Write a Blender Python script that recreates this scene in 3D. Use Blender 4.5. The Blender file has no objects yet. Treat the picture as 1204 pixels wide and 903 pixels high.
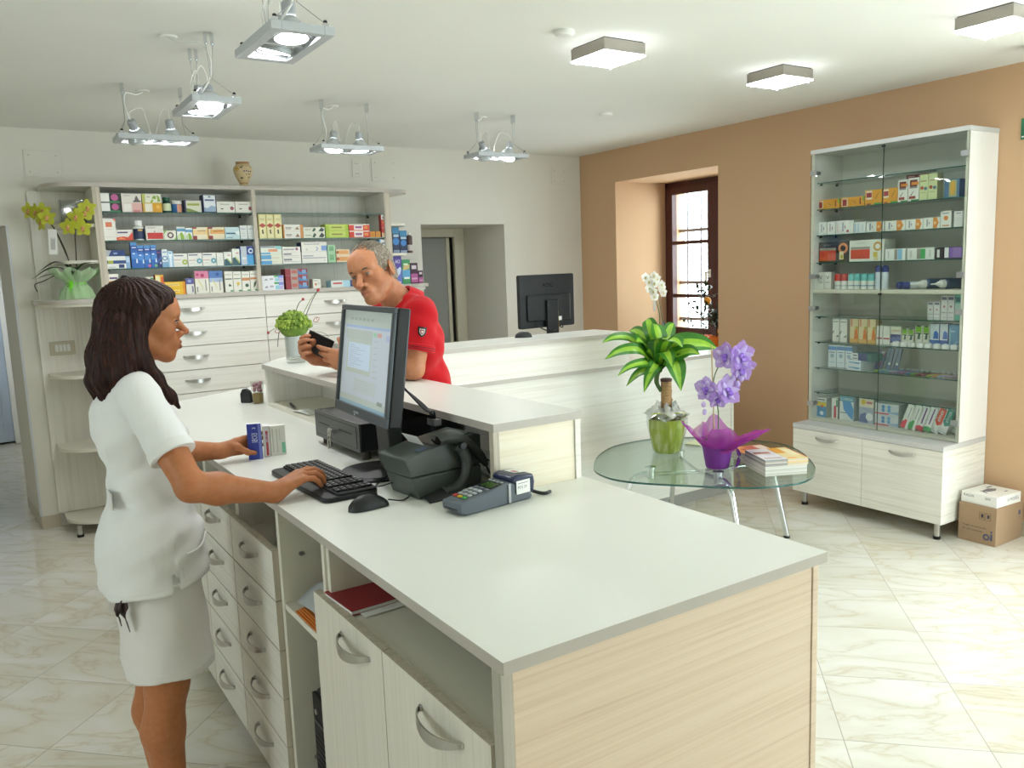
import bpy, bmesh, math, random
import numpy as np
from mathutils import Vector, Matrix, Euler
R = math.radians
C = bpy.context.scene.collection
PI = math.pi

# ------------------------------------------------------------------ materials
def lin(c):
    if isinstance(c, str):
        c = c.lstrip('#')
        c = tuple(int(c[i:i+2], 16)/255 for i in (0, 2, 4))
    return tuple((x/12.92 if x <= .04045 else ((x+.055)/1.055)**2.4) for x in c)

def _sock(b, names, v):
    for n in names:
        if n in b.inputs:
            b.inputs[n].default_value = v
            return

MATS = {}
def mat(name, col='#cccccc', rough=.5, metal=0., spec=.5, emit=None, es=0., trans=0., ior=1.45, alpha=1., coat=0., sub=0., sheen=0.):
    if name in MATS: return MATS[name]
    m = bpy.data.materials.new(name); m.use_nodes = True
    b = m.node_tree.nodes['Principled BSDF']
    b.inputs['Base Color'].default_value = (*lin(col), 1)
    b.inputs['Roughness'].default_value = rough
    b.inputs['Metallic'].default_value = metal
    b.inputs['IOR'].default_value = ior
    _sock(b, ['Specular IOR Level'], spec)
    _sock(b, ['Transmission Weight'], trans)
    _sock(b, ['Coat Weight'], coat)
    if sub:
        _sock(b, ['Subsurface Weight'], sub); b.inputs['Subsurface Radius'].default_value = (.012, .005, .003)
        _sock(b, ['Subsurface Scale'], 1.)
    if sheen: _sock(b, ['Sheen Weight'], sheen)
    b.inputs['Alpha'].default_value = alpha
    if emit:
        _sock(b, ['Emission Color'], (*lin(emit), 1)); _sock(b, ['Emission Strength'], es)
    MATS[name] = m
    return m

def nd(m, t, **kw):
    n = m.node_tree.nodes.new(t)
    for k, v in kw.items():
        if k.startswith('i_'): n.inputs[k[2:].replace('_', ' ')].default_value = v
        else: setattr(n, k, v)
    return n
def lk(m, a, b): m.node_tree.links.new(a, b)
def bsdf(m): return m.node_tree.nodes['Principled BSDF']

def ramp(m, stops):
    n = nd(m, 'ShaderNodeValToRGB')
    cr = n.color_ramp
    while len(cr.elements) < len(stops): cr.elements.new(.5)
    for e, (p, c) in zip(cr.elements, stops):
        e.position = p; e.color = (*lin(c), 1)
    return n

def coords(m, scale, loc=(0, 0, 0), rot=(0, 0, 0)):
    tc = nd(m, 'ShaderNodeTexCoord'); mp = nd(m, 'ShaderNodeMapping')
    mp.inputs['Scale'].default_value = scale; mp.inputs['Location'].default_value = loc
    mp.inputs['Rotation'].default_value = rot
    lk(m, tc.outputs['Object'], mp.inputs['Vector'])
    return mp.outputs['Vector']

def wood(name, scale, stops, rough=.5, bump=.06, dist=1.2):
    m = mat(name, stops[-1][1], rough)
    v = coords(m, scale)
    n = nd(m, 'ShaderNodeTexNoise', i_Scale=1., i_Detail=6., i_Roughness=.62, i_Distortion=dist)
    lk(m, v, n.inputs['Vector'])
    r = ramp(m, stops); lk(m, n.outputs['Fac'], r.inputs['Fac'])
    lk(m, r.outputs['Color'], bsdf(m).inputs['Base Color'])
    bp = nd(m, 'ShaderNodeBump', i_Strength=bump, i_Distance=.002)
    lk(m, n.outputs['Fac'], bp.inputs['Height']); lk(m, bp.outputs['Normal'], bsdf(m).inputs['Normal'])
    return m

LARCH = [(.25, '#d3cdc1'), (.42, '#dfdbd2'), (.55, '#e4e1d9'), (.8, '#e9e6df')]
M_larch_h = wood('larch_horizontal', (.9, .9, 55), LARCH)
M_larch_v = wood('larch_vertical', (55, 55, .9), LARCH)
M_larch_shaded = wood('larch_end_shaded', (.8, .8, 75), [(.22, '#c4ad92'), (.42, '#d5c0a7'), (.55, '#d9c6ae'), (.8, '#dfcdb7')], .55)  # same larch, with the dimmer, warmer light on the near end painted in
M_larch_warmlit = wood('larch_bench_warmlit', (1.2, 1.2, 45), [(.25, '#d9cbb0'), (.42, '#e6dcc6'), (.58, '#ebe3cf'), (.8, '#f0e9d8')], .55)  # same larch again, the warm light on the bench end put into its tone
M_strip = wood('larch_edge_strip', (70, 70, .8), [(.3, '#a89e8c'), (.5, '#bdb4a3'), (.7, '#cbc3b3')])
M_shelfboard = mat('shelf_board_cream', '#dcd8ca', .45)
M_lam = mat('white_laminate', '#e4e5de', .32)
_m = M_lam
_v = coords(_m, (900, 900, 900)); _n = nd(_m, 'ShaderNodeTexNoise', i_Scale=1., i_Detail=2.)
lk(_m, _v, _n.inputs['Vector']); _b = nd(_m, 'ShaderNodeBump', i_Strength=.05, i_Distance=.0005)
lk(_m, _n.outputs['Fac'], _b.inputs['Height']); lk(_m, _b.outputs['Normal'], bsdf(_m).inputs['Normal'])
M_edge = mat('grey_edge_band', '#b4ada4', .4)
M_alum = mat('brushed_aluminium', '#a9abac', .33, .9)
M_alum_paint = mat('silver_paint', '#b9bdc1', .42, .2)
M_steel = mat('satin_steel', '#b9b6b0', .3, .85)
M_chrome = mat('chrome', '#dfe2e6', .06, 1.)
M_black = mat('black_plastic', '#1b1c1e', .42)
M_black_soft = mat('black_matte', '#141416', .6)
M_dkgrey = mat('dark_grey_plastic', '#3a3d3b', .45)
M_rubber = mat('black_rubber', '#101010', .7)
M_white = mat('white_plastic', '#e8e8e4', .4)
M_paper = mat('white_paper', '#e9e9e6', .7)

def wallmat(name, c1, c2):
    m = mat(name, c1, .85, spec=.2)
    v = coords(m, (1.3, 1.3, 1.3)); n = nd(m, 'ShaderNodeTexNoise', i_Scale=1., i_Detail=4.)
    lk(m, v, n.inputs['Vector']); r = ramp(m, [(.3, c1), (.7, c2)])
    lk(m, n.outputs['Fac'], r.inputs['Fac']); lk(m, r.outputs['Color'], bsdf(m).inputs['Base Color'])
    v2 = coords(m, (160, 160, 160)); n2 = nd(m, 'ShaderNodeTexNoise', i_Scale=1., i_Detail=3.)
    lk(m, v2, n2.inputs['Vector']); b = nd(m, 'ShaderNodeBump', i_Strength=.08, i_Distance=.001)
    lk(m, n2.outputs['Fac'], b.inputs['Height']); lk(m, b.outputs['Normal'], bsdf(m).inputs['Normal'])
    return m
M_wall = wallmat('white_wall_paint', '#d9d6cc', '#dcd9d0')
M_ceil = wallmat('ceiling_paint', '#e6e6e1', '#e9e9e4')
M_tan = wallmat('tan_wall_paint', '#c8a684', '#cba987')

def tilemat():
    m = mat('marble_tiles', '#dcdad2', .1, spec=.5)
    nt = m.node_tree
    tc = nd(m, 'ShaderNodeTexCoord'); mp = nd(m, 'ShaderNodeMapping')
    mp.inputs['Rotation'].default_value = (0, 0, R(45))
    lk(m, tc.outputs['Object'], mp.inputs['Vector'])
    # after rotation by 45: x' = (X-Y)/sqrt2, y' = (X+Y)/sqrt2
    sx = nd(m, 'ShaderNodeSeparateXYZ'); lk(m, mp.outputs['Vector'], sx.inputs[0])
    T = .4533
    def cell(sock, off):
        a = nd(m, 'ShaderNodeMath', operation='SUBTRACT'); lk(m, sock, a.inputs[0]); a.inputs[1].default_value = off
        d = nd(m, 'ShaderNodeMath', operation='DIVIDE'); lk(m, a.outputs[0], d.inputs[0]); d.inputs[1].default_value = T
        f = nd(m, 'ShaderNodeMath', operation='FLOOR'); lk(m, d.outputs[0], f.inputs[0])
        p = nd(m, 'ShaderNodeMath', operation='PINGPONG'); lk(m, d.outputs[0], p.inputs[0]); p.inputs[1].default_value = .5
        return f.outputs[0], p.outputs[0]
    fx, px = cell(sx.outputs[0], 1.364/math.sqrt(2))
    fy, py = cell(sx.outputs[1], 5.176/math.sqrt(2))
    mn = nd(m, 'ShaderNodeMath', operation='MINIMUM'); lk(m, px, mn.inputs[0]); lk(m, py, mn.inputs[1])
    gr = nd(m, 'ShaderNodeMath', operation='LESS_THAN'); lk(m, mn.outputs[0], gr.inputs[0]); gr.inputs[1].default_value = .0042
    cb = nd(m, 'ShaderNodeCombineXYZ'); lk(m, fx, cb.inputs[0]); lk(m, fy, cb.inputs[1])
    wn = nd(m, 'ShaderNodeTexWhiteNoise'); wn.noise_dimensions = '3D'; lk(m, cb.outputs[0], wn.inputs['Vector'])
    vs = nd(m, 'ShaderNodeVectorMath', operation='SCALE'); vs.inputs['Scale'].default_value = 9.
    lk(m, wn.outputs['Color'], vs.inputs[0])
    va = nd(m, 'ShaderNodeVectorMath', operation='ADD'); lk(m, mp.outputs['Vector'], va.inputs[0]); lk(m, vs.outputs[0], va.inputs[1])
    mp2 = nd(m, 'ShaderNodeMapping'); mp2.inputs['Rotation'].default_value = (0, 0, R(-62)); mp2.inputs['Scale'].default_value = (.9, 2.6, 1)
    lk(m, va.outputs[0], mp2.inputs['Vector'])
    n1 = nd(m, 'ShaderNodeTexNoise', i_Scale=1.7, i_Detail=7., i_Roughness=.55, i_Distortion=1.1)
    lk(m, mp2.outputs['Vector'], n1.inputs['Vector'])
    # thin veins where noise crosses .5
    s = nd(m, 'ShaderNodeMath', operation='SUBTRACT'); lk(m, n1.outputs['Fac'], s.inputs[0]); s.inputs[1].default_value = .5
    ab = nd(m, 'ShaderNodeMath', operation='ABSOLUTE'); lk(m, s.outputs[0], ab.inputs[0])
    r = ramp(m, [(0., '#cdc5b1'), (.01, '#d6d1c3'), (.035, '#dbd8ce'), (.12, '#dfddd6')])
    lk(m, ab.outputs[0], r.inputs['Fac'])
    n2 = nd(m, 'ShaderNodeTexNoise', i_Scale=1.1, i_Detail=3.); lk(m, mp2.outputs['Vector'], n2.inputs['Vector'])
    r2 = ramp(m, [(.35, '#f2efe6'), (.65, '#ffffff')]); lk(m, n2.outputs['Fac'], r2.inputs['Fac'])
    mx = nd(m, 'ShaderNodeMix', data_type='RGBA', blend_type='MULTIPLY'); mx.inputs[0].default_value = 1.
    lk(m, r.outputs['Color'], mx.inputs[6]); lk(m, r2.outputs['Color'], mx.inputs[7])
    mg = nd(m, 'ShaderNodeMix', data_type='RGBA'); lk(m, gr.outputs[0], mg.inputs[0])
    lk(m, mx.outputs[2], mg.inputs[6]); mg.inputs[7].default_value = (*lin('#a29c8e'), 1)
    lk(m, mg.outputs[2], bsdf(m).inputs['Base Color'])
    mr = nd(m, 'ShaderNodeMapRange'); lk(m, gr.outputs[0], mr.inputs[0]); mr.inputs[3].default_value = .13; mr.inputs[4].default_value = .6
    lk(m, mr.outputs[0], bsdf(m).inputs['Roughness'])
    return m
M_tile = tilemat()

def glassmat(name, tint, rough=0., f=1.5, tr=.9):
    """thin pane: mirror-like reflection by Fresnel, straight-through transmission"""
    m = bpy.data.materials.new(name); m.use_nodes = True
    nt = m.node_tree; nt.nodes.clear()
    o = nd(m, 'ShaderNodeOutputMaterial'); mx = nd(m, 'ShaderNodeMixShader')
    fr = nd(m, 'ShaderNodeFresnel'); ge = nd(m, 'ShaderNodeNewGeometry')
    mi = nd(m, 'ShaderNodeMapRange'); mi.inputs[3].default_value = f; mi.inputs[4].default_value = 1/f   # same reflectance on both faces of a pane
    lk(m, ge.outputs['Backfacing'], mi.inputs[0]); lk(m, mi.outputs[0], fr.inputs['IOR'])
    t = nd(m, 'ShaderNodeBsdfTransparent'); t.inputs['Color'].default_value = (*lin(tint), 1)
    g = nd(m, 'ShaderNodeBsdfGlossy'); g.inputs['Roughness'].default_value = rough
    lk(m, fr.outputs[0], mx.inputs[0]); lk(m, t.outputs[0], mx.inputs[1]); lk(m, g.outputs[0], mx.inputs[2])
    lk(m, mx.outputs[0], o.inputs['Surface'])
    MATS[name] = m
    return m
M_pane = glassmat('window_glass', '#f4f8f6')
M_cabglass = glassmat('cabinet_glass', '#f8fbf9')
M_shelfglass = glassmat('shelf_glass', '#f3f9f6')
M_shelfedge = mat('shelf_glass_edge', '#2d5a50', .15, spec=.6)
M_tableglass = glassmat('table_glass', '#eaf3ee')
M_tableedge = mat('table_glass_edge', '#1f4f49', .08, spec=.7)
M_clear = glassmat('clear_plastic', '#eef0ee', .05, 1.45)
M_film = glassmat('cellophane', '#f6f8f6', .08, 1.7)

def lampmat(name, col, s): return mat(name, '#ffffff', .5, emit=col, es=s)

# ------------------------------------------------------------------ mesh builder
def rotm(ax=0, ay=0, az=0): return Euler((R(ax), R(ay), R(az))).to_matrix().to_4x4()
T = Matrix.Translation
_textcache = {}
def text_geo(s):
    """flat letters: verts (x,y) and faces, height about 1, starting at x=0"""
    if s in _textcache: return _textcache[s]
    cu = bpy.data.curves.new('txt', 'FONT'); cu.body = s; cu.size = 1.; cu.resolution_u = 2
    ob = bpy.data.objects.new('txt', cu)
    C.objects.link(ob)
    dg = bpy.context.evaluated_depsgraph_get()
    me = bpy.data.meshes.new_from_object(ob.evaluated_get(dg))
    vs = [(v.co.x, v.co.y) for v in me.vertices]; fs = [tuple(p.vertices) for p in me.polygons]
    bpy.data.objects.remove(ob); bpy.data.curves.remove(cu); bpy.data.meshes.remove(me)
    x0 = min(v[0] for v in vs); x1 = max(v[0] for v in vs); y0 = min(v[1] for v in vs); y1 = max(v[1] for v in vs)
    vs = [((a-x0)/(x1-x0), (b-y0)/(y1-y0)) for a, b in vs]
    _textcache[s] = (vs, fs, (x1-x0)/max(y1-y0, 1e-6))
    return _textcache[s]

class MB:
    def __init__(s, M=None): s.v = []; s.f = []; s.m = []; s.mats = []; s.M = M
    def mi(s, m):
        if m not in s.mats: s.mats.append(m)
        return s.mats.index(m)
    def add(s, vs, fs, m, M=None):
        o = len(s.v); k = s.mi(m)
        if M is not None: vs = [M @ Vector(p) for p in vs]
        if s.M is not None: vs = [s.M @ Vector(p) for p in vs]
        s.v += [tuple(p) for p in vs]
        for f in fs: s.f.append(tuple(i+o for i in f)); s.m.append(k)
        return s
    def box(s, x0, x1, y0, y1, z0, z1, m, M=None, mtop=None, faces=None):
        vs = [(x0,y0,z0),(x1,y0,z0),(x1,y1,z0),(x0,y1,z0),(x0,y0,z1),(x1,y0,z1),(x1,y1,z1),(x0,y1,z1)]
        F = {'z0':(3,2,1,0),'z1':(4,5,6,7),'y0':(0,1,5,4),'x1':(1,2,6,5),'y1':(2,3,7,6),'x0':(3,0,4,7)}
        over = dict(faces or {})
        if mtop is not None: over['z1'] = mtop
        base = [F[k] for k in F if k not in over]
        s.add(vs, base, m, M)
        for k, mm in over.items(): s.add([vs[i] for i in F[k]], [(0,1,2,3)], mm, M)
        return s
    def prism(s, poly, h0, h1, m, axis='z', M=None, mside=None):
        """extrude a 2D polygon; axis z: (x,y), axis x: (y,z), axis y: (x,z)"""
        n = len(poly)
        def P(p, h):
            return {'z': (p[0], p[1], h), 'x': (h, p[0], p[1]), 'y': (p[0], h, p[1])}[axis]
        vs = [P(p, h0) for p in poly]+[P(p, h1) for p in poly]
        a = sum(poly[i][0]*poly[(i+1) % n][1]-poly[(i+1) % n][0]*poly[i][1] for i in range(n))
        flip = (a < 0) != (axis == 'y')
        caps = [tuple(range(n))[::-1], tuple(range(n, 2*n))]
        side = [(i, (i+1) % n, n+(i+1) % n, n+i) for i in range(n)]
        if flip: caps = [c[::-1] for c in caps]; side = [c[::-1] for c in side]
        if mside is None: s.add(vs, caps+side, m, M)
        else:
            s.add(vs, caps, m, M); s.add(vs, side, mside, M)
        return s
    def tube(s, pts, r, m, n=10, cap=True, M=None, closed=False):
        pts = [Vector(p) for p in pts]; N = len(pts)
        rr = r if hasattr(r, '__len__') else [r]*N
        vs = []; up = None
        for i, p in enumerate(pts):
            if closed: t = pts[(i+1) % N]-pts[i-1]
            else: t = pts[min(i+1, N-1)]-pts[max(i-1, 0)]
            if t.length < 1e-9: t = Vector((0, 0, 1))
            t.normalize()
            if up is None:
                up = t.orthogonal().normalized()
            else:
                up = (up-t*up.dot(t))
                up = up.normalized() if up.length > 1e-6 else t.orthogonal().normalized()
            b = t.cross(up)
            for k in range(n):
                a = 2*PI*k/n
                vs.append(p+(up*math.cos(a)+b*math.sin(a))*rr[i])
        fs = []
        L = N if closed else N-1
        for i in range(L):
            j = (i+1) % N
            for k in range(n): fs.append((i*n+k, i*n+(k+1) % n, j*n+(k+1) % n, j*n+k))
        if cap and not closed:
            fs.append(tuple(range(n))[::-1]); fs.append(tuple((N-1)*n+k for k in range(n)))
        return s.add(vs, fs, m, M)
    def cyl(s, p0, p1, r0, m, r1=None, n=20, M=None):
        return s.tube([p0, p1], [r0, r0 if r1 is None else r1], m, n, True, M)
    def lathe(s, prof, m, n=28, M=None, cap=True, seg=None):
        """prof: (r,z) bottom to top; seg: optional material per band"""
        vs = []
        for r, z in prof:
            for k in range(n):
                a = 2*PI*k/n; vs.append((r*math.cos(a), r*math.sin(a), z))
        for i in range(len(prof)-1):
            fs = [(i*n+k, i*n+(k+1) % n, (i+1)*n+(k+1) % n, (i+1)*n+k) for k in range(n)]
            o = i*n
            s.add(vs[o:o+2*n], [tuple(q-o for q in f) for f in fs], seg[i] if seg else m, M)
        if cap:
            if prof[0][0] > 1e-5: s.add(vs[:n], [tuple(range(n))[::-1]], seg[0] if seg else m, M)
            if prof[-1][0] > 1e-5: s.add(vs[-n:], [tuple(range(n))], seg[-1] if seg else m, M)
        return s
    def ball(s, c, r, m, nu=14, nv=9, sc=(1, 1, 1), M=None):
        vs = []; fs = []
        for i in range(nv+1):
            th = PI*i/nv
            for k in range(nu):
                a = 2*PI*k/nu
                vs.append((c[0]+r*sc[0]*math.sin(th)*math.cos(a), c[1]+r*sc[1]*math.sin(th)*math.sin(a), c[2]-r*sc[2]*math.cos(th)))
        for i in range(nv):
            for k in range(nu): fs.append((i*nu+k, i*nu+(k+1) % nu, (i+1)*nu+(k+1) % nu, (i+1)*nu+k))
        return s.add(vs, fs, m, M)
    def grid(s, P, m, M=None, closed_u=False):
        """P[i][j] points"""
        a = len(P); b = len(P[0]); vs = [p for row in P for p in row]; fs = []
        for i in range(a if closed_u else a-1):
            for j in range(b-1): fs.append((i*b+j, ((i+1) % a)*b+j, ((i+1) % a)*b+j+1, i*b+j+1))
        return s.add(vs, fs, m, M)
    def text(s, st, o, u, v, w, hgt, m):
        """letters filling a w x h rectangle at o, along unit vectors u (right) and v (up)"""
        vs, fs, asp = text_geo(st)
        o = Vector(o); u = Vector(u); v = Vector(v)
        s.add([o+u*(a*w)+v*(b*hgt) for a, b in vs], fs, m)
        return s
    def build(s, name, parent=None, bevel=0., smooth=True, seg=2, angle=35, sub=0, solid=0.):
        me = bpy.data.meshes.new(name)
        me.from_pydata(s.v, [], s.f)
        for m in s.mats: me.materials.append(m)
        me.polygons.foreach_set('material_index', s.m)
        me.update()
        if smooth:
            me.polygons.foreach_set('use_smooth', [True]*len(me.polygons))
            try: me.set_sharp_from_angle(angle=R(angle))
            except Exception: pass
        o = bpy.data.objects.new(name, me); C.objects.link(o)
        if parent is not None:
            o.parent = parent
            o.matrix_parent_inverse = WM.get(parent.name, Matrix()).inverted()
        if bevel:
            b = o.modifiers.new('bevel', 'BEVEL'); b.width = bevel; b.segments = seg; b.limit_method = 'ANGLE'; b.angle_limit = R(40)
            b.harden_normals = False
        if solid:
            b = o.modifiers.new('solid', 'SOLIDIFY'); b.thickness = solid; b.offset = 0
        if sub:
            b = o.modifiers.new('sub', 'SUBSURF'); b.levels = sub; b.render_levels = sub
        return o
WM = {}
def tag(o, label=None, cat=None, group=None, kind=None):
    if label: o['label'] = label
    if cat: o['category'] = cat
    if group: o['group'] = group
    if kind: o['kind'] = kind
    return o
def thing(name, label, cat, loc, group=None):
    o = bpy.data.objects.new(name, None); C.objects.link(o)
    o.empty_display_size = .05
    o.location = loc; WM[o.name] = Matrix.Translation(Vector(loc))
    return tag(o, label, cat, group)
def struct(o): o['kind'] = 'structure'; return o

# ------------------------------------------------------------------ room shell
CZ = 2.613; XW = 4.874; YW = 6.228; X0 = -2.4; Y0 = -2.3
struct(MB().box(X0-.3, 7.5, Y0-1.5, 10.2, -.08, 0, M_tile).build('floor'))
struct(MB().box(X0-.3, 5.7, Y0-.3, 10.2, CZ, CZ+.12, M_ceil).build('ceiling'))
w = MB()
# back wall: doorway left (X -.75..0.252, up to 2.0), deep niche doorway (X 3.193..4.014, up to 2.0)
YB = 6.95
w.box(X0-.3, -.75, YW, YB, 0, CZ, M_wall)
w.box(-.75, .252, YW, YB, 2.0, CZ, M_wall)
w.prism([(.252, YW), (.252+.0, YW), (3.193, YW), (3.193, YB), (.205, YB)], 0, CZ, M_wall)
w.box(3.193, 4.014, YW, YB, 2.0, CZ, M_wall)
w.box(4.014, 5.7, YW, YB, 0, CZ, M_wall)
struct(w.build('wall_back'))
# right wall with window recess (Y 4.525..5.728, z .885..2.33), wall is .80 thick there
w = MB()
XO = XW+.85
w.box(XW, XO, YW, 6.6, 0, CZ, M_tan)
w.box(XW, XO, 5.728, YW, 0, CZ, M_tan)
w.box(XW, XO, 4.525, 5.728, 2.33, CZ, M_tan)
w.box(XW, XO, 4.525, 5.728, 0, .885, M_tan)
w.box(XW, XO, 2.0, 4.525, 0, CZ, M_tan); w.box(XW, XW+.2, 1.75, 2.0, 0, CZ, M_tan); w.box(XW, XW+.2, Y0-.3, -.75, 0, CZ, M_tan); w.box(XW, XW+.2, -.75, 1.75, 2.38, CZ, M_tan)
struct(w.build('wall_right'))
w = MB(); w.box(X0-.3, 3.3, Y0-.2, Y0, 0, CZ, M_wall); w.box(4.7, XW+.2, Y0-.2, Y0, 0, CZ, M_wall); w.box(3.3, 4.7, Y0-.2, Y0, 2.3, CZ, M_wall)
struct(w.build('wall_front'))
# left wall with a window Y 1.2..3.2
w = MB()
w.box(X0-.3, X0, Y0, 1.4, 0, CZ, M_wall); w.box(X0-.3, X0, 2.3, YW, 0, CZ, M_wall)
w.box(X0-.3, X0, 1.4, 2.3, 0, 1.1, M_wall); w.box(X0-.3, X0, 1.4, 2.3, 2.1, CZ, M_wall)
struct(w.build('wall_left'))
M_frame_dark = mat('window_frame_brown', '#4a2420', .35)
M_frame_alu = mat('shopfront_frame', '#8d9093', .4, .5)
def frame_grid(mb, x0, x1, z0, z1, y, nx, wd, m, axis='y'):
    for i in range(nx+1):
        x = x0+(x1-x0)*i/nx
        if axis == 'y': mb.box(x-wd/2, x+wd/2, y-.03, y+.03, z0, z1, m)
        else: mb.box(y-.03, y+.03, x-wd/2, x+wd/2, z0, z1, m)
    for z in (z0, z1-wd):
        if axis == 'y': mb.box(x0, x1, y-.03, y+.03, z, z+wd, m)
        else: mb.box(y-.03, y+.03, x0, x1, z, z+wd, m)
    return mb
sf = struct(frame_grid(MB(), -.75, 1.75, 0, 2.38, XW+.1, 3, .06, M_frame_alu, 'x').build('window_2'))
MB().box(XW+.097, XW+.103, -.72, 1.72, .06, 2.32, M_pane).build('glass', sf)
sf = struct(frame_grid(MB(), 3.3, 4.7, 0, 2.3, Y0-.1, 2, .06, M_frame_alu).build('door_added'))  # unseen glazed opening, added to bring daylight onto cabinet side and floor
MB().box(3.33, 4.67, Y0-.103, Y0-.097, .06, 2.24, M_pane).build('glass', sf)
sf = struct(frame_grid(MB(), 1.4, 2.3, 1.1, 2.1, X0-.15, 2, .06, M_frame_dark, 'x').build('window_3'))
MB().box(X0-.153, X0-.147, 1.43, 2.27, 1.16, 2.04, M_pane).build('glass', sf)

# window in the deep recess of the tan wall
XF = 5.47
wf = MB()
ya, yb, za, zb_ = 4.525, 5.728, .885, 2.33
wf.box(XF, XF+.07, ya, ya+.045, za, zb_, M_frame_dark); wf.box(XF, XF+.07, yb-.045, yb, za, zb_, M_frame_dark)
wf.box(XF, XF+.07, ya, yb, zb_-.05, zb_, M_frame_dark); wf.box(XF, XF+.07, ya, yb, za, za+.05, M_frame_dark)
win = struct(wf.build('window_1', bevel=.004))
ym = (ya+yb)/2
for k, (a, b) in enumerate(((ya+.045, ym), (ym, yb-.045))):
    c = MB(); s_ = .062; x0, x1 = XF-.018, XF+.045; z0, z1 = za+.05, zb_-.05
    c.box(x0, x1, a, a+s_, z0, z1, M_frame_dark); c.box(x0, x1, b-s_, b, z0, z1, M_frame_dark)
    c.box(x0, x1, a+s_, b-s_, z1-s_, z1, M_frame_dark); c.box(x0, x1, a+s_, b-s_, z0, z0+s_+.02, M_frame_dark)
    for zm in (1.785, 1.305): c.box(x0+.01, x1-.01, a+s_, b-s_, zm-.016, zm+.016, M_frame_dark)
    sash = c.build('sash', win, bevel=.003)
    MB().box(XF+.012, XF+.018, a+s_, b-s_, z0+s_, z1-s_, M_pane).build('glass', sash)
    if k == 1:
        h = MB(); hy = ym+.03
        h.box(x0-.008, x0, hy-.014, hy+.014, 1.47, 1.54, M_white); h.cyl((x0, hy, 1.515), (x0-.05, hy, 1.515), .008, M_white, n=10)
        h.box(x0-.06, x0-.042, hy-.009, hy+.009, 1.40, 1.525, M_white)
        h.build('handle', sash, bevel=.004)
MB().box(XW+.002, XF-.02, ya+.002, yb-.002, .885, .89, mat('sill_stone', '#e4e2dc', .35)).build('sill', win)
# iron bars outside the window
g = MB(); M_iron = mat('iron_grille', '#8f8b93', .5, .4)
for i in range(7):
    y = ya+.09+i*.17; g.cyl((XO-.06, y, za), (XO-.06, y, zb_), .009, M_iron, n=8)
for z in (1.08, 1.42, 1.9): g.box(XO-.075, XO-.045, ya, yb, z-.014, z+.014, M_iron)
tag(g.build('window_grille'), 'grey iron bars fixed outside the dark brown window', 'window grille')
# rooms beyond the two openings
M_door_daylit = mat('door_daylit_blue', '#b6c3d4', .4)  # white door; the corridor's blue daylight is painted into its colour
M_greydoor = mat('door_grey', '#9c9e9a', .45)
M_cream = mat('door_frame_cream', '#cfcab6', .5)
w = MB()
w.box(-1.1, -.95, YB+.001, 8.9, 0, CZ, M_wall); w.box(-1.1, -.95, 9.35, 10.1, 0, CZ, M_wall); w.box(-1.1, -.95, 8.9, 9.35, 0, 1.0, M_wall); w.box(-1.1, -.95, 8.9, 9.35, 1.9, CZ, M_wall)     # left side of corridor, with a window
w.box(-1.1, .6, 10.101, 10.2, 0, CZ, M_wall)
w.box(.42, .6, YB+.001, 10.0, 0, CZ, M_wall)
w.box(-.95, .42, 9.9, 10.1, 2.05, CZ, M_wall)
w.box(-.95, -.72, 9.9, 10.1, 0, 2.05, M_wall); w.box(.262, .42, 9.9, 10.1, 0, 2.05, M_wall)
struct(w.build('wall_corridor'))
fr = MB(); fr.box(.245, .31, 9.86, 9.9, 0, 2.1, M_white); fr.box(-.78, -.70, 9.86, 9.9, 0, 2.1, M_white); fr.box(-.70, .245, 9.86, 9.9, 2.02, 2.1, M_white)
d = struct(fr.build('door_1', bevel=.004))
lf = MB(); lf.box(-.70, .245, 9.905, 9.945, .02, 2.02, M_door_daylit)
lf.box(-.6, .16, 9.895, 9.906, .16, .24, M_door_daylit); lf.box(-.6, .16, 9.895, 9.906, .3, 1.9, M_door_daylit)
leaf = lf.build('leaf', d, bevel=.004)
MB().cyl((.19, 9.9, 1.02), (.19, 9.85, 1.02), .012, M_steel, n=10).box(.09, .2, 9.84, 9.856, 1.01, 1.03, M_steel).build('door_handle', leaf)
w = MB()
w.box(2.6, 4.2, YB+.6, YB+.7, 0, CZ, M_wall); w.box(2.6, 2.7, YB+.001, YB+.6, 0, CZ, M_wall); w.box(4.1, 4.2, YB+.001, YB+.7, 0, CZ, M_wall)
struct(w.build('wall_passage'))
fr = MB(); fr.box(3.905, 4.012, YB-.012, YB+.03, 0, 2.0, M_cream); fr.box(3.195, 3.905, YB-.012, YB+.03, 1.925, 2.0, M_cream)
fr.box(3.195, 3.27, YB-.012, YB+.03, 0, 1.925, M_cream)
d = struct(fr.build('door_2', bevel=.004))
lf = MB(); lf.box(3.27, 3.84, YB+.05, YB+.09, .01, 1.92, M_greydoor); lf.box(3.84, 3.875, YB+.035, YB+.09, .01, 1.92, M_cream)
lf.build('leaf', d, bevel=.002)

# baseboards
M_base = mat('skirting_tile', '#bdb3a0', .3)
b = MB(); b.box(.252, .36, YW-.012, YW, 0, .085, M_base); b.box(2.75, 3.193, YW-.012, YW, 0, .085, M_base); b.box(4.014, 4.874, YW-.012, YW, 0, .085, M_base)
b.prism([(.25, YW-.012), (.262, YW), (.215, YB), (.203, YB)], 0, .085, M_base)
struct(b.build('baseboard_back'))
b = MB(); b.box(XW-.012, XW, Y0, 2.44, 0, .085, M_base); b.box(XW-.012, XW, 3.47, YW-.012, 0, .085, M_base)
struct(b.build('baseboard_right'))
tr = MB(); tr.box(.243, .256, YW-.004, YW+.012, .085, 2.0, mat('metal_corner_bead', '#c7cbd0', .35, .3))
struct(tr.build('trim_1'))

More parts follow.
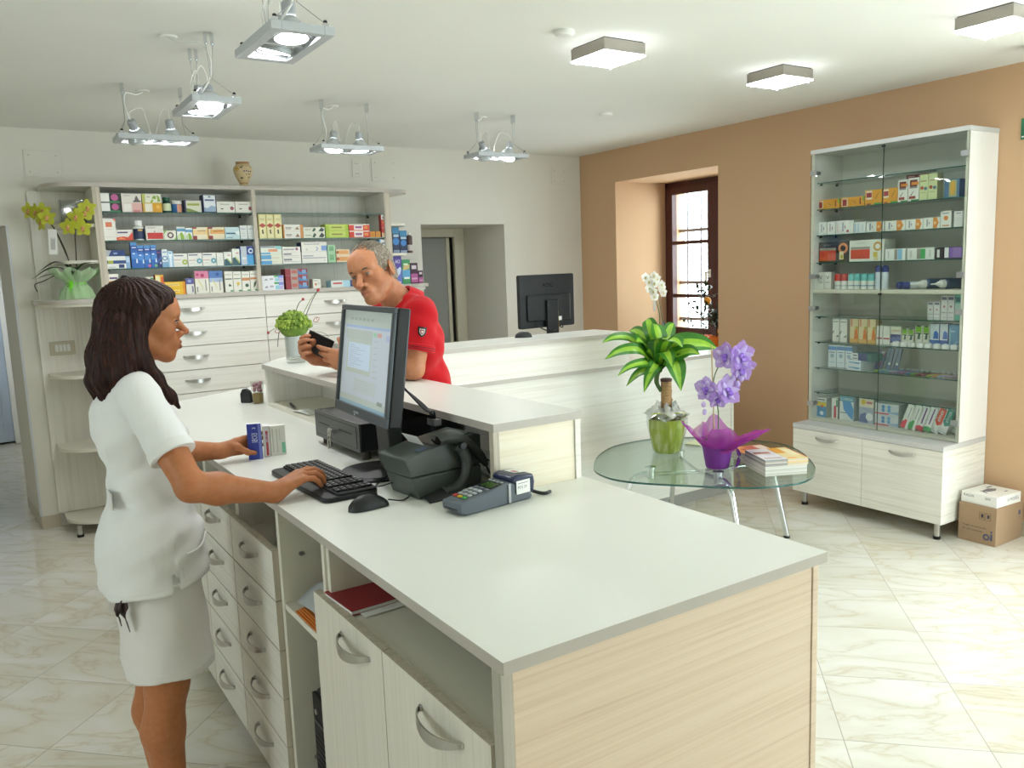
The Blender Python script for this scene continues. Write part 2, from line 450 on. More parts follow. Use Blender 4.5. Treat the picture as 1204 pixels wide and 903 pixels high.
# wall cover plates with screws
def plate(x0, x1, z0, z1, label, nscrew=4):
    t = thing('wall_cover_plate', label, 'cover plate', ((x0+x1)/2, YW, z0), 'painted cover plates on the back wall')
    MB().box(x0, x1, YW-.006, YW-.0005, z0, z1, M_wall).build('plate', t, bevel=.002)
    s = MB()
    for x in (x0+.03, x1-.03):
        for z in (z0+.03, z1-.03): s.cyl((x, YW-.0055, z), (x, YW-.009, z), .005, M_steel, n=8)
    s.build('screw_heads', t)
plate(.385, .60, 2.31, 2.475, 'flat painted wall plate above the yellow orchid')
plate(2.617, 2.695, 2.365, 2.50, 'narrow painted wall plate above the right end of the shelving')
plate(2.78, 3.0, 2.34, 2.515, 'wide square painted wall plate beside the narrow one')
plate(4.545, 4.715, 2.355, 2.505, 'square painted wall plate close to the tan wall corner')
# green escape sign on the tan wall
t = thing('exit_sign', 'green escape sign on the tan wall beside the tall cabinet', 'sign', (XW, 2.25, 2.2))
MB().box(XW-.012, XW-.001, 2.02, 2.342, 2.205, 2.315, mat('sign_green', '#1e6b45', .35)).build('panel', t, bevel=.002)
a = MB(); a.prism([(2.31, 2.215), (2.335, 2.215), (2.335, 2.222), (2.31, 2.222)], XW-.0135, XW-.0125, M_white, 'x')
a.build('mark', t)
# ------------------------------------------------------------------ handles, drawers, doors
def bow_handle(name, parent, c, along, out, L=.165, hmax=.024, depth=.028, m=None):
    """bow pull: flat top edge, crescent lower edge, arcs away from the front"""
    m = m or M_steel
    c = Vector(c); a = Vector(along); o = Vector(out); z = Vector((0, 0, 1))
    n = 14; ring = []
    for i in range(n+1):
        t = -1+2*i/n
        d = depth*(1-t*t)**.75 if abs(t) < 1 else 0
        hh = .009+(hmax-.009)*(1-t*t)
        p = c+a*(t*L/2)+o*d
        th = .0035
        ring.append((p+o*th, p, p-z*hh, p-z*hh+o*th))
    vs = [q for r in ring for q in r]; fs = []
    for i in range(n):
        for k in range(4): fs.append((i*4+k, i*4+(k+1) % 4, (i+1)*4+(k+1) % 4, (i+1)*4+k))
    fs += [(3, 2, 1, 0), (n*4, n*4+1, n*4+2, n*4+3)]
    mb = MB().add(vs, fs, m)
    for t in (-1, 1):
        p = c+a*(t*(L/2-.006))
        mb.cyl(p-z*.006-o*.001, p-z*.006+o*.006, .006, m, n=8)
    return mb.build(name, parent, angle=50)

# ------------------------------------------------------------------ counter in front (runs along Y)
XL, XR = .645, 1.463; YN = 1.052; ZC = 1.0; YF = 4.36
poly = [(XL, YN), (XR, YN), (XR, 4.78)]
# far end of the top is cut at a slant with a round corner (towards the drawers)
poly += [(1.34, 4.77), (1.08, 4.60), (.84, 4.46)]
for i in range(7):
    a = R(120+i*10); poly.append((.79+.145*math.cos(a), 4.30+.145*math.sin(a)))
top = MB().prism(poly, ZC-.0225, ZC, M_lam, mside=M_edge).build('counter_worktop', bevel=.0012)
tag(top, 'long white worktop with grey edge in front, carrying the till', 'worktop')

def carcass(name, label, cat, y0, y1, parts, front=.665, ztop=.977, back=1.44, group=None):
    t = thing(name, label, cat, ((front+back)/2, (y0+y1)/2, 0), group)
    return t
TH = .018
M_carc = mat('carcass_cream', '#d9d5c7', .5)
def drawer_column(y0, y1, label, gap_top=True):
    t = thing('drawer_unit', label, 'drawer unit', (1.05, (y0+y1)/2, 0), 'drawer units under the front counter')
    b = MB()
    b.box(.668, 1.40, y0, y0+TH, .09, .977, M_carc); b.box(.668, 1.40, y1-TH, y1, .09, .977, M_carc)
    b.box(.67, 1.40, y0+TH, y1-TH, .79, .80, M_carc); b.box(.67, 1.40, y0+TH, y1-TH, .09, .108, M_carc)
    b.box(1.385, 1.40, y0+TH, y1-TH, .108, .977, M_carc)
    b.box(.70, 1.38, y0, y1, 0, .089, M_edge)
    b.build('body', t)
    zs = [.845, .694, .543, .392, .241, .072]
    for i in range(5):
        d = MB(); d.box(.643, .664, y0+.0015, y1-.0015, zs[i+1]+.0015, zs[i]-.0015, M_larch_front, faces={'y0': M_strip, 'y1': M_strip, 'z1': M_strip})
        d.box(.664, .668, y0+.022, y1-.022, zs[i+1]+.01, min(zs[i], .79)-.01, M_black_soft)
        o = d.build('drawer', t, bevel=.0012)
        bow_handle('handle', o, (.643, (y0+y1)/2, (zs[i]+zs[i+1])/2+.028), (0, 1, 0), (-1, 0, 0), L=.16)
    return t
M_larch_front = wood('larch_drawer_front', (2, .7, 95), [(.25, '#d0cabd'), (.42, '#dcd7cc'), (.55, '#e1ddd4'), (.8, '#e6e3da')])
drawer_column(2.28, 2.733, 'drawer column nearest the viewer under the front counter, by the open shelf')
drawer_column(2.735, 3.168, 'middle drawer column under the front counter, partly behind the white skirt')
drawer_column(3.17, 3.60, 'farthest drawer column under the front counter, mostly behind the white skirt')
t = thing('plastic_bag', 'clear crumpled plastic bag in the slot over the drawers', 'bag', (.85, 2.45, .80))
P = []
random.seed(3)
for i in range(15):
    row = []
    for j in range(8):
        a = 2*PI*i/15; ph = PI/2*j/7
        r = (.085+.018*math.sin(5*a+j)+.01*random.random())*math.cos(ph)
        row.append((.84+r*math.cos(a)*1.3, 2.43+r*math.sin(a)*1.2, .802+.072*math.sin(ph)*(1+.15*math.sin(3*a))))
    P.append(row)
MB().grid(P, M_film, closed_u=True).build('film', t)

# open unit with shelf between drawers and door cabinet
t = thing('open_shelf_unit', 'narrow open shelf bay under the front counter beside the drawers', 'shelf unit', (1.05, 2.08, 0))
b = MB()
b.box(.66, 1.40, 2.255, 2.279, 0, .977, M_carc); b.box(.66, 1.40, 1.897, 1.9145, 0, .977, M_carc); b.box(1.385, 1.40, 1.915, 2.255, 0, .977, M_carc)
b.build('body', t, bevel=.001)
MB().box(.662, 1.385, 1.915, 2.255, .676, .694, M_shelfboard).build('shelf', t, bevel=.001)
s = MB()
for (x, z) in ((.72, .83), (.72, .20), (1.2, .83)): s.cyl((x, 2.255, z), (x, 2.2535, z), .008, M_steel, n=12)
s.build('connector_screws', t)
# folded bag with orange envelopes on that shelf
t = thing('plastic_bag', 'grey and orange folded plastic bag lying on the open counter shelf', 'bag', (.74, 2.0, .694))
M_orange = mat('orange_paper', '#c4702a', .6)
e = MB()
for k in range(4): e.box(.664+.004*k, .88, 1.955+.003*k, 2.17-.01*k, .695+.006*k, .700+.006*k, M_orange)
e.build('envelopes', t, bevel=.001)
P = []
for i in range(12):
    u = i/11; row = []
    for j in range(7):
        v = j/6
        row.append((.675+.2*u, 1.99+.18*v+.008*math.sin(9*u+2*v), .727+.06*math.sin(PI*u)*(.5+.5*math.sin(2.2*v+.4))+.006*math.sin(13*u+5*v)))
    P.append(row)
MB().grid(P, mat('grey_film', '#a9adb0', .35)).build('film', t, solid=.002)
# computer tower standing on the floor inside the bay
t = thing('computer_tower', 'black computer tower standing in the open bay under the counter', 'computer', (.93, 2.0, 0))
MB().box(.68, 1.11, 1.925, 2.095, .0, .50, M_black).build('case', t, bevel=.008)
g = MB(); g.box(.668, .68, 1.928, 2.092, .006, .494, M_black_soft)
for i in range(22): g.box(.6655, .669, 1.94, 2.08, .03+.0165*i, .038+.0165*i, M_black)
g.box(.664, .669, 1.94, 2.08, .415, .425, M_dkgrey)
g.build('front_panel', t, bevel=.002)
MB().cyl((.668, 2.06, .45), (.6635, 2.06, .45), .008, M_steel, n=14).build('power_button', t)

# door cabinet with the open slot on top
t = thing('counter_cabinet', 'cabinet under the near end of the front counter with two vertical-grained doors', 'cabinet', (1.05, 1.48, 0))
b = MB()
b.box(.666, 1.40, 1.878, 1.8965, 0, .977, M_carc); b.box(.666, 1.40, 1.095, 1.113, 0, .977, M_carc)
b.box(.666, 1.40, 1.113, 1.878, .812, .83, M_shelfboard); b.box(1.385, 1.40, 1.113, 1.878, 0, .977, M_carc)
b.box(.666, 1.385, 1.113, 1.878, .08, .098, M_carc); b.box(.70, 1.38, 1.113, 1.878, 0, .079, M_edge)
b.build('body', t, bevel=.001)
M_larch_door = wood('larch_door_front', (2, 100, .8), [(.25, '#cbc4b5'), (.42, '#d8d2c5'), (.55, '#dcd7cb'), (.8, '#e2ddd2')])
for (a, b_) in ((1.533, 1.942), (1.098, 1.530)):
    d = MB().box(.643, .664, a, b_, .085, .836, M_larch_door, faces={'z1': M_strip, 'y0': M_strip, 'y1': M_strip}).build('door', t, bevel=.0015)
    hc = (1.68 if a > 1.5 else 1.275)
    bow_handle('handle', d, (.643, hc, .795), (0, 1, 0), (-1, 0, 0), L=.168, hmax=.026, depth=.032)
M_post = wood('larch_corner_post', (90, 90, .8), [(.3, '#a49e92'), (.5, '#b0aa9e'), (.7, '#bab4a8')])
t = thing('counter_end_panel', 'pale beige wood-grained panel closing the near end of the counter', 'panel', (1.05, 1.08, 0))
MB().box(.672, 1.432, 1.068, 1.086, 0, .977, M_larch_shaded).build('panel', t, bevel=.001)
e = MB(); e.box(.648, .671, 1.066, 1.094, 0, .977, M_post); e.build('corner_post', t, bevel=.001)
e = MB(); e.box(1.4335, 1.452, 1.066, 1.30, 0, .977, M_larch_shaded); e.build('edge_strip', t, bevel=.0015)
tag(MB().box(1.434, 1.452, 1.302, 4.70, 0, .977, M_larch_h).build('counter_front_panel'), 'long cream wood-grained panel on the customer side of the front counter', 'panel')
# red notebook in the slot
t = thing('notebook', 'dark red notebook lying in the slot over the counter doors', 'notebook', (.72, 1.83, .8305))
M_red = mat('notebook_red', '#8c1f2a', .45)
nb = Matrix.Translation((.665, 1.745, .8325)) @ rotm(0, 0, 3)
MB(nb).box(0, .21, 0, .15, .002, .010, M_paper).build('pages', t)
MB(nb).box(-.002, .212, -.002, .152, .010, .013, M_red).box(-.002, .212, -.002, .152, 0, .002, M_red).build('cover', t, bevel=.0008)
MB(nb).box(.02, .19, -.03, .03, -.0, .0018, M_paper).build('loose_sheet', t)
s = MB(nb)
for i in range(16): s.tube([(.01+.0125*i, .147, .001), (.01+.0125*i, .156, .006), (.01+.0125*i, .147, .0145)], .0009, M_black, 5)
s.build('spiral', t)

# bench (raised shelf) on the counter
BX0, BX1, BY0, BY1, ZB = 1.15, 1.456, 1.876, 4.05, 1.2
poly = [(BX0, BY0), (BX1, BY0), (BX1, 4.36)]
poly += [(1.30, 4.20)]
for i in range(6):
    a = R(110+i*14); poly.append((BX0+.055+.055*math.cos(a), 3.99+.055*math.sin(a)))
t = thing('raised_counter_shelf', 'raised white customer shelf on the front counter under the forearms', 'counter shelf', ((BX0+BX1)/2, 2.9, ZC))
MB().prism(poly, ZB-.0225, ZB, M_lam, mside=M_edge).build('top', t, bevel=.0012)
MB().box(BX0+.022, BX1-.026, BY0+.008, BY0+.026, ZC, ZB-.0225, M_larch_warmlit).build('end_panel', t, bevel=.001)
MB().box(BX0+.002, BX0+.0215, BY0+.006, BY0+.028, ZC, ZB-.0225, M_strip).build('edge_strip', t, bevel=.001)
MB().box(BX1-.025, BX1-.006, BY0+.004, 4.33, ZC, ZB-.0225, M_larch_h).build('front_panel', t, bevel=.001)
MB().box(BX0+.006, BX1-.026, 3.955, 3.975, ZC, ZB-.0225, M_larch_v).build('end_panel', t, bevel=.001)
MB().box(BX0+.006, BX1-.026, 2.56, 3.954, ZC, ZC+.016, M_shelfboard, faces={'x0': M_shelfboard}).build('bottom_board', t, bevel=.001)
MB().box(BX0+.012, BX1-.026, 2.94, 2.955, ZC+.017, ZB-.0235, M_larch_v).build('divider', t, bevel=.001)

# ------------------------------------------------------------------ counter behind (runs along X)
t = thing('far_counter', 'second white counter across the room below the black monitor', 'counter', (3.1, 4.3, 0))
Y2 = 3.865; X2R = 4.335
wt = MB().box(1.95, X2R, Y2-.005, 4.66, ZC-.0225, ZC, M_lam, faces={'y0': M_edge, 'x1': M_edge, 'x0': M_edge}).build('worktop', t, bevel=.0012)
MB().box(1.98, X2R-.045, Y2+.006, Y2+.024, .09, ZC-.0225, M_larch_h).build('front_panel', t, bevel=.001)
MB().box(X2R-.043, X2R-.018, Y2+.004, 4.64, 0, ZC-.0225, M_larch_h).build('end_panel', t, bevel=.001)
MB().box(1.98, 2.0, Y2+.025, 4.64, 0, ZC-.0225, M_larch_h).build('end_panel', t, bevel=.001)
MB().box(2.02, X2R-.045, Y2+.05, Y2+.065, 0, .089, mat('plinth_grey', '#a5a49e', .4)).build('plinth', t)
MB().box(2.02, X2R-.045, 4.40, 4.42, .09, ZC-.0225, M_larch_h).build('back_panel', t)
MB().box(1.98, 3.39, Y2-.012, Y2+.36, ZB-.0225, ZB, M_lam, faces={'y0': M_edge, 'x1': M_edge}).build('raised_top', t, bevel=.0012)
MB().box(2.0, 3.375, Y2, Y2+.018, ZC, ZB-.0225, M_larch_h).build('raised_front', t, bevel=.001)
MB().box(3.356, 3.375, Y2+.019, Y2+.34, ZC, ZB-.0225, M_larch_h).build('raised_end', t, bevel=.001)

# ------------------------------------------------------------------ wall unit
UX = [.712, .757, 1.703, 1.727, 2.695, 2.742]      # uprights
YD = 5.755; YT = 5.835; YBK = 6.205; ZL = 1.522; ZT = 2.24
def quarter(cx, cy, r, sx, y1, n=10):
    """board shape: straight side at cx, back at y1, rounded free corner towards -sx"""
    pts = [(cx, cy)]
    for i in range(n+1):
        a = PI/2*i/n
        pts.append((cx-sx*(r*math.sin(a)+.0), cy+(r*(1-math.cos(a)))))
    pts.append((cx-sx*r, y1)); pts.append((cx, y1))
    return pts
def endshelf(cx, w, y0, y1, sx):
    r = min(w*.72, (y1-y0)*.9); pts = [(cx, y0)]
    for i in range(13):
        a = PI/2*i/12
        pts.append((cx-sx*(w-r+r*math.sin(a)), y0+r*(1-math.cos(a))))
    pts += [(cx-sx*w, y1), (cx, y1)]
    return pts
t = thing('wall_shelving_unit', 'long cream shelving with two bays of medicine cartons along the back wall', 'shelving', (1.7, 6.0, ZL))
b = MB()
b.box(UX[0], UX[1], YT, YBK, ZL, ZT-.026, M_larch_v, faces={'y0': M_strip}); b.build('upright', t, bevel=.001)
MB().box(UX[2], UX[3], YT, YBK, ZL, ZT-.026, M_larch_v, faces={'y0': M_strip}).build('upright', t, bevel=.001)
MB().box(UX[4], UX[5], YT, YBK, ZL, ZT-.026, M_larch_v, faces={'y0': M_strip}).build('upright', t, bevel=.001)
MB().box(.38, 2.79, YBK, YW-.002, ZL, ZT-.026, M_larch_v).build('back_panel', t)
pl = endshelf(UX[0], .27, YT, YW-.002, 1); pr = endshelf(UX[5], .19, YT, YW-.002, -1)
MB().prism(pl[::-1][:-1]+[(UX[0], YT), (UX[5], YT)]+pr[1:-1]+[(UX[5], YW-.002)], ZT-.025, ZT, M_larch_h, mside=M_edge).build('top_board', t, bevel=.001)
for x0, x1 in ((UX[1], UX[2]), (UX[3], UX[4])):
    for z in (2.06, 1.882, 1.704):
        s = MB().box(x0+.002, x1-.002, YT+.012, YBK-.003, z-.006, z, M_shelfglass, faces={'y0': M_shelfedge}).build('glass_shelf', t)
        p = MB()
        for x, sg in ((x0, 1), (x1, -1)):
            for y in (YT+.04, YBK-.06): p.box(min(x, x+sg*.014), max(x, x+sg*.014), y-.006, y+.006, z-.016, z-.0065, M_black)
        p.build('shelf_pins', s)
for z in (1.988, 1.762):
    MB().prism(endshelf(UX[0], .235, YT+.02, YBK, 1), z-.02, z, M_shelfboard).build('corner_shelf', t, bevel=.001)
    MB().prism(endshelf(UX[5], .175, YT+.02, YBK, -1), z-.02, z, M_shelfboard).build('corner_shelf', t, bevel=.001)

t = thing('shelving_base', 'cream base of the wall shelving with wide drawers and curved end shelves', 'drawer cabinet', (1.7, 6.0, 0))
lp = endshelf(UX[0], .372, YD-.02, YW-.002, 1); rp = endshelf(UX[5], .335, YD-.02, YW-.002, -1)
MB().prism(lp[::-1][:-1]+[(UX[0], YD-.02), (UX[5], YD-.02)]+rp[1:-1]+[(UX[5], YW-.002)], ZL-.025, ZL, M_lam, mside=M_edge).build('ledge', t, bevel=.0012)
for (pp) in (endshelf(UX[0], .35, YD+.0, YW-.002, 1), endshelf(UX[5], .31, YD+.0, YW-.002, -1)):
    MB().prism(pp, ZL-.046, ZL-.0255, M_shelfboard).build('under_ledge', t, bevel=.001)
b = MB()
for x0, x1 in ((UX[0]+.012, UX[0]+.032), (1.705, 1.727), (UX[5]-.032, UX[5]-.012)): b.box(x0, x1, YD+.02, YBK, .095, ZL-.0265, M_larch_v)
b.box(UX[0]+.033, UX[5]-.033, YD+.03, YBK, .095, .115, M_carc)
b.box(UX[0]+.04, UX[5]-.04, YD+.06, YD+.075, 0, .094, M_edge)
b.build('body', t)
MB().box(.352, UX[5]+.3, YBK, YW-.002, .095, ZL-.0265, M_larch_v).build('back_panel', t)
zs = [1.496, 1.339, 1.180, 1.020, .865, .48, .10]
for x0, x1 in ((UX[0]+.012, 1.7155), (1.7165, UX[5]-.012)):
    for i in range(6):
        d = MB().box(x0+.0015, x1-.0015, YD, YD+.019, zs[i+1]+.002, zs[i]-.002, M_larch_h).build('drawer', t, bevel=.0015)
        bow_handle('handle', d, ((1.226 if x0 < 1 else 2.225), YD, zs[i]-.062), (1, 0, 0), (0, -1, 0), L=.165, hmax=.026)
for z in (1.04, .567, .093):
    MB().prism(endshelf(UX[0]+.012, .34, YD+.06, YBK, 1), z-.02, z, M_shelfboard).build('corner_shelf', t, bevel=.001)
    MB().prism(endshelf(UX[5]-.012, .30, YD+.06, YBK, -1), z-.02, z, M_shelfboard).build('corner_shelf', t, bevel=.001)
for x, y in ((.44, 5.86), (2.95, 5.9), (.9, 6.1), (2.6, 6.1)):
    l = MB(); l.cyl((x, y, .018), (x, y, .073), .016, M_steel); l.cyl((x, y, 0), (x, y, .018), .02, M_rubber); l.build('leg', t)
# socket plate
t = thing('wall_socket', 'pale switch and socket plate under the ledge by the corner shelves', 'socket', (.50, YBK, 1.2))
yp = YBK
MB().box(.408, .558, yp-.009, yp-.0005, 1.155, 1.245, mat('socket_plate', '#c2bca8', .4)).build('plate', t, bevel=.003)
for i in range(4): MB().box(.44+.023*i, .459+.023*i, yp-.013, yp-.009, 1.178, 1.224, M_white).build('switch', t, bevel=.001)

# ------------------------------------------------------------------ display cabinet on the tan wall
CY0, CY1, CX, CX2 = 2.456, 3.461, 4.426, 4.567
t = thing('display_cabinet', 'tall white glass-fronted display cabinet standing against the tan wall', 'cabinet', (4.65, 2.96, 0))
XB = XW-.004
M_cabwood = wood('cabinet_larch', (2, .9, 55), [(.28, '#c9c4b8'), (.42, '#dedbd1'), (.55, '#e6e3da'), (.75, '#ecebe3')])
MB().box(CX+.02, XB, CY0+.002, CY0+.022, .095, .517, M_cabwood).build('lower_side', t, bevel=.001)
MB().box(CX+.02, XB, CY1-.022, CY1-.002, .095, .517, M_cabwood).build('lower_side', t, bevel=.001)
b = MB(); b.box(CX+.02, XB, CY0+.0225, CY1-.0225, .095, .112, M_carc); b.box(XB-.01, XB, CY0+.0225, CY1-.0225, .1125, .517, M_carc)
b.build('lower_body', t)
MB().box(CX-.004, XB, CY0, CY1, .518, .546, mat('cabinet_counter', '#c4c4c2', .35)).build('mid_board', t, bevel=.001)
for a, b_ in ((2.9575, CY1-.001), (CY0+.001, 2.9555)):
    d = MB().box(CX-.002, CX+.018, a, b_, .097, .5155, M_cabwood).build('drawer', t, bevel=.0015)
    bow_handle('handle', d, (CX-.002, (3.205 if a > 2.9 else 2.70), .478), (0, 1, 0), (-1, 0, 0), L=.165, hmax=.022)
for x, y in ((4.475, 3.40), (4.465, 2.50), (4.80, 3.40), (4.80, 2.50)):
    l = MB(); l.cyl((x, y, .018), (x, y, .095), .016, M_steel); l.cyl((x, y, 0), (x, y, .018), .02, M_rubber); l.build('leg', t)
M_cabwhite = mat('cabinet_white_side', '#e6e5e2', .4)
MB().box(CX2+.012, XB, CY0+.002, CY0+.022, .5465, 2.257, M_cabwhite, faces={'x0': M_shelfboard}).build('upper_side', t, bevel=.001)
MB().box(CX2+.012, XB, CY1-.022, CY1-.002, .5465, 2.257, M_cabwhite, faces={'x0': M_shelfboard}).build('upper_side', t, bevel=.001)
MB().box(XB-.008, XB, CY0+.0225, CY1-.0225, .5465, 2.257, mat('cabinet_back', '#cfd0c9', .5)).build('back_panel', t)
MB().box(CX2, XB, CY0, CY1, 2.2575, 2.283, mat('cabinet_top', '#c9cac9', .35)).build('top_board', t, bevel=.001)
MB().box(CX2+.012, XB-.009, CY0+.0225, CY1-.0225, .5465, .564, M_shelfboard).build('floor_board', t, bevel=.001)
MB().box(CX2+.012, XB-.009, CY0+.0225, CY1-.0225, 1.382, 1.406, M_shelfboard).build('middle_shelf', t, bevel=.001)
for z in (2.08, 1.914, 1.751, 1.577, 1.231, 1.067, .898, .735):
    s = MB().box(4.605, XB-.012, CY0+.024, CY1-.024, z-.006, z, M_shelfglass, faces={'x0': M_shelfedge}).build('glass_shelf', t)
    p = MB()
    for y, sg in ((CY0+.0225, 1), (CY1-.0225, -1)):
        for x in (4.64, 4.80): p.box(x-.006, x+.006, min(y, y+sg*.012), max(y, y+sg*.012), z-.016, z-.0065, M_black)
    p.build('shelf_pins', s)
M_doorgap = mat('door_edge_green', '#46584f', .2)
for a, b_, hs in ((2.9585, CY1-.003, CY1), (CY0+.003, 2.9555, CY0)):
    for z0, z1 in ((1.394, 2.255), (.549, 1.392)):
        e = 'y0' if hs == CY1 else 'y1'
        d = MB().box(CX2+.001, CX2+.006, a, b_, z0, z1, M_cabglass, faces={e: M_doorgap, 'z0': M_doorgap, 'z1': M_doorgap, ('y1' if e == 'y0' else 'y0'): M_doorgap}).build('glass_door', t)
        for z in ((2.14, 1.49) if z0 > 1 else (1.285, .66)):
            sg = -1 if hs == CY1 else 1
            y = hs+sg*.0
            hb = MB(); hb.box(CX2-.004, CX2+.0, min(y, y+sg*.045), max(y, y+sg*.045), z-.016, z+.016, M_alum)
            hb.box(CX2+.007, CX2+.03, min(y+sg*.024, y+sg*.045), max(y+sg*.024, y+sg*.045), z-.012, z+.012, M_alum)
            hb.cyl((CX2+.02, y+sg*.024, z), (CX2+.055, y+sg*.03, z), .012, M_alum, n=10)
            hb.build('hinge', d, bevel=.002)
        zc = z1-.012
        MB().cyl((CX2-.003, 2.957+(.006 if hs == CY1 else -.006), zc), (CX2+.0, 2.957+(.006 if hs == CY1 else -.006), zc), .007, M_black, n=12).build('knob', d)

# cartons on the floor beside it
M_card = mat('brown_cardboard', '#a08569', .75)
t = thing('cardboard_box', 'brown cardboard box on the floor beside the tall glass cabinet', 'box', (4.70, 2.33, 0))
MB().box(4.565, 4.85, 2.228, 2.435, 0, .215, M_card).build('carton', t, bevel=.002)
M_ink = mat('print_dark', '#3c3a44', .6); M_inkblue = mat('print_blue', '#4a4f6e', .6)
d = MB()
d.text('Fragile on every side', (4.5645, 2.41, .085), (0, -1, 0), (0, 0, 1), .13, .014, M_ink)
d.text('do not squeeze', (4.5645, 2.41, .063), (0, -1, 0), (0, 0, 1), .11, .014, M_ink)
d.build('printed_text', t); d = MB()
# ring and bar logo
for i in range(1): d.tube([(4.5645, 2.278+.014*math.cos(a*PI/8), .045+.014*math.sin(a*PI/8)) for a in range(16)], .0045, M_inkblue, 6, closed=True)
d.box(4.5637, 4.5647, 2.246, 2.256, .03, .068, M_inkblue)
d.box(4.5637, 4.5647, 2.246, 2.256, .074, .084, M_inkblue)
d.build('logo', t); d = MB()
for k in range(2):
    y = 2.318-.033*k
    d.box(4.5640, 4.5648, y, y+.001, .14, .18, M_ink); d.box(4.5640, 4.5648, y-.027, y-.026, .14, .18, M_ink)
    d.box(4.5640, 4.5648, y-.027, y+.001, .18, .181, M_ink); d.box(4.5640, 4.5648, y-.027, y+.001, .14, .141, M_ink)
    d.box(4.5638, 4.5648, y-.020, y-.008, .152, .172, M_ink)
d.text('LOT', (4.80, 2.2275, .12), (1, 0, 0), (0, 0, 1), .03, .012, M_inkblue); d.box(4.805, 4.825, 2.2270, 2.2282, .14, .165, M_inkblue)
d.build('printed_icons', t)
t = thing('white_box', 'flat white printed box lying on the brown cardboard box', 'box', (4.70, 2.32, .215))
Mx = Matrix.Translation((4.70, 2.315, .215)) @ rotm(0, 0, -3)
MB(Mx).box(-.118, .118, -.085, .115, .0, .06, M_white).build('carton', t, bevel=.0015)
d = MB(Mx)
d.text('RADIX', (-.1185, .10, .036), (0, -1, 0), (0, 0, 1), .06, .014, M_ink); d.text('500', (-.1185, -.02, .036), (0, -1, 0), (0, 0, 1), .03, .014, M_ink)
d.text('I II MODELL', (-.02, -.0855, .022), (1, 0, 0), (0, 0, 1), .12, .018, M_inkblue)
d.prism([(-.05, .03), (-.035, .045), (.03, .05), (.06, .02), (.02, .0), (-.03, .01)], .0602, .0608, mat('print_grey', '#77757a', .6)); d.prism([(-.07, .0), (-.05, .05), (-.042, .05), (-.06, .0)], .0603, .0609, M_ink)
d.box(.04, .09, .06, .07, .0602, .0608, M_inkblue); d.box(.04, .07, -.04, -.034, .0602, .0608, M_inkblue)
d.build('print', t)

# ------------------------------------------------------------------ ceiling lights
M_diff = lampmat('lamp_diffuser', '#f6fbff', 24.)
M_lampmetal = mat('lamp_housing', '#a29c93', .38, .75)
LN = ['square ceiling lamp nearest the smoke detector', 'square ceiling lamp over the tall display cabinet side, smaller in view', 'square ceiling lamp cut by the right picture edge', 'square ceiling lamp above the viewer', 'square ceiling lamp behind the viewer']
for (x, y, lb) in ((2.575, 3.06, LN[0]), (3.77, 3.06, LN[1]), (3.785, 1.935, LN[2])):
    t = thing('ceiling_light', lb, 'ceiling light', (x, y, CZ), 'square box ceiling lights')
    h = MB(); q = .12
    h.box(x-q, x+q, y-q, y-q+.004, 2.556, CZ-.006, M_lampmetal); h.box(x-q, x+q, y+q-.004, y+q, 2.556, CZ-.006, M_lampmetal)
    h.box(x-q, x-q+.004, y-q+.004, y+q-.004, 2.556, CZ-.006, M_lampmetal); h.box(x+q-.004, x+q, y-q+.004, y+q-.004, 2.556, CZ-.006, M_lampmetal)
    h.box(x-q+.006, x+q-.006, y-q+.006, y+q-.006, CZ-.008, CZ-.0005, M_black_soft)
    h.build('housing', t)
    MB().box(x-q-.002, x+q+.002, y-q-.002, y+q+.002, 2.548, 2.555, M_diff).build('diffuser', t, bevel=.002)
    f = MB()
    for sx in (-1, 1):
        for sy in (-1, 1): f.cyl((x+sx*(q-.015), y+sy*(q-.015), 2.548), (x+sx*(q-.015), y+sy*(q-.015), 2.538), .005, M_chrome, n=8)
    f.build('screw_caps', t)
t = thing('ceiling_spotlight', 'small round silver spotlight on the ceiling by the right picture edge', 'spotlight', (4.53, 2.13, CZ))
MB().lathe([(.045, 2.5), (.045, CZ-.0005)], M_alum_paint, M=Matrix.Translation((4.53, 2.13, 0))).build('housing', t)
MB().lathe([(0, 2.505), (.036, 2.503), (.045, 2.499)], lampmat('spot_lens', '#ffffff', 3.), M=Matrix.Translation((4.53, 2.13, 0)), cap=False).build('lens', t)
def disc_on_ceiling(x, y, r, h, name, label, cat):
    return tag(MB(Matrix.Translation((x, y, CZ))).lathe([(r*.75, -h), (r, -h*.6), (r, -.0005)], M_white).build(name), label, cat)
disc_on_ceiling(2.25, 2.96, .045, .022, 'smoke_detector', 'white round smoke detector on the ceiling next to a square lamp', 'smoke detector')
disc_on_ceiling(3.675, 4.40, .045, .018, 'ceiling_disc', 'small white round disc on the ceiling over the far counter', 'ceiling disc')

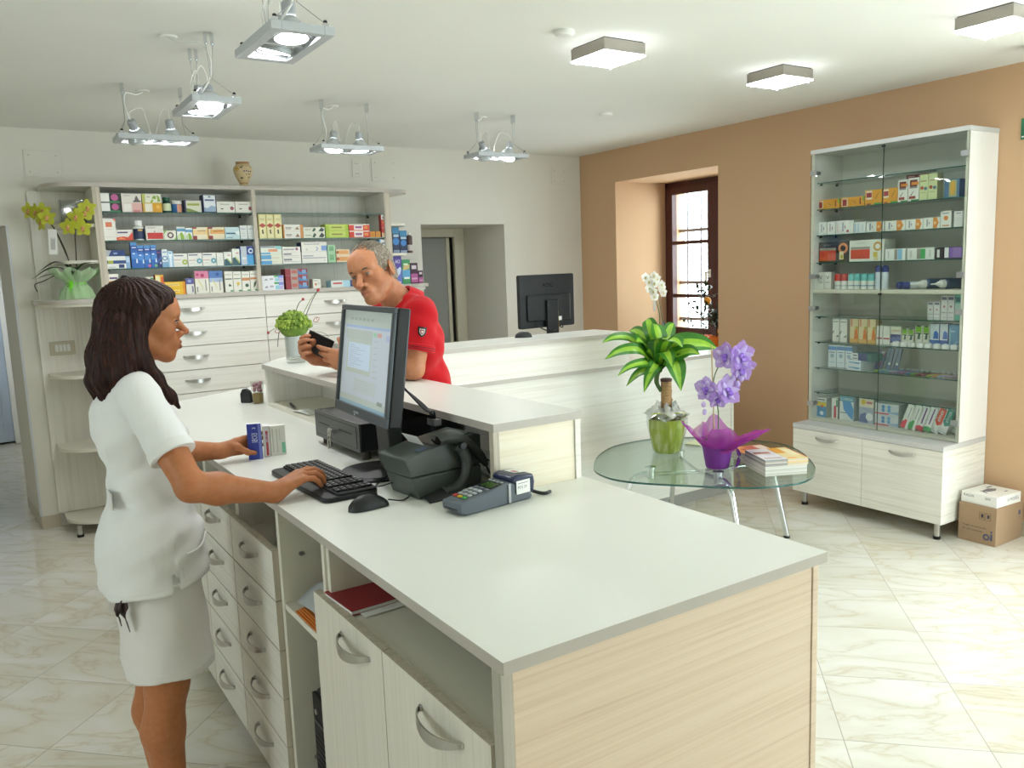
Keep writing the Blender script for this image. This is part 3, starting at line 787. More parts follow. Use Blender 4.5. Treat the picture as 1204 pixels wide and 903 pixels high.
M_bulb = lampmat('bulb_lens', '#fbfdff', 110.)
M_reflector = mat('bulb_glass', '#c9d0d2', .2, .3)
def pendant(cx, cy, horiz, tilts, label):
    t = thing('pendant_spotlight', label, 'pendant lamp', (cx, cy, CZ), 'twin-bulb cardan spotlights hung on wires')
    z0 = 2.33; th = .026
    Mx = Matrix.Translation((cx, cy, 0)) @ rotm(0, 0, 0 if horiz else 90)
    fr = MB(Mx); L, Wd = .385/2, .195/2; bo = .032
    fr.box(-L, L, -Wd, -Wd+bo, z0, z0+th, M_alum_paint); fr.box(-L, L, Wd-bo, Wd, z0, z0+th, M_alum_paint)
    fr.box(-L, -L+bo, -Wd+bo, Wd-bo, z0, z0+th, M_alum_paint); fr.box(L-bo, L, -Wd+bo, Wd-bo, z0, z0+th, M_alum_paint)
    fr.box(-.012, .012, -Wd+bo, Wd-bo, z0+.008, z0+th, M_alum_paint)
    fr.build('frame', t, bevel=.0015)
    for k, s in enumerate((-1, 1)):
        bx = s*.083
        Mk = Mx @ Matrix.Translation((bx, 0, z0+.012))
        ring = MB(Mk)
        for r in (.062, .0565): ring.tube([(r*math.cos(a*PI/16), r*math.sin(a*PI/16), 0) for a in range(32)], .0028, M_alum, 6, closed=True)
        rg = ring.build('gimbal_ring', t)
        ax, ay = tilts[k]
        Mb = Mk @ rotm(ax, ay, 0)
        b = MB(Mb).lathe([(.0505, -.006), (.054, .0), (.052, .012), (.034, .045), (.022, .058)], M_reflector, cap=False).build('bulb', t)
        MB(Mb).lathe([(0, -.007), (.035, -.0065), (.0505, -.004)], M_bulb, cap=False).build('lens', b)
        MB(Mb).lathe([(.021, .056), (.021, .10), (.017, .106), (0, .106)], mat('lamp_socket', '#a9adb1', .5, .2)).build('socket', b)
        wr = MB(Mx); c0 = Mx.inverted() @ (Mb @ Vector((0, 0, .106)))
        pts = [c0+Vector((0, 0, 0)), c0+Vector((.0, .0, .04)), Vector((bx*.6, .02, z0+.17)), Vector((bx*.3, .05, z0+.10)), Vector((bx*.1, .05, z0+.03))]
        wr.tube(smooth(pts, 6), .0022, M_white, 6); wr.build('lead', b)
    bx = MB(Mx).box(-.03, .03, .02, .06, z0+th, z0+th+.018, M_white).build('terminal_block', t, bevel=.003)
    for s in (-1, 1):
        x = s*.14; zy = z0+.10
        for dy in (-.013, .013):
            hooks = MB(Mx); w = MB(Mx); cl = MB(Mx)
            hooks.cyl((x, dy, CZ-.045), (x, dy, CZ-.0005), .0075, M_chrome, n=10); hooks.cyl((x, dy, CZ-.06), (x, dy, CZ-.045), .004, M_chrome, n=8)
            w.tube([(x, dy, CZ-.055), (x, dy*.25, zy)], .0011, M_alum, 5)
            w.tube([(x, dy*.25, zy), (s*(L-.022), (Wd-.02)*(1 if dy > 0 else -1), z0+th+.012)], .0011, M_alum, 5)
            cl.box(s*(L-.022)-.008, s*(L-.022)+.008, (Wd-.02)*(1 if dy > 0 else -1)-.008, (Wd-.02)*(1 if dy > 0 else -1)+.008, z0+th, z0+th+.013, M_chrome)
            cl.ball((s*(L-.022), (Wd-.02)*(1 if dy > 0 else -1), z0+th+.016), .007, M_black, 8, 6)
            hooks.build('ceiling_hook', t); w.build('wire', t); cl.build('wire_clip', t, bevel=.001)
    cr = MB(Mx); cr.lathe([(.032, CZ-.007), (.036, CZ-.0005)], M_white, M=Matrix.Translation((-.02, .13, 0)))
    cb = [(-.02, .13, CZ-.008), (-.06, .10, CZ-.03), (-.12, .03, CZ-.04), (-.135, 0, CZ-.10), (-.12, 0, CZ-.17), (-.11, .03, z0+.06), (-.04, .04, z0+th+.01)]
    cr.tube(smooth(cb, 8), .0035, M_white, 8); cr.build('supply_cable', t)
def smooth(pts, n=8):
    """Catmull-Rom through pts"""
    P = [Vector(p) for p in pts]; P = [P[0]*2-P[1]]+P+[P[-1]*2-P[-2]]
    out = []
    for i in range(1, len(P)-2):
        for k in range(n):
            t = k/n; a, b, c, d = P[i-1], P[i], P[i+1], P[i+2]
            out.append(.5*((2*b)+(c-a)*t+(2*a-5*b+4*c-d)*t*t+(3*b-a-3*c+d)*t**3))
    out.append(P[-2]); return out
pendant(.91, 2.655, False, ((0, 6), (8, -14)), 'twin-bulb wire pendant nearest the viewer, at the top picture edge')
pendant(.93, 3.755, False, ((6, 38), (0, 0)), 'twin-bulb wire pendant between the nearest one and the orchid corner')
pendant(.90, 4.70, True, ((30, -25), (12, -8)), 'twin-bulb wire pendant above the yellow orchid end of the shelving')
pendant(1.955, 4.71, True, ((-12, 10), (0, 0)), 'twin-bulb wire pendant hanging before the middle of the shelving')
pendant(2.99, 4.70, True, ((25, -35), (-8, 22)), 'twin-bulb wire pendant hanging before the doorway niche')

# ------------------------------------------------------------------ glass table
ZG = .52
rim = [Vector((x, min(y, 3.825), 0)) for x, y in ((2.778, 3.491), (2.959, 3.673), (3.17, 3.80), (3.343, 3.825), (3.521, 3.80), (3.734, 3.66), (3.868, 3.471), (3.951, 3.291), (3.951, 3.118), (3.839, 2.924), (3.676, 2.739), (3.561, 2.645), (3.431, 2.575), (3.293, 2.559), (3.119, 2.622), (2.998, 2.728), (2.896, 2.858), (2.805, 2.97), (2.722, 3.096), (2.685, 3.207), (2.689, 3.309), (2.717, 3.4))]
def smooth_closed(P, n=6):
    N = len(P); out = []
    for i in range(N):
        a, b, c, d = P[i-1], P[i], P[(i+1) % N], P[(i+2) % N]
        for q in range(n):
            t = q/n; out.append(.5*((2*b)+(c-a)*t+(2*a-5*b+4*c-d)*t*t+(3*b-a-3*c+d)*t**3))
    return out
rim = smooth_closed(rim)[::-1]
tc = sum(rim, Vector())/len(rim)
t = thing('glass_table', 'rounded glass table with chrome legs carrying plants and magazines', 'table', (tc.x, tc.y, 0))
MB().prism([(p.x, p.y) for p in rim], ZG-.010, ZG, M_tableglass, mside=M_tableedge).build('glass_top', t, angle=60)
feet = [(3.842, 3.041), (3.53, 3.68), (2.84, 3.42), (3.18, 2.78)]
for fx, fy in feet:
    d = Vector((tc.x-fx, tc.y-fy, 0)); d.normalize()
    a = Vector((fx, fy, .012)); bnd = Vector((fx, fy, ZG-.075))+d*.11; pk = bnd+d*.11+Vector((0, 0, .022))
    l = MB(); l.tube([a, a+(bnd-a)*.5, bnd-(bnd-a).normalized()*.05]+smooth([bnd-(bnd-a).normalized()*.05, bnd-Vector((0, 0, .006))+d*.008, bnd+d*.055+Vector((0, 0, .022)), pk], 5), .0155, M_chrome, 16)
    l.lathe([(.018, 0), (.018, .012)], M_black, M=Matrix.Translation((fx, fy, 0)))
    o = l.build('leg', t)
    MB(Matrix.Translation((pk.x, pk.y, 0))).lathe([(.024, ZG-.075), (.024, ZG-.02), (.03, ZG-.018), (.03, ZG-.0105)], M_chrome).build('puck', o)
    MB().tube([pk, Vector((tc.x, tc.y, pk.z))], .011, M_chrome, 12).build('crossbar', o)

# ------------------------------------------------------------------ goods on the shelves
_colm = {}
def cm(h, rough=.42):
    if h not in _colm: _colm[h] = mat('print_'+h.strip('#'), h, rough)
    return _colm[h]
W_, K_ = '#e4e4df', '#24242a'
DES = {
 'pinkdisc': ('#1d2a25', '#1c3b2c', [('r',.02,.12,.45,1,W_),('r',.46,0,1,.2,'#2c7a46'),('d',.72,.58,.36,'#b04f86')]),
 'mount': ('#dcd6cc', '#d8d2c6', [('r',.1,.75,.45,.82,'#a7a0a8'),('p',[(.62,.1),(.68,.5),(.76,.85),(.84,.5),(.92,.1)],'#5d5c58'),('r',.58,.08,.96,.26,'#57504e')]),
 'pinkhalf': ('#dcd0c8', '#d8cdc4', [('r',.5,0,1,1,'#d9aaa4'),('r',.1,.1,.45,.9,'#e4e0d8'),('r',.55,.02,.9,.25,'#c9807c')]),
 'leaves': ('#b9bd62', '#a8b04a', [('r',.16,.05,1,1,'#dcdcc8'),('p',[(.5,.5),(.6,.8),(.75,.75),(.72,.4)],'#8aa83f'),('p',[(.4,.05),(.5,.4),(.6,.3),(.52,.05)],'#9db44d'),('p',[(.8,.1),(.95,.2),(.9,.7),(.78,.9)],'#8ba544'),('r',.25,.6,.4,.7,'#9a9a90')]),
 'orangehalf': ('#cfa441', '#c39232', [('r',.12,.08,.5,.95,'#dedacc'),('r',.52,0,1,1,'#d59a1f'),('d',.8,.6,.2,'#e2b64a')]),
 'hill': ('#2f2d56', '#26244a', [('r',.08,.04,.95,.95,'#cdceb8'),('p',[(.08,.04),(.08,.35),(.3,.3),(.6,.15),(.8,.04)],'#77863c'),('r',.15,.55,.85,.72,'#9aa34b')]),
 'wave': ('#2b3057', '#232a4c', [('r',.06,.06,.94,.97,'#d6dade'),('p',[(.06,.06),(.06,.3),(.3,.25),(.6,.4),(.94,.35),(.94,.06)],'#8fa5bd'),('r',.15,.66,.85,.75,'#4c5a80'),('r',.42,.85,.6,.92,'#4c5a80')]),
 'reddot': ('#dad8cc', '#d4d2c6', [('r',.2,.72,.7,.8,'#a5a39c'),('r',.22,.3,.36,.4,'#55545a'),('d',.84,.4,.17,'#8d4a58')]),
 'orangesq': ('#e2dfd6', '#d8d6cf', [('r',.25,.62,.72,.84,'#d4754f'),('p',[(.78,1),(1,1),(1,.86)],'#d56a4a'),('r',.3,.5,.7,.52,'#b9b7b0'),('r',.1,.16,.9,.18,'#c9c7c0')]),
 'swoosh': ('#dfd9d2', '#d5cfc6', [('p',[(0,0),(0,.28),(.4,.38),(.7,.3),(1,.8),(1,0)],'#cf4632'),('p',[(0,.1),(.3,.3),(.6,.1)],'#e08a55'),('r',.08,.68,.7,.8,'#5b4a78')]),
 'redblock': ('#d9d6cd', '#cfccc2', [('r',.08,.08,.96,.52,'#c23330'),('r',.08,.84,.55,.88,'#8e8c86'),('p',[(.46,.56),(.54,.56),(.5,.68)],'#8a2a2a')]),
 'ring': ('#d7d9c8', '#cfd3b8', [('p',[(0,.6),(0,1),(.25,1)],'#8fb15c'),('p',[(1,0),(1,.4),(.8,0)],'#8fb15c'),('g',.52,.5,.33,'#6e3f58')]),
 'leafblue': ('#dfe3df', '#cfdbe2', [('r',0,.64,1,.86,'#5d93b8'),('p',[(.4,.02),(.35,.5),(.6,.58),(.85,.3),(.9,.02)],'#8aae3c'),('p',[(.1,.02),(.05,.3),(.3,.5),(.28,.02)],'#b9d08a')]),
 'beige': ('#ddd3b8', '#d0c4a4', [('r',0,.4,1,.78,'#e1c48e'),('r',0,.86,.25,1,'#8c3030'),('r',0,0,.25,.3,'#8c3030'),('r',.3,.66,.85,.72,'#a58a60'),('r',.93,0,1,1,'#d3a353')]),
 'beige2': ('#d9cfb0', '#d9a64c', [('r',.1,.45,1,.8,'#dda75c'),('r',0,.86,.25,1,'#8c3030'),('r',0,0,.25,.3,'#8c3030'),('r',.3,.62,.9,.72,'#a86a30')]),
 'paleblue': ('#b8d0d2', '#a9c5cc', [('r',.06,.42,.72,.54,'#3d5f7c'),('p',[(.6,.6),(1,.3),(1,.7)],'#dbe7e6'),('r',.1,.1,.5,.18,'#7b9aa3')]),
 'palegrey': ('#cfd4d0', '#c6ccc8', [('r',.12,.72,.8,.78,'#8f9aa4'),('r',.12,.4,.7,.43,'#b2b8b8'),('r',.12,.2,.7,.23,'#b2b8b8')]),
 'navyflat': ('#26386c', '#8f959e', [('r',0,0,.3,1,'#a7abb0'),('p',[(.14,0),(.3,.95),(1,.95),(1,0)],'#243a72'),('r',.4,.3,.6,.6,'#7d93b8')]),
 'whitenavy': ('#dfe0da', '#d8d8d2', [('r',.02,.4,1,.66,'#2f4a82'),('r',.08,.42,.35,.66,'#a8b03e'),('r',.62,.06,.9,.34,'#2f3c70'),('r',.1,.1,.45,.16,'#b7b9b8')]),
 'paleblue2': ('#86a8cf', '#7c9fc8', [('r',.1,.5,.9,.9,'#bcd2e6')]),
 'blue0': ('#2f66b4', '#2a3f80', [('r',0,.88,1,1,'#4f8cc8'),('r',0,.72,1,.88,'#2c4c95'),('r',.2,.78,.85,.82,'#cfdcef'),('r',0,.35,1,.6,'#4a86cc'),('r',.25,.54,.6,.59,'#d6e3f2'),('p',[(.7,.2),(.95,.2),(.9,.38),(.75,.35)],'#d9e6f4')]),
 'blue1': ('#2f66b4', '#2a3f80', [('r',0,.88,1,1,'#4f8cc8'),('r',0,.72,1,.88,'#2c4c95'),('r',.15,.80,.85,.84,'#cfdcef'),('r',0,.35,1,.6,'#4a86cc'),('r',.2,.58,.6,.63,'#d6e3f2'),('p',[(.7,.24),(.95,.24),(.9,.42),(.75,.38)],'#d9e6f4'),('d',.75,.09,.06,'#d35f92')]),
 'blue2': ('#2f66b4', '#2a3f80', [('r',0,.88,1,1,'#4f8cc8'),('r',0,.72,1,.88,'#2c4c95'),('r',.15,.80,.85,.84,'#cfdcef'),('r',0,.35,1,.6,'#4a86cc'),('r',.2,.58,.6,.63,'#d6e3f2'),('p',[(.7,.24),(.95,.24),(.9,.42),(.75,.38)],'#d9e6f4'),('d',.75,.09,.06,'#7db65a')]),
 'blue3': ('#27346a', '#222d5c', [('r',.1,.84,.8,.88,'#9e5a86'),('p',[(0,.2),(1,.5),(1,.7),(0,.4)],'#3c5a9a'),('r',.6,.2,.9,.32,'#b8c8e0')]),
 'brush': ('#d9e0e4', '#9db9d0', [('r',0,0,1,.3,'#7ea6c8'),('r',.15,.8,.85,.88,'#8fa9bd'),('g',.5,.5,.14,'#6d93b5')]),
 'brush2': ('#a6c8e2', '#7fb0d6', [('p',[(.3,0),(.35,.5),(.1,.8),(.5,1),(.9,.8),(.65,.5),(.7,0)],'#e2ecf2'),('r',.3,.82,.7,.9,'#5f9bca')]),
 'roset_y': ('#deded6', '#d6d6ce', [('r',.06,.8,.72,.88,'#565c78'),('r',.04,.5,.52,.54,'#b86f78'),('f',.8,.35,.2,'#a3b04c'),('r',.06,.24,.4,.27,'#c3c3bd')]),
 'roset_b': ('#deded6', '#d6d6ce', [('r',.06,.82,.7,.9,'#565c78'),('r',.04,.44,.52,.48,'#b86f78'),('f',.8,.4,.2,'#5597ab'),('r',.06,.24,.4,.27,'#c3c3bd')]),
 'plain': ('#dcdcd4', '#d4d4cc', [('r',.2,.4,.8,.43,'#c0c0ba'),('r',.2,.6,.8,.63,'#c8c8c2')]),
 'teal': ('#dcded4', '#d2d4ca', [('p',[(0,0),(.05,.45),(.5,.5),(1,.15),(1,0)],'#24515c'),('p',[(.3,.5),(.9,.1),(.98,.2),(.42,.54)],'#a9b86a'),('r',.5,.7,.85,.78,'#c88a8a')]),
 'silver': ('#2c3f8c', '#26377a', [('r',0,0,1,.55,'#3f93c8'),('r',.05,.55,1,.9,'#27397e'),('r',.05,.02,.48,1,'#b9c2c8'),('r',.12,.3,.42,.42,'#d6dce0'),('g',.8,.75,.14,'#c8d6e8')]),
 'yellowwhite': ('#c9c43a', '#bdb834', [('r',0,.7,1,1,'#e2ded2'),('r',.1,.78,.9,.86,'#5b4a78'),('r',0,.66,1,.7,'#cf7f4a')]),
 'greencorner': ('#dcdac8', '#d2d0be', [('p',[(.86,.72),(.9,.95),(1,.95),(1,.7)],'#4c8a5c')]),
 'yellowred': ('#d9a92c', '#c23b2a', [('r',.05,.05,.55,.95,'#e2d9a8'),('r',.68,.3,1,.9,'#cf5a2c')]),
 'yellow': ('#e0b323', '#cf7a26', [('r',.05,.35,.7,.7,'#ead68c'),('r',.08,.45,.66,.58,'#c08a18'),('r',.88,0,1,1,'#d88a1e')]),
 'violet': ('#d8d6d0', '#cfcdc8', [('r',0,.62,1,1,'#565391'),('d',.45,.82,.1,'#8fa5cf'),('r',.7,.1,.9,.5,'#77758c')]),
 'pinktop': ('#dcd9cc', '#d3d0c2', [('r',0,.66,1,1,'#cf7c9a'),('d',.55,.8,.08,'#a83058'),('d',.2,.84,.06,'#a83058'),('r',.72,.1,.8,.6,'#8a8a86'),('p',[(.2,.6),(.45,.3),(.55,.1),(.5,.32),(.25,.64)],'#cfc77a'),('r',.1,.06,.18,.3,'#77777a')]),
 'bluetop': ('#dcd9cc', '#d3d0c2', [('r',0,.68,1,1,'#4d74b0'),('d',.62,.85,.08,'#2f4f90'),('r',0,.5,1,.68,'#9db2cf'),('r',.72,.1,.8,.6,'#8a8a86'),('p',[(.2,.6),(.45,.3),(.55,.1),(.5,.32),(.25,.64)],'#cfc77a'),('r',.1,.06,.18,.3,'#77777a')]),
 'herb1': ('#dedcd0', '#c4c2b6', [('r',.05,.6,.9,.66,'#5a706a'),('r',.1,.82,.85,.86,'#aaa8a0'),('p',[(.4,.3),(.55,.42),(.7,.34),(.85,.3),(.6,.26)],'#3c4a38'),('r',.6,.02,.98,.09,'#3f8a5c')]),
 'herb2': ('#dedcd0', '#c4c2b6', [('r',.05,.62,.9,.66,'#5a706a'),('r',.1,.82,.85,.86,'#aaa8a0'),('d',.6,.4,.08,'#d2b23a'),('r',.5,.25,.56,.36,'#7a8a4a'),('r',.6,.02,.98,.09,'#3f8a5c')]),
 'herb3': ('#dedcd0', '#c4c2b6', [('r',.02,.54,.98,.68,'#c88450'),('r',.1,.82,.85,.86,'#aaa8a0'),('d',.6,.3,.09,'#33573a'),('r',.6,.02,.98,.09,'#3f8a5c')]),
 'herb4': ('#dedcd0', '#c4c2b6', [('r',.02,.58,.98,.68,'#c88450'),('r',.1,.82,.85,.86,'#aaa8a0'),('p',[(.4,.15),(.5,.4),(.95,.55),(.75,.3)],'#3c5238'),('r',.6,.02,.98,.09,'#3f8a5c')]),
 'cream': ('#d2c88c', '#c4b878', [('r',.14,.05,.86,.95,'#dcd4a0'),('p',[(.0,.54),(.5,.64),(1,.54),(.5,.44)],'#a8402f'),('p',[(.4,.2),(.6,.2),(.55,.38),(.35,.36)],'#3a3832'),('r',.2,.74,.8,.84,'#c9c192')]),
 'triangle': ('#dcdad0', '#c98a4a', [('r',.86,0,1,1,'#c98a4a'),('r',0,0,.06,1,'#c98a4a'),('p',[(.6,.2),(.82,.2),(.71,.65)],'#8a6a42'),('r',.12,.4,.42,.55,'#7c7a74'),('r',.12,.2,.38,.27,'#b0776a')]),
 'leafprint': ('#d8d8c8', '#c9c9b6', [('p',[(.4,.2),(.5,.9),(.6,.6),(.5,.1)],'#3c5a42'),('p',[(.7,.2),(.85,.95),(.98,.5),(.9,.1)],'#35423a'),('r',.08,.4,.36,.6,'#a9a994')]),
 'lime': ('#a6bd3c', '#9ab52a', [('r',.16,.04,.86,.96,'#b9ca5c'),('r',.26,.42,.72,.6,'#8a7a3a'),('r',0,0,.03,1,'#86a51e')]),
 'redwhite': ('#cc3a22', '#bf3420', [('r',.24,.1,.68,.92,'#e3d9d2'),('r',.3,.35,.62,.68,'#9a5a8a'),('r',.74,.3,.92,.66,'#dd8a3a'),('r',.0,.86,1,1,'#dfd3c8')]),
 'orangecube': ('#cf8a28', '#5a4a3c', [('r',.15,.15,.85,.85,'#c67f20')]),
 'redtall': ('#c83a36', '#b23430', [('r',0,.78,1,1,'#e0dcd6'),('r',.15,.84,.85,.9,'#77737a'),('r',.12,.62,.88,.7,'#e0803c'),('r',.12,.4,.8,.44,'#e0b4b0'),('r',0,0,1,.2,'#dcc69a')]),
 'bepplus': ('#d2d8cc', '#c6cec4', [('r',.02,.82,.7,.92,'#4d5a80'),('r',.36,.3,.8,.62,'#d9926a'),('r',.72,.6,1,1,'#8fc0c4'),('r',0,0,.45,.22,'#6aa5c8')]),
 'bepplus2': ('#d6d8c4', '#c6cec4', [('r',0,.5,.48,.92,'#5c9cc6'),('r',0,0,.5,.36,'#4f93c4'),('r',.5,.6,.85,.68,'#c9b8a2'),('r',.5,.2,.75,.26,'#c9b8a2')]),
 'whitelogo': ('#dedcd4', '#d4d2ca', [('r',.06,.36,.66,.6,'#9a9696'),('d',.8,.55,.28,'#8a5a6a')]),
 'whiteline': ('#dedcd4', '#d4d2ca', [('r',.06,.5,.5,.78,'#77767c'),('r',.06,.3,.95,.38,'#a5a4a6')]),
 'whiteline2': ('#dfddd5', '#d4d2ca', [('r',.04,.42,.95,.5,'#9a98a2'),('r',.04,.6,.45,.68,'#8a8aa0'),('r',.85,.2,.92,.26,'#a0a0a4')]),
 'bepanthol': ('#dedcd2', '#26305c', [('r',.78,.1,1,.62,'#7f9fcf'),('t','Bepanthol',.12,.68,.58,.2,'#4a4f78'),('p',[(.55,.1),(.62,.3),(.56,.5),(.6,.52),(.66,.3),(.6,.08)],'#8fa3c0'),('d',.2,.24,.1,'#bcbcb4')]),
 'mint': ('#9cc59c', '#8fba90', [('r',.2,.25,.8,.85,'#77a87c'),('r',.3,.4,.7,.46,'#568a60')]),
 'orangewhite': ('#dfc9a8', '#d2b68c', [('r',.2,.2,.9,.8,'#d79a5a'),('d',.1,.5,.25,'#a85a2c')]),
 'whiteblue': ('#dcdcd8', '#5f93b8', [('r',0,.3,.2,1,'#5fa3cf'),('r',.3,.35,.95,.6,'#8c8c96')]),
 'rainbow': ('#dedde0', '#cfd3d6', [('r',.56,.74,.76,1,'#4ea060'),('r',.76,.6,.99,1,'#7f8ad0'),('r',.6,.1,.8,.6,'#8cc3cf'),('r',.8,.1,.97,.55,'#b9a8d2'),('p',[(.1,.3),(.2,.6),(.28,.3)],'#8f8c92'),('r',.35,.35,.52,.6,'#a9a6b2')]),
 'darkred': ('#8f2833', '#7e222c', [('r',.24,0,.56,1,'#a8958c'),('r',.28,.3,.52,.75,'#b05a50'),('p',[(.58,.1),(.58,.8),(.8,.3),(1,.4),(1,.05)],'#4f7fae'),('r',.76,.3,.94,.85,'#7fa0c4')]),
 'orangedot': ('#deddd0', '#d2d1c4', [('d',.35,.42,.13,'#c9763a'),('r',.15,.8,.7,.86,'#8a8a86'),('r',.6,.4,.9,.6,'#c9c9bc')]),
 'lacalut': ('#a8cfdc', '#9cc4d2', [('r',0,0,.5,1,'#d8dcd8'),('r',.08,.45,.46,.7,'#c0504a'),('r',.8,0,1,1,'#3a4a80')]),
 'darkblue': ('#1e2c4c', '#1a2642', [('r',0,.75,1,1,'#3a7ea8'),('r',.15,.62,.9,.72,'#a9c4d6'),('d',.5,.45,.14,'#3f7ec0'),('r',.05,.02,.95,.12,'#8a9ab0')]),
 'ao': ('#5c4a9c', '#4c3c8a', [('r',0,0,1,.55,'#6c78bc'),('t','AO',.22,.74,.6,.13,'#ece8f2'),('p',[(.1,.28),(.3,.5),(.8,.62),(.95,.56),(.75,.36),(.3,.24)],'#c9d6ea'),('r',.05,.02,.8,.1,'#dcd8ea')]),
 'greenlens': ('#3f8c5a', '#35784c', [('r',0,.25,1,.58,'#5c9cc4'),('p',[(.1,.55),(.9,.62),(1,.8),(.2,.74)],'#c9b07a'),('r',.2,.76,.75,.84,'#c6dcc0'),('r',.2,.2,.9,.28,'#dcE6dc')]),
 'plum': ('#3c1f33', '#331a2b', [('r',0,.05,1,.48,'#a8588c'),('r',.15,.7,.8,.88,'#cfc2cc'),('r',.1,.2,.9,.28,'#c89ab8')]),
 'orangelow': ('#dd9a2c', '#c98a24', [('r',.05,.1,.3,.9,'#e2d4bc'),('r',.08,.15,.26,.8,'#9c2f30'),('r',.8,.2,.86,.85,'#8c3a24'),('r',.92,.5,1,1,'#7fa53c'),('p',[(.45,.7),(.6,.5),(.66,.35),(.62,.34)],'#9a6a20')]),
 'orangetall': ('#dd9c34', '#c98a24', [('r',.06,.38,.42,.95,'#e6d8c4'),('r',.08,.5,.4,.82,'#9c2f36'),('p',[(.5,0),(1,.1),(1,.0)],'#3f8c3f'),('r',.55,.02,1,.12,'#3f9a44'),('r',.1,.02,.35,.1,'#8c3030'),('p',[(.6,.4),(.82,.8),(.84,.78),(.64,.38)],'#7a5a2a')]),
 'brownwhite': ('#e2e0da', '#d3d1cc', [('r',.14,.62,.84,.92,'#6c2f2c'),('r',.3,.7,.98,.82,'#dd8a34'),('r',.1,.1,.7,.22,'#9c3a30'),('p',[(.2,.25),(.3,.25),(.55,.44),(.5,.44)],'#4c4a4a'),('r',.14,.55,.84,.62,'#8a8a8c'),('r',.3,0,1,.07,'#3f8c4a')]),
 'palegreen': ('#c9d3a2', '#a9ad82', [('r',.1,.72,.8,.77,'#9a8a62'),('d',.3,.48,.07,'#a8503a'),('d',.72,.45,.07,'#5c7a8a'),('r',.2,.28,.8,.31,'#a9a878')]),
 'capsule': ('#4f7396', '#33508a', [('r',.3,.05,.82,.95,'#a8a878'),('p',[(.45,.15),(.38,.5),(.45,.85),(.65,.9),(.72,.5),(.62,.15)],'#dba53c')]),
 'ecr': ('#e0e2de', '#d2d4d0', [('r',.28,.25,.4,.85,'#8f93a6'),('p',[(.55,.3),(.66,.5),(.55,.7)],'#8a4a86')]),
 'heart': ('#e2e3df', '#d2d4d0', [('r',.36,.2,.44,.85,'#8f93a6'),('p',[(.5,.3),(.56,.5),(.5,.7)],'#8a4a86'),('d',.68,.2,.1,'#b0304a'),('r',.06,.1,.12,.8,'#d8bcc4')]),
 'stripes': ('#dfe4e4', '#cfd6d8', [('r',.05,.1,.18,.9,'#a9c3dc'),('r',.3,.1,.44,.9,'#b9cfe4'),('r',.7,.15,.8,.85,'#c9d2d6')]),
 'orangeend': ('#e0e2dc', '#d4d6d0', [('r',.58,.02,.82,.98,'#d88a36'),('p',[(.82,.1),(.92,.5),(.82,.9)],'#d88a36'),('r',.18,.2,.26,.85,'#8f93a6'),('p',[(.32,.35),(.38,.5),(.32,.65)],'#8a4a86'),('d',.7,.5,.14,'#e6c08a')]),
 'talldisc': ('#e2e2dc', '#b0b2b0', [('r',.15,.84,.75,.9,'#8a86a0'),('d',.5,.58,.14,'#dd8a3c'),('r',.15,.1,.8,.17,'#cf8a5a')]),
 'tallplain': ('#dfe0dc', '#cfd1ce', [('r',.2,.84,.75,.9,'#8a86a0'),('r',.2,.55,.8,.57,'#c0c2c4'),('r',.2,.4,.8,.42,'#c0c2c4')]),
 'blackring': ('#262424', '#1f1e1e', [('r',.03,.08,.58,.58,'#c8452f'),('r',.03,.58,.58,.7,'#9a948c'),('t','VICHY',.16,.78,.26,.1,'#8a8680'),('g',.82,.66,.26,'#d88a5a'),('r',.7,.12,.84,.5,'#d8cfae'),('r',.74,.16,.82,.34,'#a8a03a')]),
 'whitering': ('#dfe2da', '#c9ccc4', [('r',.04,.12,.6,.56,'#cc4634'),('r',.04,.57,.6,.68,'#96938c'),('t','VICHY',.22,.8,.24,.09,'#a9a9a4'),('g',.82,.68,.22,'#c9a45a'),('r',.7,.2,.82,.42,'#cfb850'),('r',.72,.03,.84,.2,'#d8cf9a')]),
 'wb': ('#dfe3de', '#cfd3ce', [('r',.46,.06,.6,.94,'#8c8680'),('r',.62,.06,.84,.94,'#7fb3d6'),('r',.12,.2,.2,.8,'#c3c6c6')]),
 'wg': ('#dfe2dc', '#cfd3ce', [('r',.36,.06,.5,.94,'#8c8680'),('r',.5,.08,.68,.92,'#3fa55c'),('r',.1,.2,.18,.8,'#c3c6c6'),('r',.82,.2,.88,.8,'#c3c6c6')]),
 'blackletters': ('#24222a', '#1d1c22', [('r',.25,.15,.55,.8,'#d6d6d8')]),
 'violetend': ('#2b2540', '#241f36', [('r',.02,.1,.26,.95,'#dfe0e2'),('r',.3,.08,1,.95,'#7f5cae'),('r',.5,.08,.96,.95,'#8f72b6')]),
 'vee': ('#dfe0d8', '#d2d3cb', [('p',[(.22,.8),(.5,.58),(.78,.8),(.7,.8),(.5,.66),(.3,.8)],'#77776f'),('r',.2,.38,.8,.42,'#9a9a94')]),
 'greyletters': ('#d6d7da', '#c6c7ca', [('r',.1,.82,.85,.94,'#6c708a'),('d',.5,.55,.05,'#b0767a'),('r',.1,.28,.9,.32,'#a9aab0'),('r',.1,.08,.9,.12,'#b9bac0')]),
 'tealtall': ('#5fae9c', '#4f9c8a', [('r',.15,.7,.9,.86,'#2f6c7a'),('r',0,.4,1,.64,'#9cc4bc')]),
 'blacktri': ('#e0dfda', '#cfcec8', [('r',.1,.86,.85,.9,'#8a8a88'),('p',[(.0,.42),(.3,.5),(.0,.3)],'#2a2a2a'),('p',[(.5,.2),(.9,.3),(.9,.2)],'#2a2a2a')]),
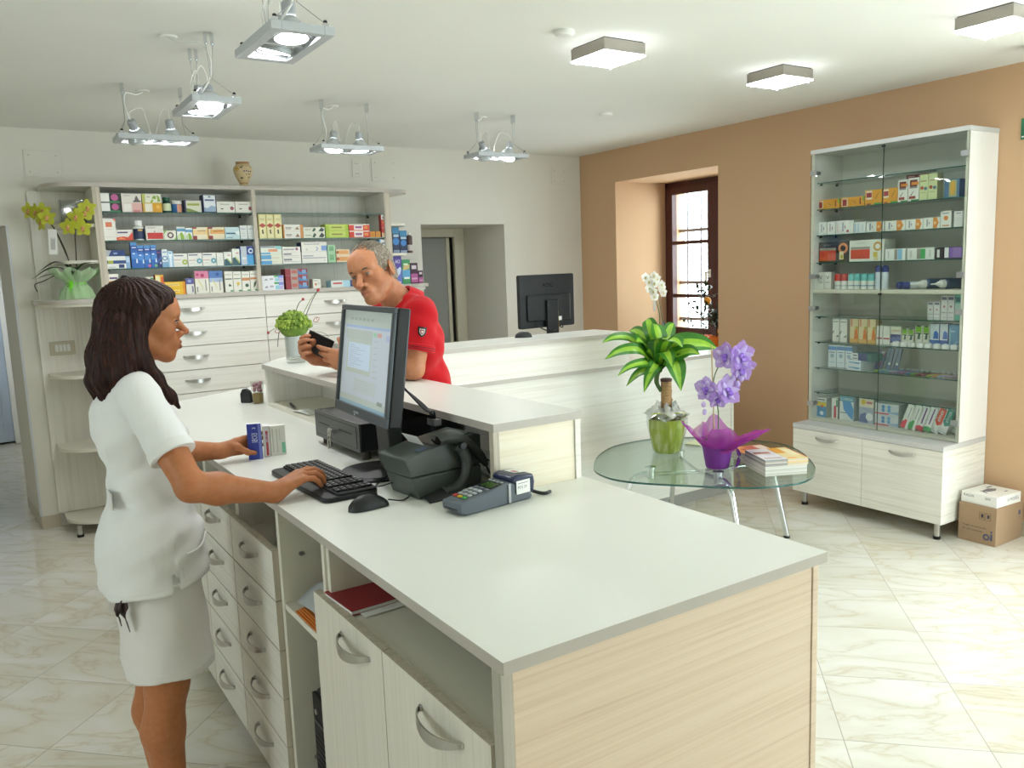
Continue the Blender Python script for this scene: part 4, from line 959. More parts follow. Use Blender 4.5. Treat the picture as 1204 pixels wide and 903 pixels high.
 'flame': ('#e0cfa2', '#d2bc8a', [('r',.1,.66,.3,1,'#cf8a6a'),('p',[(.5,.1),(.6,.55),(.9,.6),(1,.2),(.85,.05)],'#d87a2c'),('d',.82,.62,.07,'#b0a04a'),('r',0,.0,1,.15,'#d6a85c')]),
 'redline': ('#dfdfda', '#cfcfca', [('r',.05,.28,.95,.36,'#b8505a')]),
 'navylow': ('#dcd9d2', '#cfccc6', [('r',0,.1,.96,.58,'#2f3c7a'),('d',.3,.3,.14,'#5c6ea8'),('d',.72,.34,.14,'#5c6ea8'),('r',.1,.74,.9,.82,'#d3b59c')]),
 'greenwh': ('#dcdccf', '#c9c9bc', [('r',.08,.68,.9,.94,'#7fb040'),('r',.2,.94,.8,1,'#3c4a3a'),('p',[(.3,.35),(.45,.62),(.75,.6),(.7,.35)],'#46645c'),('r',.2,.04,.85,.18,'#7fae40'),('r',.1,.6,.9,.66,'#4c5c4a')]),
 'bluefig': ('#c9d3dc', '#2f4c9a', [('r',0,.06,1,.32,'#3f69b4'),('p',[(.35,.36),(.45,.65),(.7,.72),(.95,.6),(.95,.36)],'#3f6cc0'),('r',0,.32,.95,.36,'#e0e4e8')]),
 'seablue': ('#5f93b8', '#4f82a8', [('r',.1,.7,.6,.75,'#a9cbdc'),('r',.02,.1,.2,.85,'#86b3cc'),('p',[(.2,.1),(.9,.1),(.9,.35)],'#7fadc8')]),
 'bluecap': ('#d6dfe8', '#c3d0dc', [('r',0,.78,1,.95,'#5c8cc8'),('d',.5,.52,.1,'#9ab0c4'),('r',.15,.2,.8,.24,'#a9bccf'),('r',.15,.66,.85,.7,'#7f93ac')]),
 'bluetab': ('#3f8cc0', '#b9bcbc', [('r',.03,.56,1,.78,'#e2c63c'),('r',.03,.8,1,.99,'#dfe0dc'),('r',.1,.86,.9,.93,'#6c7078'),('d',.65,.56,.07,'#cf4a3a'),('d',.62,.2,.11,'#d6e6f0')]),
 'redstripe': ('#dadbd8', '#c6c8c6', [('r',.35,.05,.75,.65,'#b84a58'),('r',.7,.6,1,.95,'#3f8a70')]),
 'corega': ('#d8dedf', '#aebac2', [('r',0,.8,1,1,'#3f93ae'),('t','COREGA',.06,.84,.88,.11,'#e6ecec'),('p',[(.2,.8),(.3,.45),(.65,.2),(.95,.05),(1,.5),(.8,.8)],'#4f93d0'),('r',.08,.3,.5,.34,'#6c7a90')]),
 'tabs': ('#a9b0c6', '#b6babd', [('r',0,.66,1,1,'#ddd6c2'),('d',.3,.86,.1,'#d8b83a'),('r',.5,.8,.9,.9,'#cf7f86'),('p',[(0,.05),(.1,.35),(.45,.45),(.6,.2),(.6,.02)],'#5c6c9c'),('d',.72,.28,.16,'#dfe2e6')]),
}
def carton(name, label, cat, M, w, h, d, des, group, top=None, rest=None):
    """carton with front at local y=0 (facing -y), x to the right, z up"""
    body, side, ops = DES[des]
    mb = MB(M); bm_, sm = cm(body), cm(side)
    mb.box(0, w, 0, d, 0, h, sm, faces={'y0': bm_})
    def disc(u, v, r, col, y, r0=0, n=18, lobes=0):
        cx, cy = u*w, v*h; R_ = r*h; vs = []; fs = []
        for k in range(n):
            a = 2*PI*k/n; q = R_*(1+.18*math.cos(lobes*a)) if lobes else R_
            vs.append((min(max(cx+q*math.cos(a), 0), w), y, min(max(cy+q*math.sin(a), 0), h)))
        if r0:
            for k in range(n):
                a = 2*PI*k/n; vs.append((cx+r0*h*math.cos(a), y, cy+r0*h*math.sin(a)))
            fs = [(k, (k+1) % n, n+(k+1) % n, n+k) for k in range(n)]
        else: fs = [tuple(range(n))]
        mb.add(vs, fs, cm(col))
    for i, o in enumerate(ops):
        y = -.0002-.00008*i
        if o[0] == 'r': mb.add([(o[1]*w, y, o[2]*h), (o[3]*w, y, o[2]*h), (o[3]*w, y, o[4]*h), (o[1]*w, y, o[4]*h)], [(0, 1, 2, 3)], cm(o[5]))
        elif o[0] == 'p': mb.add([(a*w, y, b*h) for a, b in o[1]], [tuple(range(len(o[1])))], cm(o[2]))
        elif o[0] == 'd': disc(o[1], o[2], o[3], o[4], y)
        elif o[0] == 'f': disc(o[1], o[2], o[3], o[4], y, 0, 48, 8); disc(o[1], o[2], o[3]*.35, body, y-.00004)
        elif o[0] == 'g': disc(o[1], o[2], o[3], o[4], y, o[3]*.55, 24)
        elif o[0] == 't': mb.text(o[1], (o[2]*w, y, o[3]*h), (1, 0, 0), (0, 0, 1), o[4]*w, o[5]*h, cm(o[6]))
    return tag(mb.build(name, smooth=False), label, cat, group)
def round_good(kind, label, M, r, h, group):
    t = thing({'@bottle_green': 'pill_bottle', '@jar_blue': 'pill_jar', '@tub': 'pill_bottle', '@nozzle': 'nozzle_bottle', '@spray': 'spray_can'}.get(kind, 'roll_on'), label, 'bottle', M.to_translation(), group)
    b = MB(M); c = MB(M); l = MB(M)
    if kind == '@bottle_green':
        b.lathe([(r, 0), (r, h*.62), (r*.7, h*.76), (r*.7, h*.8)], cm('#1f3d33', .2)); c.lathe([(r*.82, h*.78), (r*.82, h)], cm('#1f5a44'))
        l.lathe([(r*1.01, h*.12), (r*1.01, h*.6)], cm('#c6d0a8'), cap=False)
    elif kind == '@jar_blue':
        b.lathe([(r, 0), (r, h*.72)], cm('#2f5f96', .25)); c.lathe([(r*.97, h*.72), (r*.97, h)], cm('#d6d4cc'))
        l.add([(r*1.01*math.cos(a), r*1.01*math.sin(a), z) for a in (-1.7, -1.45, -1.2, -.95, -.7) for z in (.02*h, .68*h)], [(2*i, 2*i+2, 2*i+3, 2*i+1) for i in range(4)], cm('#c98a6a'))
    elif kind == '@tub':
        b.lathe([(r*.92, 0), (r, h*.03), (r, h*.66), (r*.72, h*.74)], cm('#d8dad6', .3)); c.lathe([(r*.72, h*.74), (r*.74, h*.97), (r*.66, h)], cm('#e2e2de'))
        l.lathe([(r*1.01, h*.06), (r*1.01, h*.58)], cm('#2b3656'), cap=False); l.add([(r*1.02*math.cos(a), r*1.02*math.sin(a), z) for a in (-1.9, -1.6, -1.3, -1.0) for z in (h*.46, h*.55)], [(2*i, 2*i+2, 2*i+3, 2*i+1) for i in range(3)], cm('#c9a24a'))
    elif kind == '@nozzle':
        b.lathe([(r, 0), (r, h*.74), (r*.5, h*.8)], cm('#4a2f2c', .3)); c.lathe([(r*.45, h*.78), (r*.4, h*.85), (r*.12, h)], cm('#e0e0dc'))
        l.lathe([(r*1.01, h*.1), (r*1.01, h*.36)], cm('#b9b4b0'), cap=False)
    elif kind == '@spray':
        b.lathe([(r*.95, 0), (r, .005), (r, h*.72)], cm('#cfd8e0', .3)); c.lathe([(r, h*.725), (r*1.02, h*.9), (r*.8, h*.97), (r*.4, h)], cm('#2f3f86', .3))
        l.add([(r*1.01*math.cos(a), r*1.01*math.sin(a), z) for a in (-2.9, -2.6, -2.3, -2.0) for z in (h*.42, h*.56)], [(2*i, 2*i+2, 2*i+3, 2*i+1) for i in range(3)], cm('#9aa6c0'))
    else:
        colr = '#c23026' if 'red' in kind else '#6fc0c0'
        b.lathe([(r*.95, 0), (r, .004), (r, h*.54)], cm('#dfe2dc', .3)); c.lathe([(r*.99, h*.55), (r, h*.9), (r*.85, h)], cm(colr, .3))
        l.lathe([(r*1.01, h*.2), (r*1.01, h*.26)], cm('#9aa6ae' if 'red' in kind else '#5f86b4'), cap=False)
    b.build('body', t); c.build('cap', t); l.build('label', t)
    return t
ROWS = {  # row: (front axis, front plane, depth, group)
 'a1': ('y', 5.865, .10, 'goods on the first left bay shelf'), 'a2': ('y', 5.865, .10, 'goods on the second left bay shelf'), 'a3': ('y', 5.865, .10, 'goods on the third left bay shelf'), 'a4': ('y', 5.875, .10, 'goods on the ledge of the left bay'),
 'b2': ('y', 5.865, .10, 'goods on the second right bay shelf'), 'b3': ('y', 5.865, .10, 'goods on the third right bay shelf'), 'b4': ('y', 5.875, .10, 'goods on the ledge of the right bay'),
 'e1': ('y', 5.93, .055, 'goods on the curved end shelf'), 'e2': ('y', 5.90, .06, 'goods on the right end of the ledge'),
 'c1': ('x', 4.63, .13, 'goods on the first cabinet shelf'), 'c2': ('x', 4.63, .12, 'goods on the second cabinet shelf'), 'c3': ('x', 4.63, .12, 'goods on the third cabinet shelf'), 'c4': ('x', 4.63, .10, 'goods on the white cabinet shelf'),
 'c5': ('x', 4.66, .08, 'goods on the fifth cabinet shelf'), 'c6': ('x', 4.68, .08, 'goods on the sixth cabinet shelf'), 'c7': ('x', 4.68, .09, 'goods on the seventh cabinet shelf'), 'c9': ('x', 4.64, .12, 'goods on the cabinet floor')}
GOODS = [
('a1', 0.7596, 0.8741, 2.1182, 2.1785, 'pinkdisc', 'black carton with pink disc, upper of its stack, on the upper left bay shelf'),
('a1', 0.7596, 0.8741, 2.06, 2.1182, 'pinkdisc', 'black carton with pink disc, lower of its stack, on the upper left bay shelf'),
('a1', 0.8814, 0.9999, 2.1196, 2.178, 'mount', 'white carton with dark mountain picture, on the pink carton, on the upper left bay shelf'),
('a1', 0.8814, 0.9999, 2.06, 2.1196, 'pinkhalf', 'white carton with pink right half, under the mountain carton, on the upper left bay shelf'),
('a1', 1.0039, 1.1212, 2.1198, 2.1789, 'leaves', 'white carton with green leaves, on the orange carton, on the upper left bay shelf'),
('a1', 1.0039, 1.1212, 2.06, 2.1198, 'orangehalf', 'orange and white carton, under the green leaf carton, on the upper left bay shelf'),
('a1', 1.1281, 1.1839, 2.06, 2.1581, '@bottle_green', 'dark green bottle with round white label, on the upper left bay shelf'),
('a1', 1.1846, 1.2551, 2.06, 2.137, '@jar_blue', 'blue jar with white lid and orange label, on the upper left bay shelf'),
('a1', 1.2637, 1.3753, 2.06, 2.1438, 'hill', 'navy edged carton with green hill, on the upper left bay shelf'),
('a1', 1.3825, 1.4697, 2.06, 2.1788, 'wave', 'tall navy edged white carton with blue wave, on the upper left bay shelf'),
('a1', 1.4704, 1.5912, 2.06, 2.1351, 'reddot', 'long white carton with dark red dot, beside the blue wave carton'),
('a1', 1.5946, 1.7154, 2.06, 2.1366, 'reddot', 'long white carton with dark red dot, against the bay divider'),
('a2', 0.7547, 0.8328, 1.882, 2.0206, 'orangesq', 'tall white carton with orange square, on the second left bay shelf'),
('a2', 0.8302, 0.9284, 1.882, 1.9509, 'swoosh', 'low white carton with red and orange swoosh, on the second left bay shelf'),
('a2', 0.9375, 1.0053, 1.882, 2.0099, '@tub', 'white plastic tub with navy label, on the second left bay shelf'),
('a2', 1.0072, 1.1163, 1.882, 1.9744, 'redblock', 'white carton with big red block, on the second left bay shelf'),
('a2', 1.1188, 1.1941, 1.882, 1.9437, 'ring', 'small green cornered carton with purple ring, on the second left bay shelf'),
('a2', 1.2, 1.251, 1.882, 1.9682, 'leafblue', 'blue topped white carton with green leaf, taller of the two'),
('a2', 1.253, 1.298, 1.882, 1.9596, 'leafblue', 'blue topped white carton with green leaf, smaller of the two'),
('a2', 1.3012, 1.4002, 1.882, 1.9649, 'beige', 'beige and orange carton with dark red corner, left of its twin'),
('a2', 1.403, 1.5085, 1.882, 1.9644, 'beige2', 'beige and orange carton with dark red corner, right of its twin'),
('a2', 1.5119, 1.6093, 1.882, 1.9639, 'paleblue', 'pale blue carton with dark lettering, on the second left bay shelf'),
('a2', 1.6137, 1.6625, 1.882, 1.9751, 'palegrey', 'narrow pale grey carton beside the pale blue carton, on the second left bay shelf'),
('a2', 1.666, 1.7106, 1.882, 1.9749, 'palegrey', 'narrow white carton against the bay divider, on the second left bay shelf'),
('a3', 0.7568, 0.8719, 1.7841, 1.8227, 'navyflat', 'flat navy carton lying on a white one, on the third left bay shelf'),
('a3', 0.7568, 0.8719, 1.704, 1.7841, 'whitenavy', 'white carton with navy band and yellow mark, on the third left bay shelf'),
('a3', 0.8719, 0.8956, 1.704, 1.7834, 'paleblue2', 'small pale blue carton between white and blue ones, on the third left bay shelf'),
('a3', 0.9057, 0.9452, 1.704, 1.8694, 'blue0', 'tallest bright blue carton, leading a row of blue ones, on the third left bay shelf'),
('a3', 0.9455, 0.9833, 1.704, 1.8498, 'blue0', 'bright blue carton without a dot, second of the blue row'),
('a3', 0.9854, 1.023, 1.704, 1.8492, 'blue1', 'bright blue carton with pink dot, on the third left bay shelf'),
('a3', 1.0253, 1.0612, 1.704, 1.8513, 'blue2', 'bright blue carton with green dot, on the third left bay shelf'),
('a3', 1.0603, 1.0895, 1.704, 1.8177, 'blue3', 'dark blue short carton ending the blue row, on the third left bay shelf'),
('a3', 1.0921, 1.1274, 1.704, 1.8225, 'brush', 'white and sky blue brush carton, left of two, on the third left bay shelf'),
('a3', 1.1285, 1.1614, 1.704, 1.8107, 'brush2', 'white and sky blue brush carton, right of two, on the third left bay shelf'),
('a3', 1.1626, 1.2513, 1.704, 1.7927, 'roset_y', 'white carton with yellow green rosette, on the third left bay shelf'),
('a3', 1.2548, 1.3456, 1.704, 1.7935, 'roset_b', 'white carton with blue rosette, left of two, on the third left bay shelf'),
('a3', 1.3486, 1.4383, 1.704, 1.7944, 'roset_b', 'white carton with blue rosette, right of two, on the third left bay shelf'),
('a3', 1.4416, 1.4863, 1.704, 1.7929, 'plain', 'plain narrow white carton by the blue rosettes, on the third left bay shelf'),
('a3', 1.4901, 1.5415, 1.704, 1.7976, 'teal', 'white carton with dark teal leaf corner, shorter, on the third left bay shelf'),
('a3', 1.5466, 1.5973, 1.704, 1.8167, 'teal', 'white carton with dark teal leaf corner, taller, on the third left bay shelf'),
('a3', 1.6022, 1.6939, 1.704, 1.8328, 'silver', 'blue and white pack with silver strip, on the third left bay shelf'),
('a4', 0.7605, 0.8201, 1.522, 1.6726, 'yellowwhite', 'yellow and white carton beside the bay upright, on the left bay ledge'),
('a4', 0.833, 1.0298, 1.522, 1.6457, 'greencorner', 'long white carton behind the dark hair, on the left bay ledge'),
('a4', 1.0392, 1.0917, 1.522, 1.6574, 'yellowred', 'upright yellow and red carton, on the left bay ledge'),
('a4', 1.0928, 1.2245, 1.5653, 1.608, 'yellow', 'yellow carton with white letters, upper of two, on the left bay ledge'),
('a4', 1.0928, 1.2245, 1.522, 1.5653, 'yellow', 'yellow carton with white letters, lower of two, on the left bay ledge'),
('a4', 1.2299, 1.2811, 1.522, 1.6279, 'violet', 'small white carton with violet top, on the left bay ledge'),
('a4', 1.2886, 1.3793, 1.522, 1.6736, 'pinktop', 'white carton with pink top, on the left bay ledge'),
('a4', 1.3826, 1.4716, 1.522, 1.6705, 'bluetop', 'white carton with blue top, on the left bay ledge'),
('a4', 1.4856, 1.5394, 1.522, 1.6648, 'herb1', 'white herb carton with dark leaf, on the left bay ledge'),
('a4', 1.5423, 1.5978, 1.522, 1.6629, 'herb2', 'white herb carton with yellow flower, on the left bay ledge'),
('a4', 1.6008, 1.6563, 1.522, 1.6609, 'herb3', 'white herb carton with orange band and round leaf, on the left bay ledge'),
('a4', 1.6595, 1.7068, 1.522, 1.6621, 'herb4', 'white herb carton with orange band and long leaf, on the left bay ledge'),
('b2', 1.7455, 1.7972, 1.882, 2.0565, 'cream', 'tall cream carton with red diamond, first of three, on the second right bay shelf'),
('b2', 1.7996, 1.8512, 1.882, 2.0567, 'cream', 'tall cream carton with red diamond, middle of three, on the second right bay shelf'),
('b2', 1.8537, 1.9077, 1.882, 2.0569, 'cream', 'tall cream carton with red diamond, last of three, on the second right bay shelf'),
('b2', 1.9158, 2.0603, 1.9356, 1.9799, 'triangle', 'white and orange carton with brown triangle, upper, on the second right bay shelf'),
('b2', 1.9158, 2.0603, 1.882, 1.9356, 'triangle', 'white and orange carton with brown triangle, lower, on the second right bay shelf'),
('b2', 2.0621, 2.2235, 1.9248, 1.9612, 'leafprint', 'white carton with dark green leaf print, upper, on the second right bay shelf'),
('b2', 2.0621, 2.2235, 1.882, 1.9248, 'leafprint', 'white carton with dark green leaf print, lower, on the second right bay shelf'),
('b2', 2.2289, 2.4079, 1.9346, 1.9819, 'lime', 'lime green carton, upper of two, on the second right bay shelf'),
('b2', 2.2289, 2.4079, 1.882, 1.9346, 'lime', 'lime green carton, lower of two, on the second right bay shelf'),
('b2', 2.4119, 2.5761, 1.9333, 1.9815, 'redwhite', 'red and white carton, upper of two, on the second right bay shelf'),
('b2', 2.4119, 2.5761, 1.882, 1.9333, 'redwhite', 'red and white carton, lower of two, on the second right bay shelf'),
('b2', 2.5782, 2.6197, 1.882, 1.9275, 'orangecube', 'small orange cube carton, left of the bottom pair, on the second right bay shelf'),
('b2', 2.6239, 2.6643, 1.882, 1.9272, 'orangecube', 'small orange cube carton, right of the bottom pair, on the second right bay shelf'),
('b2', 2.6752, 2.7187, 1.882, 2.0539, 'redtall', 'tall slim red and white carton by the upright, on the second right bay shelf'),
('b3', 1.7443, 1.8939, 1.7737, 1.8311, 'bepplus', 'pale carton with blue and orange print, upper, on the third right bay shelf'),
('b3', 1.7443, 1.8939, 1.704, 1.7737, 'bepplus2', 'pale carton with blue print, lower, on the third right bay shelf'),
('b3', 1.8979, 2.0311, 1.786, 1.8244, 'whitelogo', 'white carton with grey lettering, top of three, on the third right bay shelf'),
('b3', 1.8979, 2.0311, 1.7488, 1.786, 'whiteline', 'white carton with grey lettering, middle of three, on the third right bay shelf'),
('b3', 1.8979, 2.0311, 1.704, 1.7488, 'whiteline', 'white carton with grey lettering, bottom of three, on the third right bay shelf'),
('b3', 2.0386, 2.2301, 1.785, 1.855, 'bepanthol', 'big white carton with blue right side, on the third right bay shelf'),
('b3', 2.0386, 2.2301, 1.704, 1.785, 'whiteline2', 'wide white carton under the big white one, on the third right bay shelf'),
('b3', 2.2351, 2.294, 1.7724, 1.8316, 'mint', 'small mint green carton, upper of two, on the third right bay shelf'),
('b3', 2.2351, 2.294, 1.704, 1.7724, 'mint', 'small mint green carton, lower of two, on the third right bay shelf'),
('b3', 2.2997, 2.4061, 1.7543, 1.7991, 'orangewhite', 'orange and white carton, upper of two, on the third right bay shelf'),
('b3', 2.2997, 2.4061, 1.704, 1.7543, 'orangewhite', 'orange and white carton, lower of two, on the third right bay shelf'),
('b3', 2.6492, 2.7054, 1.8122, 1.8664, 'whiteblue', 'white carton with blue edge by the upright, top of three'),
('b3', 2.6492, 2.7054, 1.7579, 1.8122, 'whiteblue', 'white carton with blue edge by the upright, middle of three'),
('b3', 2.6492, 2.7054, 1.704, 1.7579, 'whiteblue', 'white carton with blue edge by the upright, bottom of three'),
('b4', 1.74, 1.8947, 1.5781, 1.6248, 'rainbow', 'white carton with rainbow end, upper of two, on the right bay ledge'),
('b4', 1.74, 1.8947, 1.522, 1.5781, 'rainbow', 'white carton with rainbow end, lower of two, on the right bay ledge'),
('b4', 1.9107, 2.0734, 1.621, 1.6671, 'darkred', 'dark red and blue carton, top of three, on the right bay ledge'),
('b4', 1.9107, 2.0734, 1.5749, 1.621, 'darkred', 'dark red and blue carton, middle of three, on the right bay ledge'),
('b4', 1.9107, 2.0734, 1.522, 1.5749, 'darkred', 'dark red and blue carton, bottom of three, on the right bay ledge'),
('b4', 2.1101, 2.1706, 1.522, 1.5884, 'orangedot', 'small white carton with orange dot, on the right bay ledge'),
('b4', 2.2482, 2.4352, 1.522, 1.5713, 'lacalut', 'low white and pale blue carton with red lettering, on the right bay ledge'),
('e1', 2.7915, 2.8493, 1.762, 1.962, 'darkblue', 'tall dark blue carton beside the upright, on the curved end shelf'),
('e1', 2.852, 2.9149, 1.762, 1.9356, 'darkblue', 'dark blue carton, shorter of two, on the curved end shelf'),
('e1', 2.9207, 2.9709, 1.762, 1.9352, '@nozzle', 'brown and white bottle with pointed white cap, on the curved end shelf'),
('e2', 2.7727, 2.842, 1.522, 1.7463, 'ao', 'tall violet lens carton with white oval, at the right ledge end'),
('e2', 2.8444, 2.9132, 1.522, 1.7119, 'greenlens', 'green and blue lens carton beside the violet one, at the right ledge end'),
('e2', 2.9175, 2.9797, 1.522, 1.6836, 'plum', 'plum coloured carton, larger of two, at the right ledge end'),
('e2', 2.9851, 3.0226, 1.522, 1.6223, 'plum', 'plum coloured carton, smaller of two, at the right ledge end'),
('c1', 3.4599, 3.2886, 1.914, 1.9734, 'orangelow', 'flat orange carton nearest the hinge side, high in the glass cabinet'),
('c1', 3.2816, 3.1167, 1.914, 1.9737, 'orangelow', 'flat orange carton, second from hinge side, high in the glass cabinet'),
('c1', 3.112, 3.002, 1.914, 2.0037, 'orangetall', 'taller orange carton left of the door gap, high in the glass cabinet'),
('c1', 2.9979, 2.901, 1.914, 2.0032, 'orangetall', 'taller orange carton right of the door gap, high in the glass cabinet'),
('c1', 2.8987, 2.839, 1.914, 2.0415, 'brownwhite', 'white and brown carton with orange tag, left of two, high in the glass cabinet'),
('c1', 2.8357, 2.77, 1.914, 2.0464, 'brownwhite', 'white and brown carton with orange tag, right of two, high in the glass cabinet'),
('c1', 2.7666, 2.717, 1.914, 2.0588, 'palegreen', 'pale green carton, left of two, high in the glass cabinet'),
('c1', 2.7153, 2.6626, 1.914, 2.06, 'palegreen', 'pale green carton, right of two, high in the glass cabinet'),
('c1', 2.6204, 2.5363, 1.914, 2.0153, 'capsule', 'blue carton with yellow capsule picture, high in the glass cabinet'),
('c2', 3.4382, 3.3792, 1.751, 1.8349, 'ecr', 'small white carton with violet mark, first in its row, on the second cabinet shelf'),
('c2', 3.3761, 3.3151, 1.751, 1.8335, 'ecr', 'small white carton with violet mark, second in its row, on the second cabinet shelf'),
('c2', 3.3116, 3.1885, 1.751, 1.835, 'heart', 'white carton with red heart, on the second cabinet shelf'),
('c2', 3.1847, 3.1042, 1.751, 1.8178, 'stripes', 'white carton with pale blue stripes, on the second cabinet shelf'),
('c2', 3.0996, 2.9823, 1.751, 1.8136, 'orangeend', 'white carton with orange end, left of the door gap, on the second cabinet shelf'),
('c2', 2.9759, 2.8484, 1.751, 1.8111, 'orangeend', 'white carton with orange end, first right of the door gap, on the second cabinet shelf'),
('c2', 2.8455, 2.7387, 1.751, 1.8119, 'orangeend', 'white carton with orange end, second right of the door gap, on the second cabinet shelf'),
('c2', 2.7359, 2.639, 1.751, 1.8143, 'orangeend', 'white carton with orange end, beside the tall cartons, on the second cabinet shelf'),
('c2', 2.6368, 2.5752, 1.751, 1.8438, 'talldisc', 'tall white carton with orange disc, on the second cabinet shelf'),
('c2', 2.5608, 2.5116, 1.751, 1.8385, 'tallplain', 'tall plain white carton with small mark, on the second cabinet shelf'),
('c3', 3.4359, 3.2188, 1.577, 1.7074, 'blackring', 'black carton with red panel and orange ring, on the third cabinet shelf'),
('c3', 3.2131, 2.9782, 1.577, 1.708, 'whitering', 'large white carton with red panel and gold ring, on the third cabinet shelf'),
('c3', 2.97, 2.8411, 1.577, 1.6468, 'wb', 'white carton with grey and blue bands, on the third cabinet shelf'),
('c3', 2.8296, 2.6675, 1.577, 1.6456, 'wg', 'white carton with grey and green bands, on the third cabinet shelf'),
('c3', 2.6626, 2.6132, 1.577, 1.6446, 'blackletters', 'small black carton with white letters, on the third cabinet shelf'),
('c3', 2.6094, 2.5077, 1.577, 1.6451, 'violetend', 'violet carton with white end, on the third cabinet shelf'),
('c4', 3.4415, 3.394, 1.406, 1.5159, 'vee', 'white carton marked with a V, left of two, on the white cabinet shelf'),
('c4', 3.3914, 3.3409, 1.406, 1.5151, 'vee', 'white carton marked with a V, right of two, on the white cabinet shelf'),
('c4', 3.3269, 3.2823, 1.406, 1.5018, '@roll_red', 'white roll-on with red cap, left of two, on the white cabinet shelf'),
('c4', 3.2786, 3.2347, 1.406, 1.5012, '@roll_red', 'white roll-on with red cap, right of two, on the white cabinet shelf'),
('c4', 3.2287, 3.189, 1.406, 1.5022, '@roll_aqua', 'white roll-on with aqua cap, first of four, on the white cabinet shelf'),
('c4', 3.1854, 3.1452, 1.406, 1.5016, '@roll_aqua', 'white roll-on with aqua cap, second of four, on the white cabinet shelf'),
('c4', 3.1404, 3.0961, 1.406, 1.5009, '@roll_aqua', 'white roll-on with aqua cap, third of four, on the white cabinet shelf'),
('c4', 3.0926, 3.0478, 1.406, 1.5003, '@roll_aqua', 'white roll-on with aqua cap, last of four, on the white cabinet shelf'),
('c4', 3.0423, 3.0028, 1.406, 1.5493, '@spray', 'tall white spray with blue cap, left of two standing, on the white cabinet shelf'),
('c4', 2.9972, 2.9582, 1.406, 1.5483, '@spray', 'tall white spray with blue cap, right of two standing, on the white cabinet shelf'),
('c5', 2.7124, 2.6778, 1.231, 1.3351, 'greyletters', 'short white carton with grey lettering, left of two, below the white cabinet shelf'),
('c5', 2.6752, 2.6386, 1.231, 1.3356, 'greyletters', 'short white carton with grey lettering, right of two, below the white cabinet shelf'),
('c5', 2.6329, 2.5963, 1.231, 1.3701, 'greyletters', 'tall white carton with grey lettering, left of two, below the white cabinet shelf'),
('c5', 2.5939, 2.5564, 1.231, 1.3704, 'greyletters', 'tall white carton with grey lettering, right of two, below the white cabinet shelf'),
('c5', 2.5531, 2.5166, 1.231, 1.3851, 'tealtall', 'tall teal carton by the cabinet side, below the white cabinet shelf'),
('c6', 3.3595, 3.3104, 1.067, 1.2125, 'blacktri', 'white carton with black triangles, left of two, low on the sixth cabinet shelf'),
('c6', 3.3053, 3.2527, 1.067, 1.2116, 'blacktri', 'white carton with black triangles, right of two, low on the sixth cabinet shelf'),
('c6', 3.2327, 3.1735, 1.067, 1.2205, 'flame', 'orange and cream carton, left of three, low on the sixth cabinet shelf'),
('c6', 3.1698, 3.1118, 1.067, 1.2208, 'flame', 'orange and cream carton, middle of three, low on the sixth cabinet shelf'),
('c6', 3.1082, 3.0525, 1.067, 1.2206, 'flame', 'orange and cream carton, right of three, low on the sixth cabinet shelf'),
('c6', 3.0467, 3.0056, 1.067, 1.1803, 'redline', 'white carton with red line, left of two, low on the sixth cabinet shelf'),
('c6', 3.0021, 2.9571, 1.067, 1.1795, 'redline', 'white carton with red line, right of two, low on the sixth cabinet shelf'),
('c6', 2.9526, 2.8831, 1.067, 1.1793, 'navylow', 'white carton with navy lower half, low on the sixth cabinet shelf'),
('c6', 2.8784, 2.8438, 1.067, 1.1698, 'greenwh', 'green and white short carton, left of two, low on the sixth cabinet shelf'),
('c6', 2.8405, 2.8042, 1.067, 1.1689, 'greenwh', 'green and white short carton, right of two, low on the sixth cabinet shelf'),
('c6', 2.7958, 2.7512, 1.067, 1.191, 'greenwh', 'green and white tall carton, left of two, low on the sixth cabinet shelf'),
('c6', 2.748, 2.7087, 1.067, 1.1908, 'greenwh', 'green and white tall carton, right of two, low on the sixth cabinet shelf'),
('c6', 2.7051, 2.6503, 1.067, 1.2056, 'bluefig', 'blue and white pack with blue figure, left of two, low on the sixth cabinet shelf'),
('c6', 2.6452, 2.5984, 1.067, 1.2067, 'bluefig', 'blue and white pack with blue figure, right of two, low on the sixth cabinet shelf'),
('c6', 2.5923, 2.5347, 1.067, 1.203, 'seablue', 'plain sea blue pack by the cabinet side, low on the sixth cabinet shelf'),
('c7', 3.3893, 3.3282, 0.898, 1.0408, 'bluecap', 'white carton with blue cap band, first of three, low on the seventh cabinet shelf'),
('c7', 3.3243, 3.2656, 0.898, 1.0423, 'bluecap', 'white carton with blue cap band, second of three, low on the seventh cabinet shelf'),
('c7', 3.2618, 3.2115, 0.898, 1.0414, 'bluecap', 'white carton with blue cap band, third of three, low on the seventh cabinet shelf'),
('c9', 3.4568, 3.3691, 0.564, 0.6935, 'bluetab', 'blue carton with yellow and white top, on the cabinet floor'),
('c9', 3.3279, 3.2811, 0.564, 0.6989, 'redstripe', 'narrow white carton with red stripe, on the cabinet floor'),
('c9', 3.2688, 3.1667, 0.564, 0.7198, 'corega', 'white carton with blue swoosh across its front, on the cabinet floor'),
('c9', 3.1279, 3.0267, 0.564, 0.7219, 'tabs', 'carton with yellow label and silvery blue picture, on the cabinet floor'),

]
HMAX = {'a1': 2.214, 'a2': 2.052, 'a3': 1.874, 'a4': 1.696, 'b2': 2.052, 'b3': 1.874, 'b4': 1.696, 'e1': 1.966, 'e2': 1.74, 'c1': 2.072, 'c2': 1.906, 'c3': 1.743, 'c4': 1.569, 'c5': 1.38, 'c6': 1.223, 'c7': 1.059, 'c9': .727}
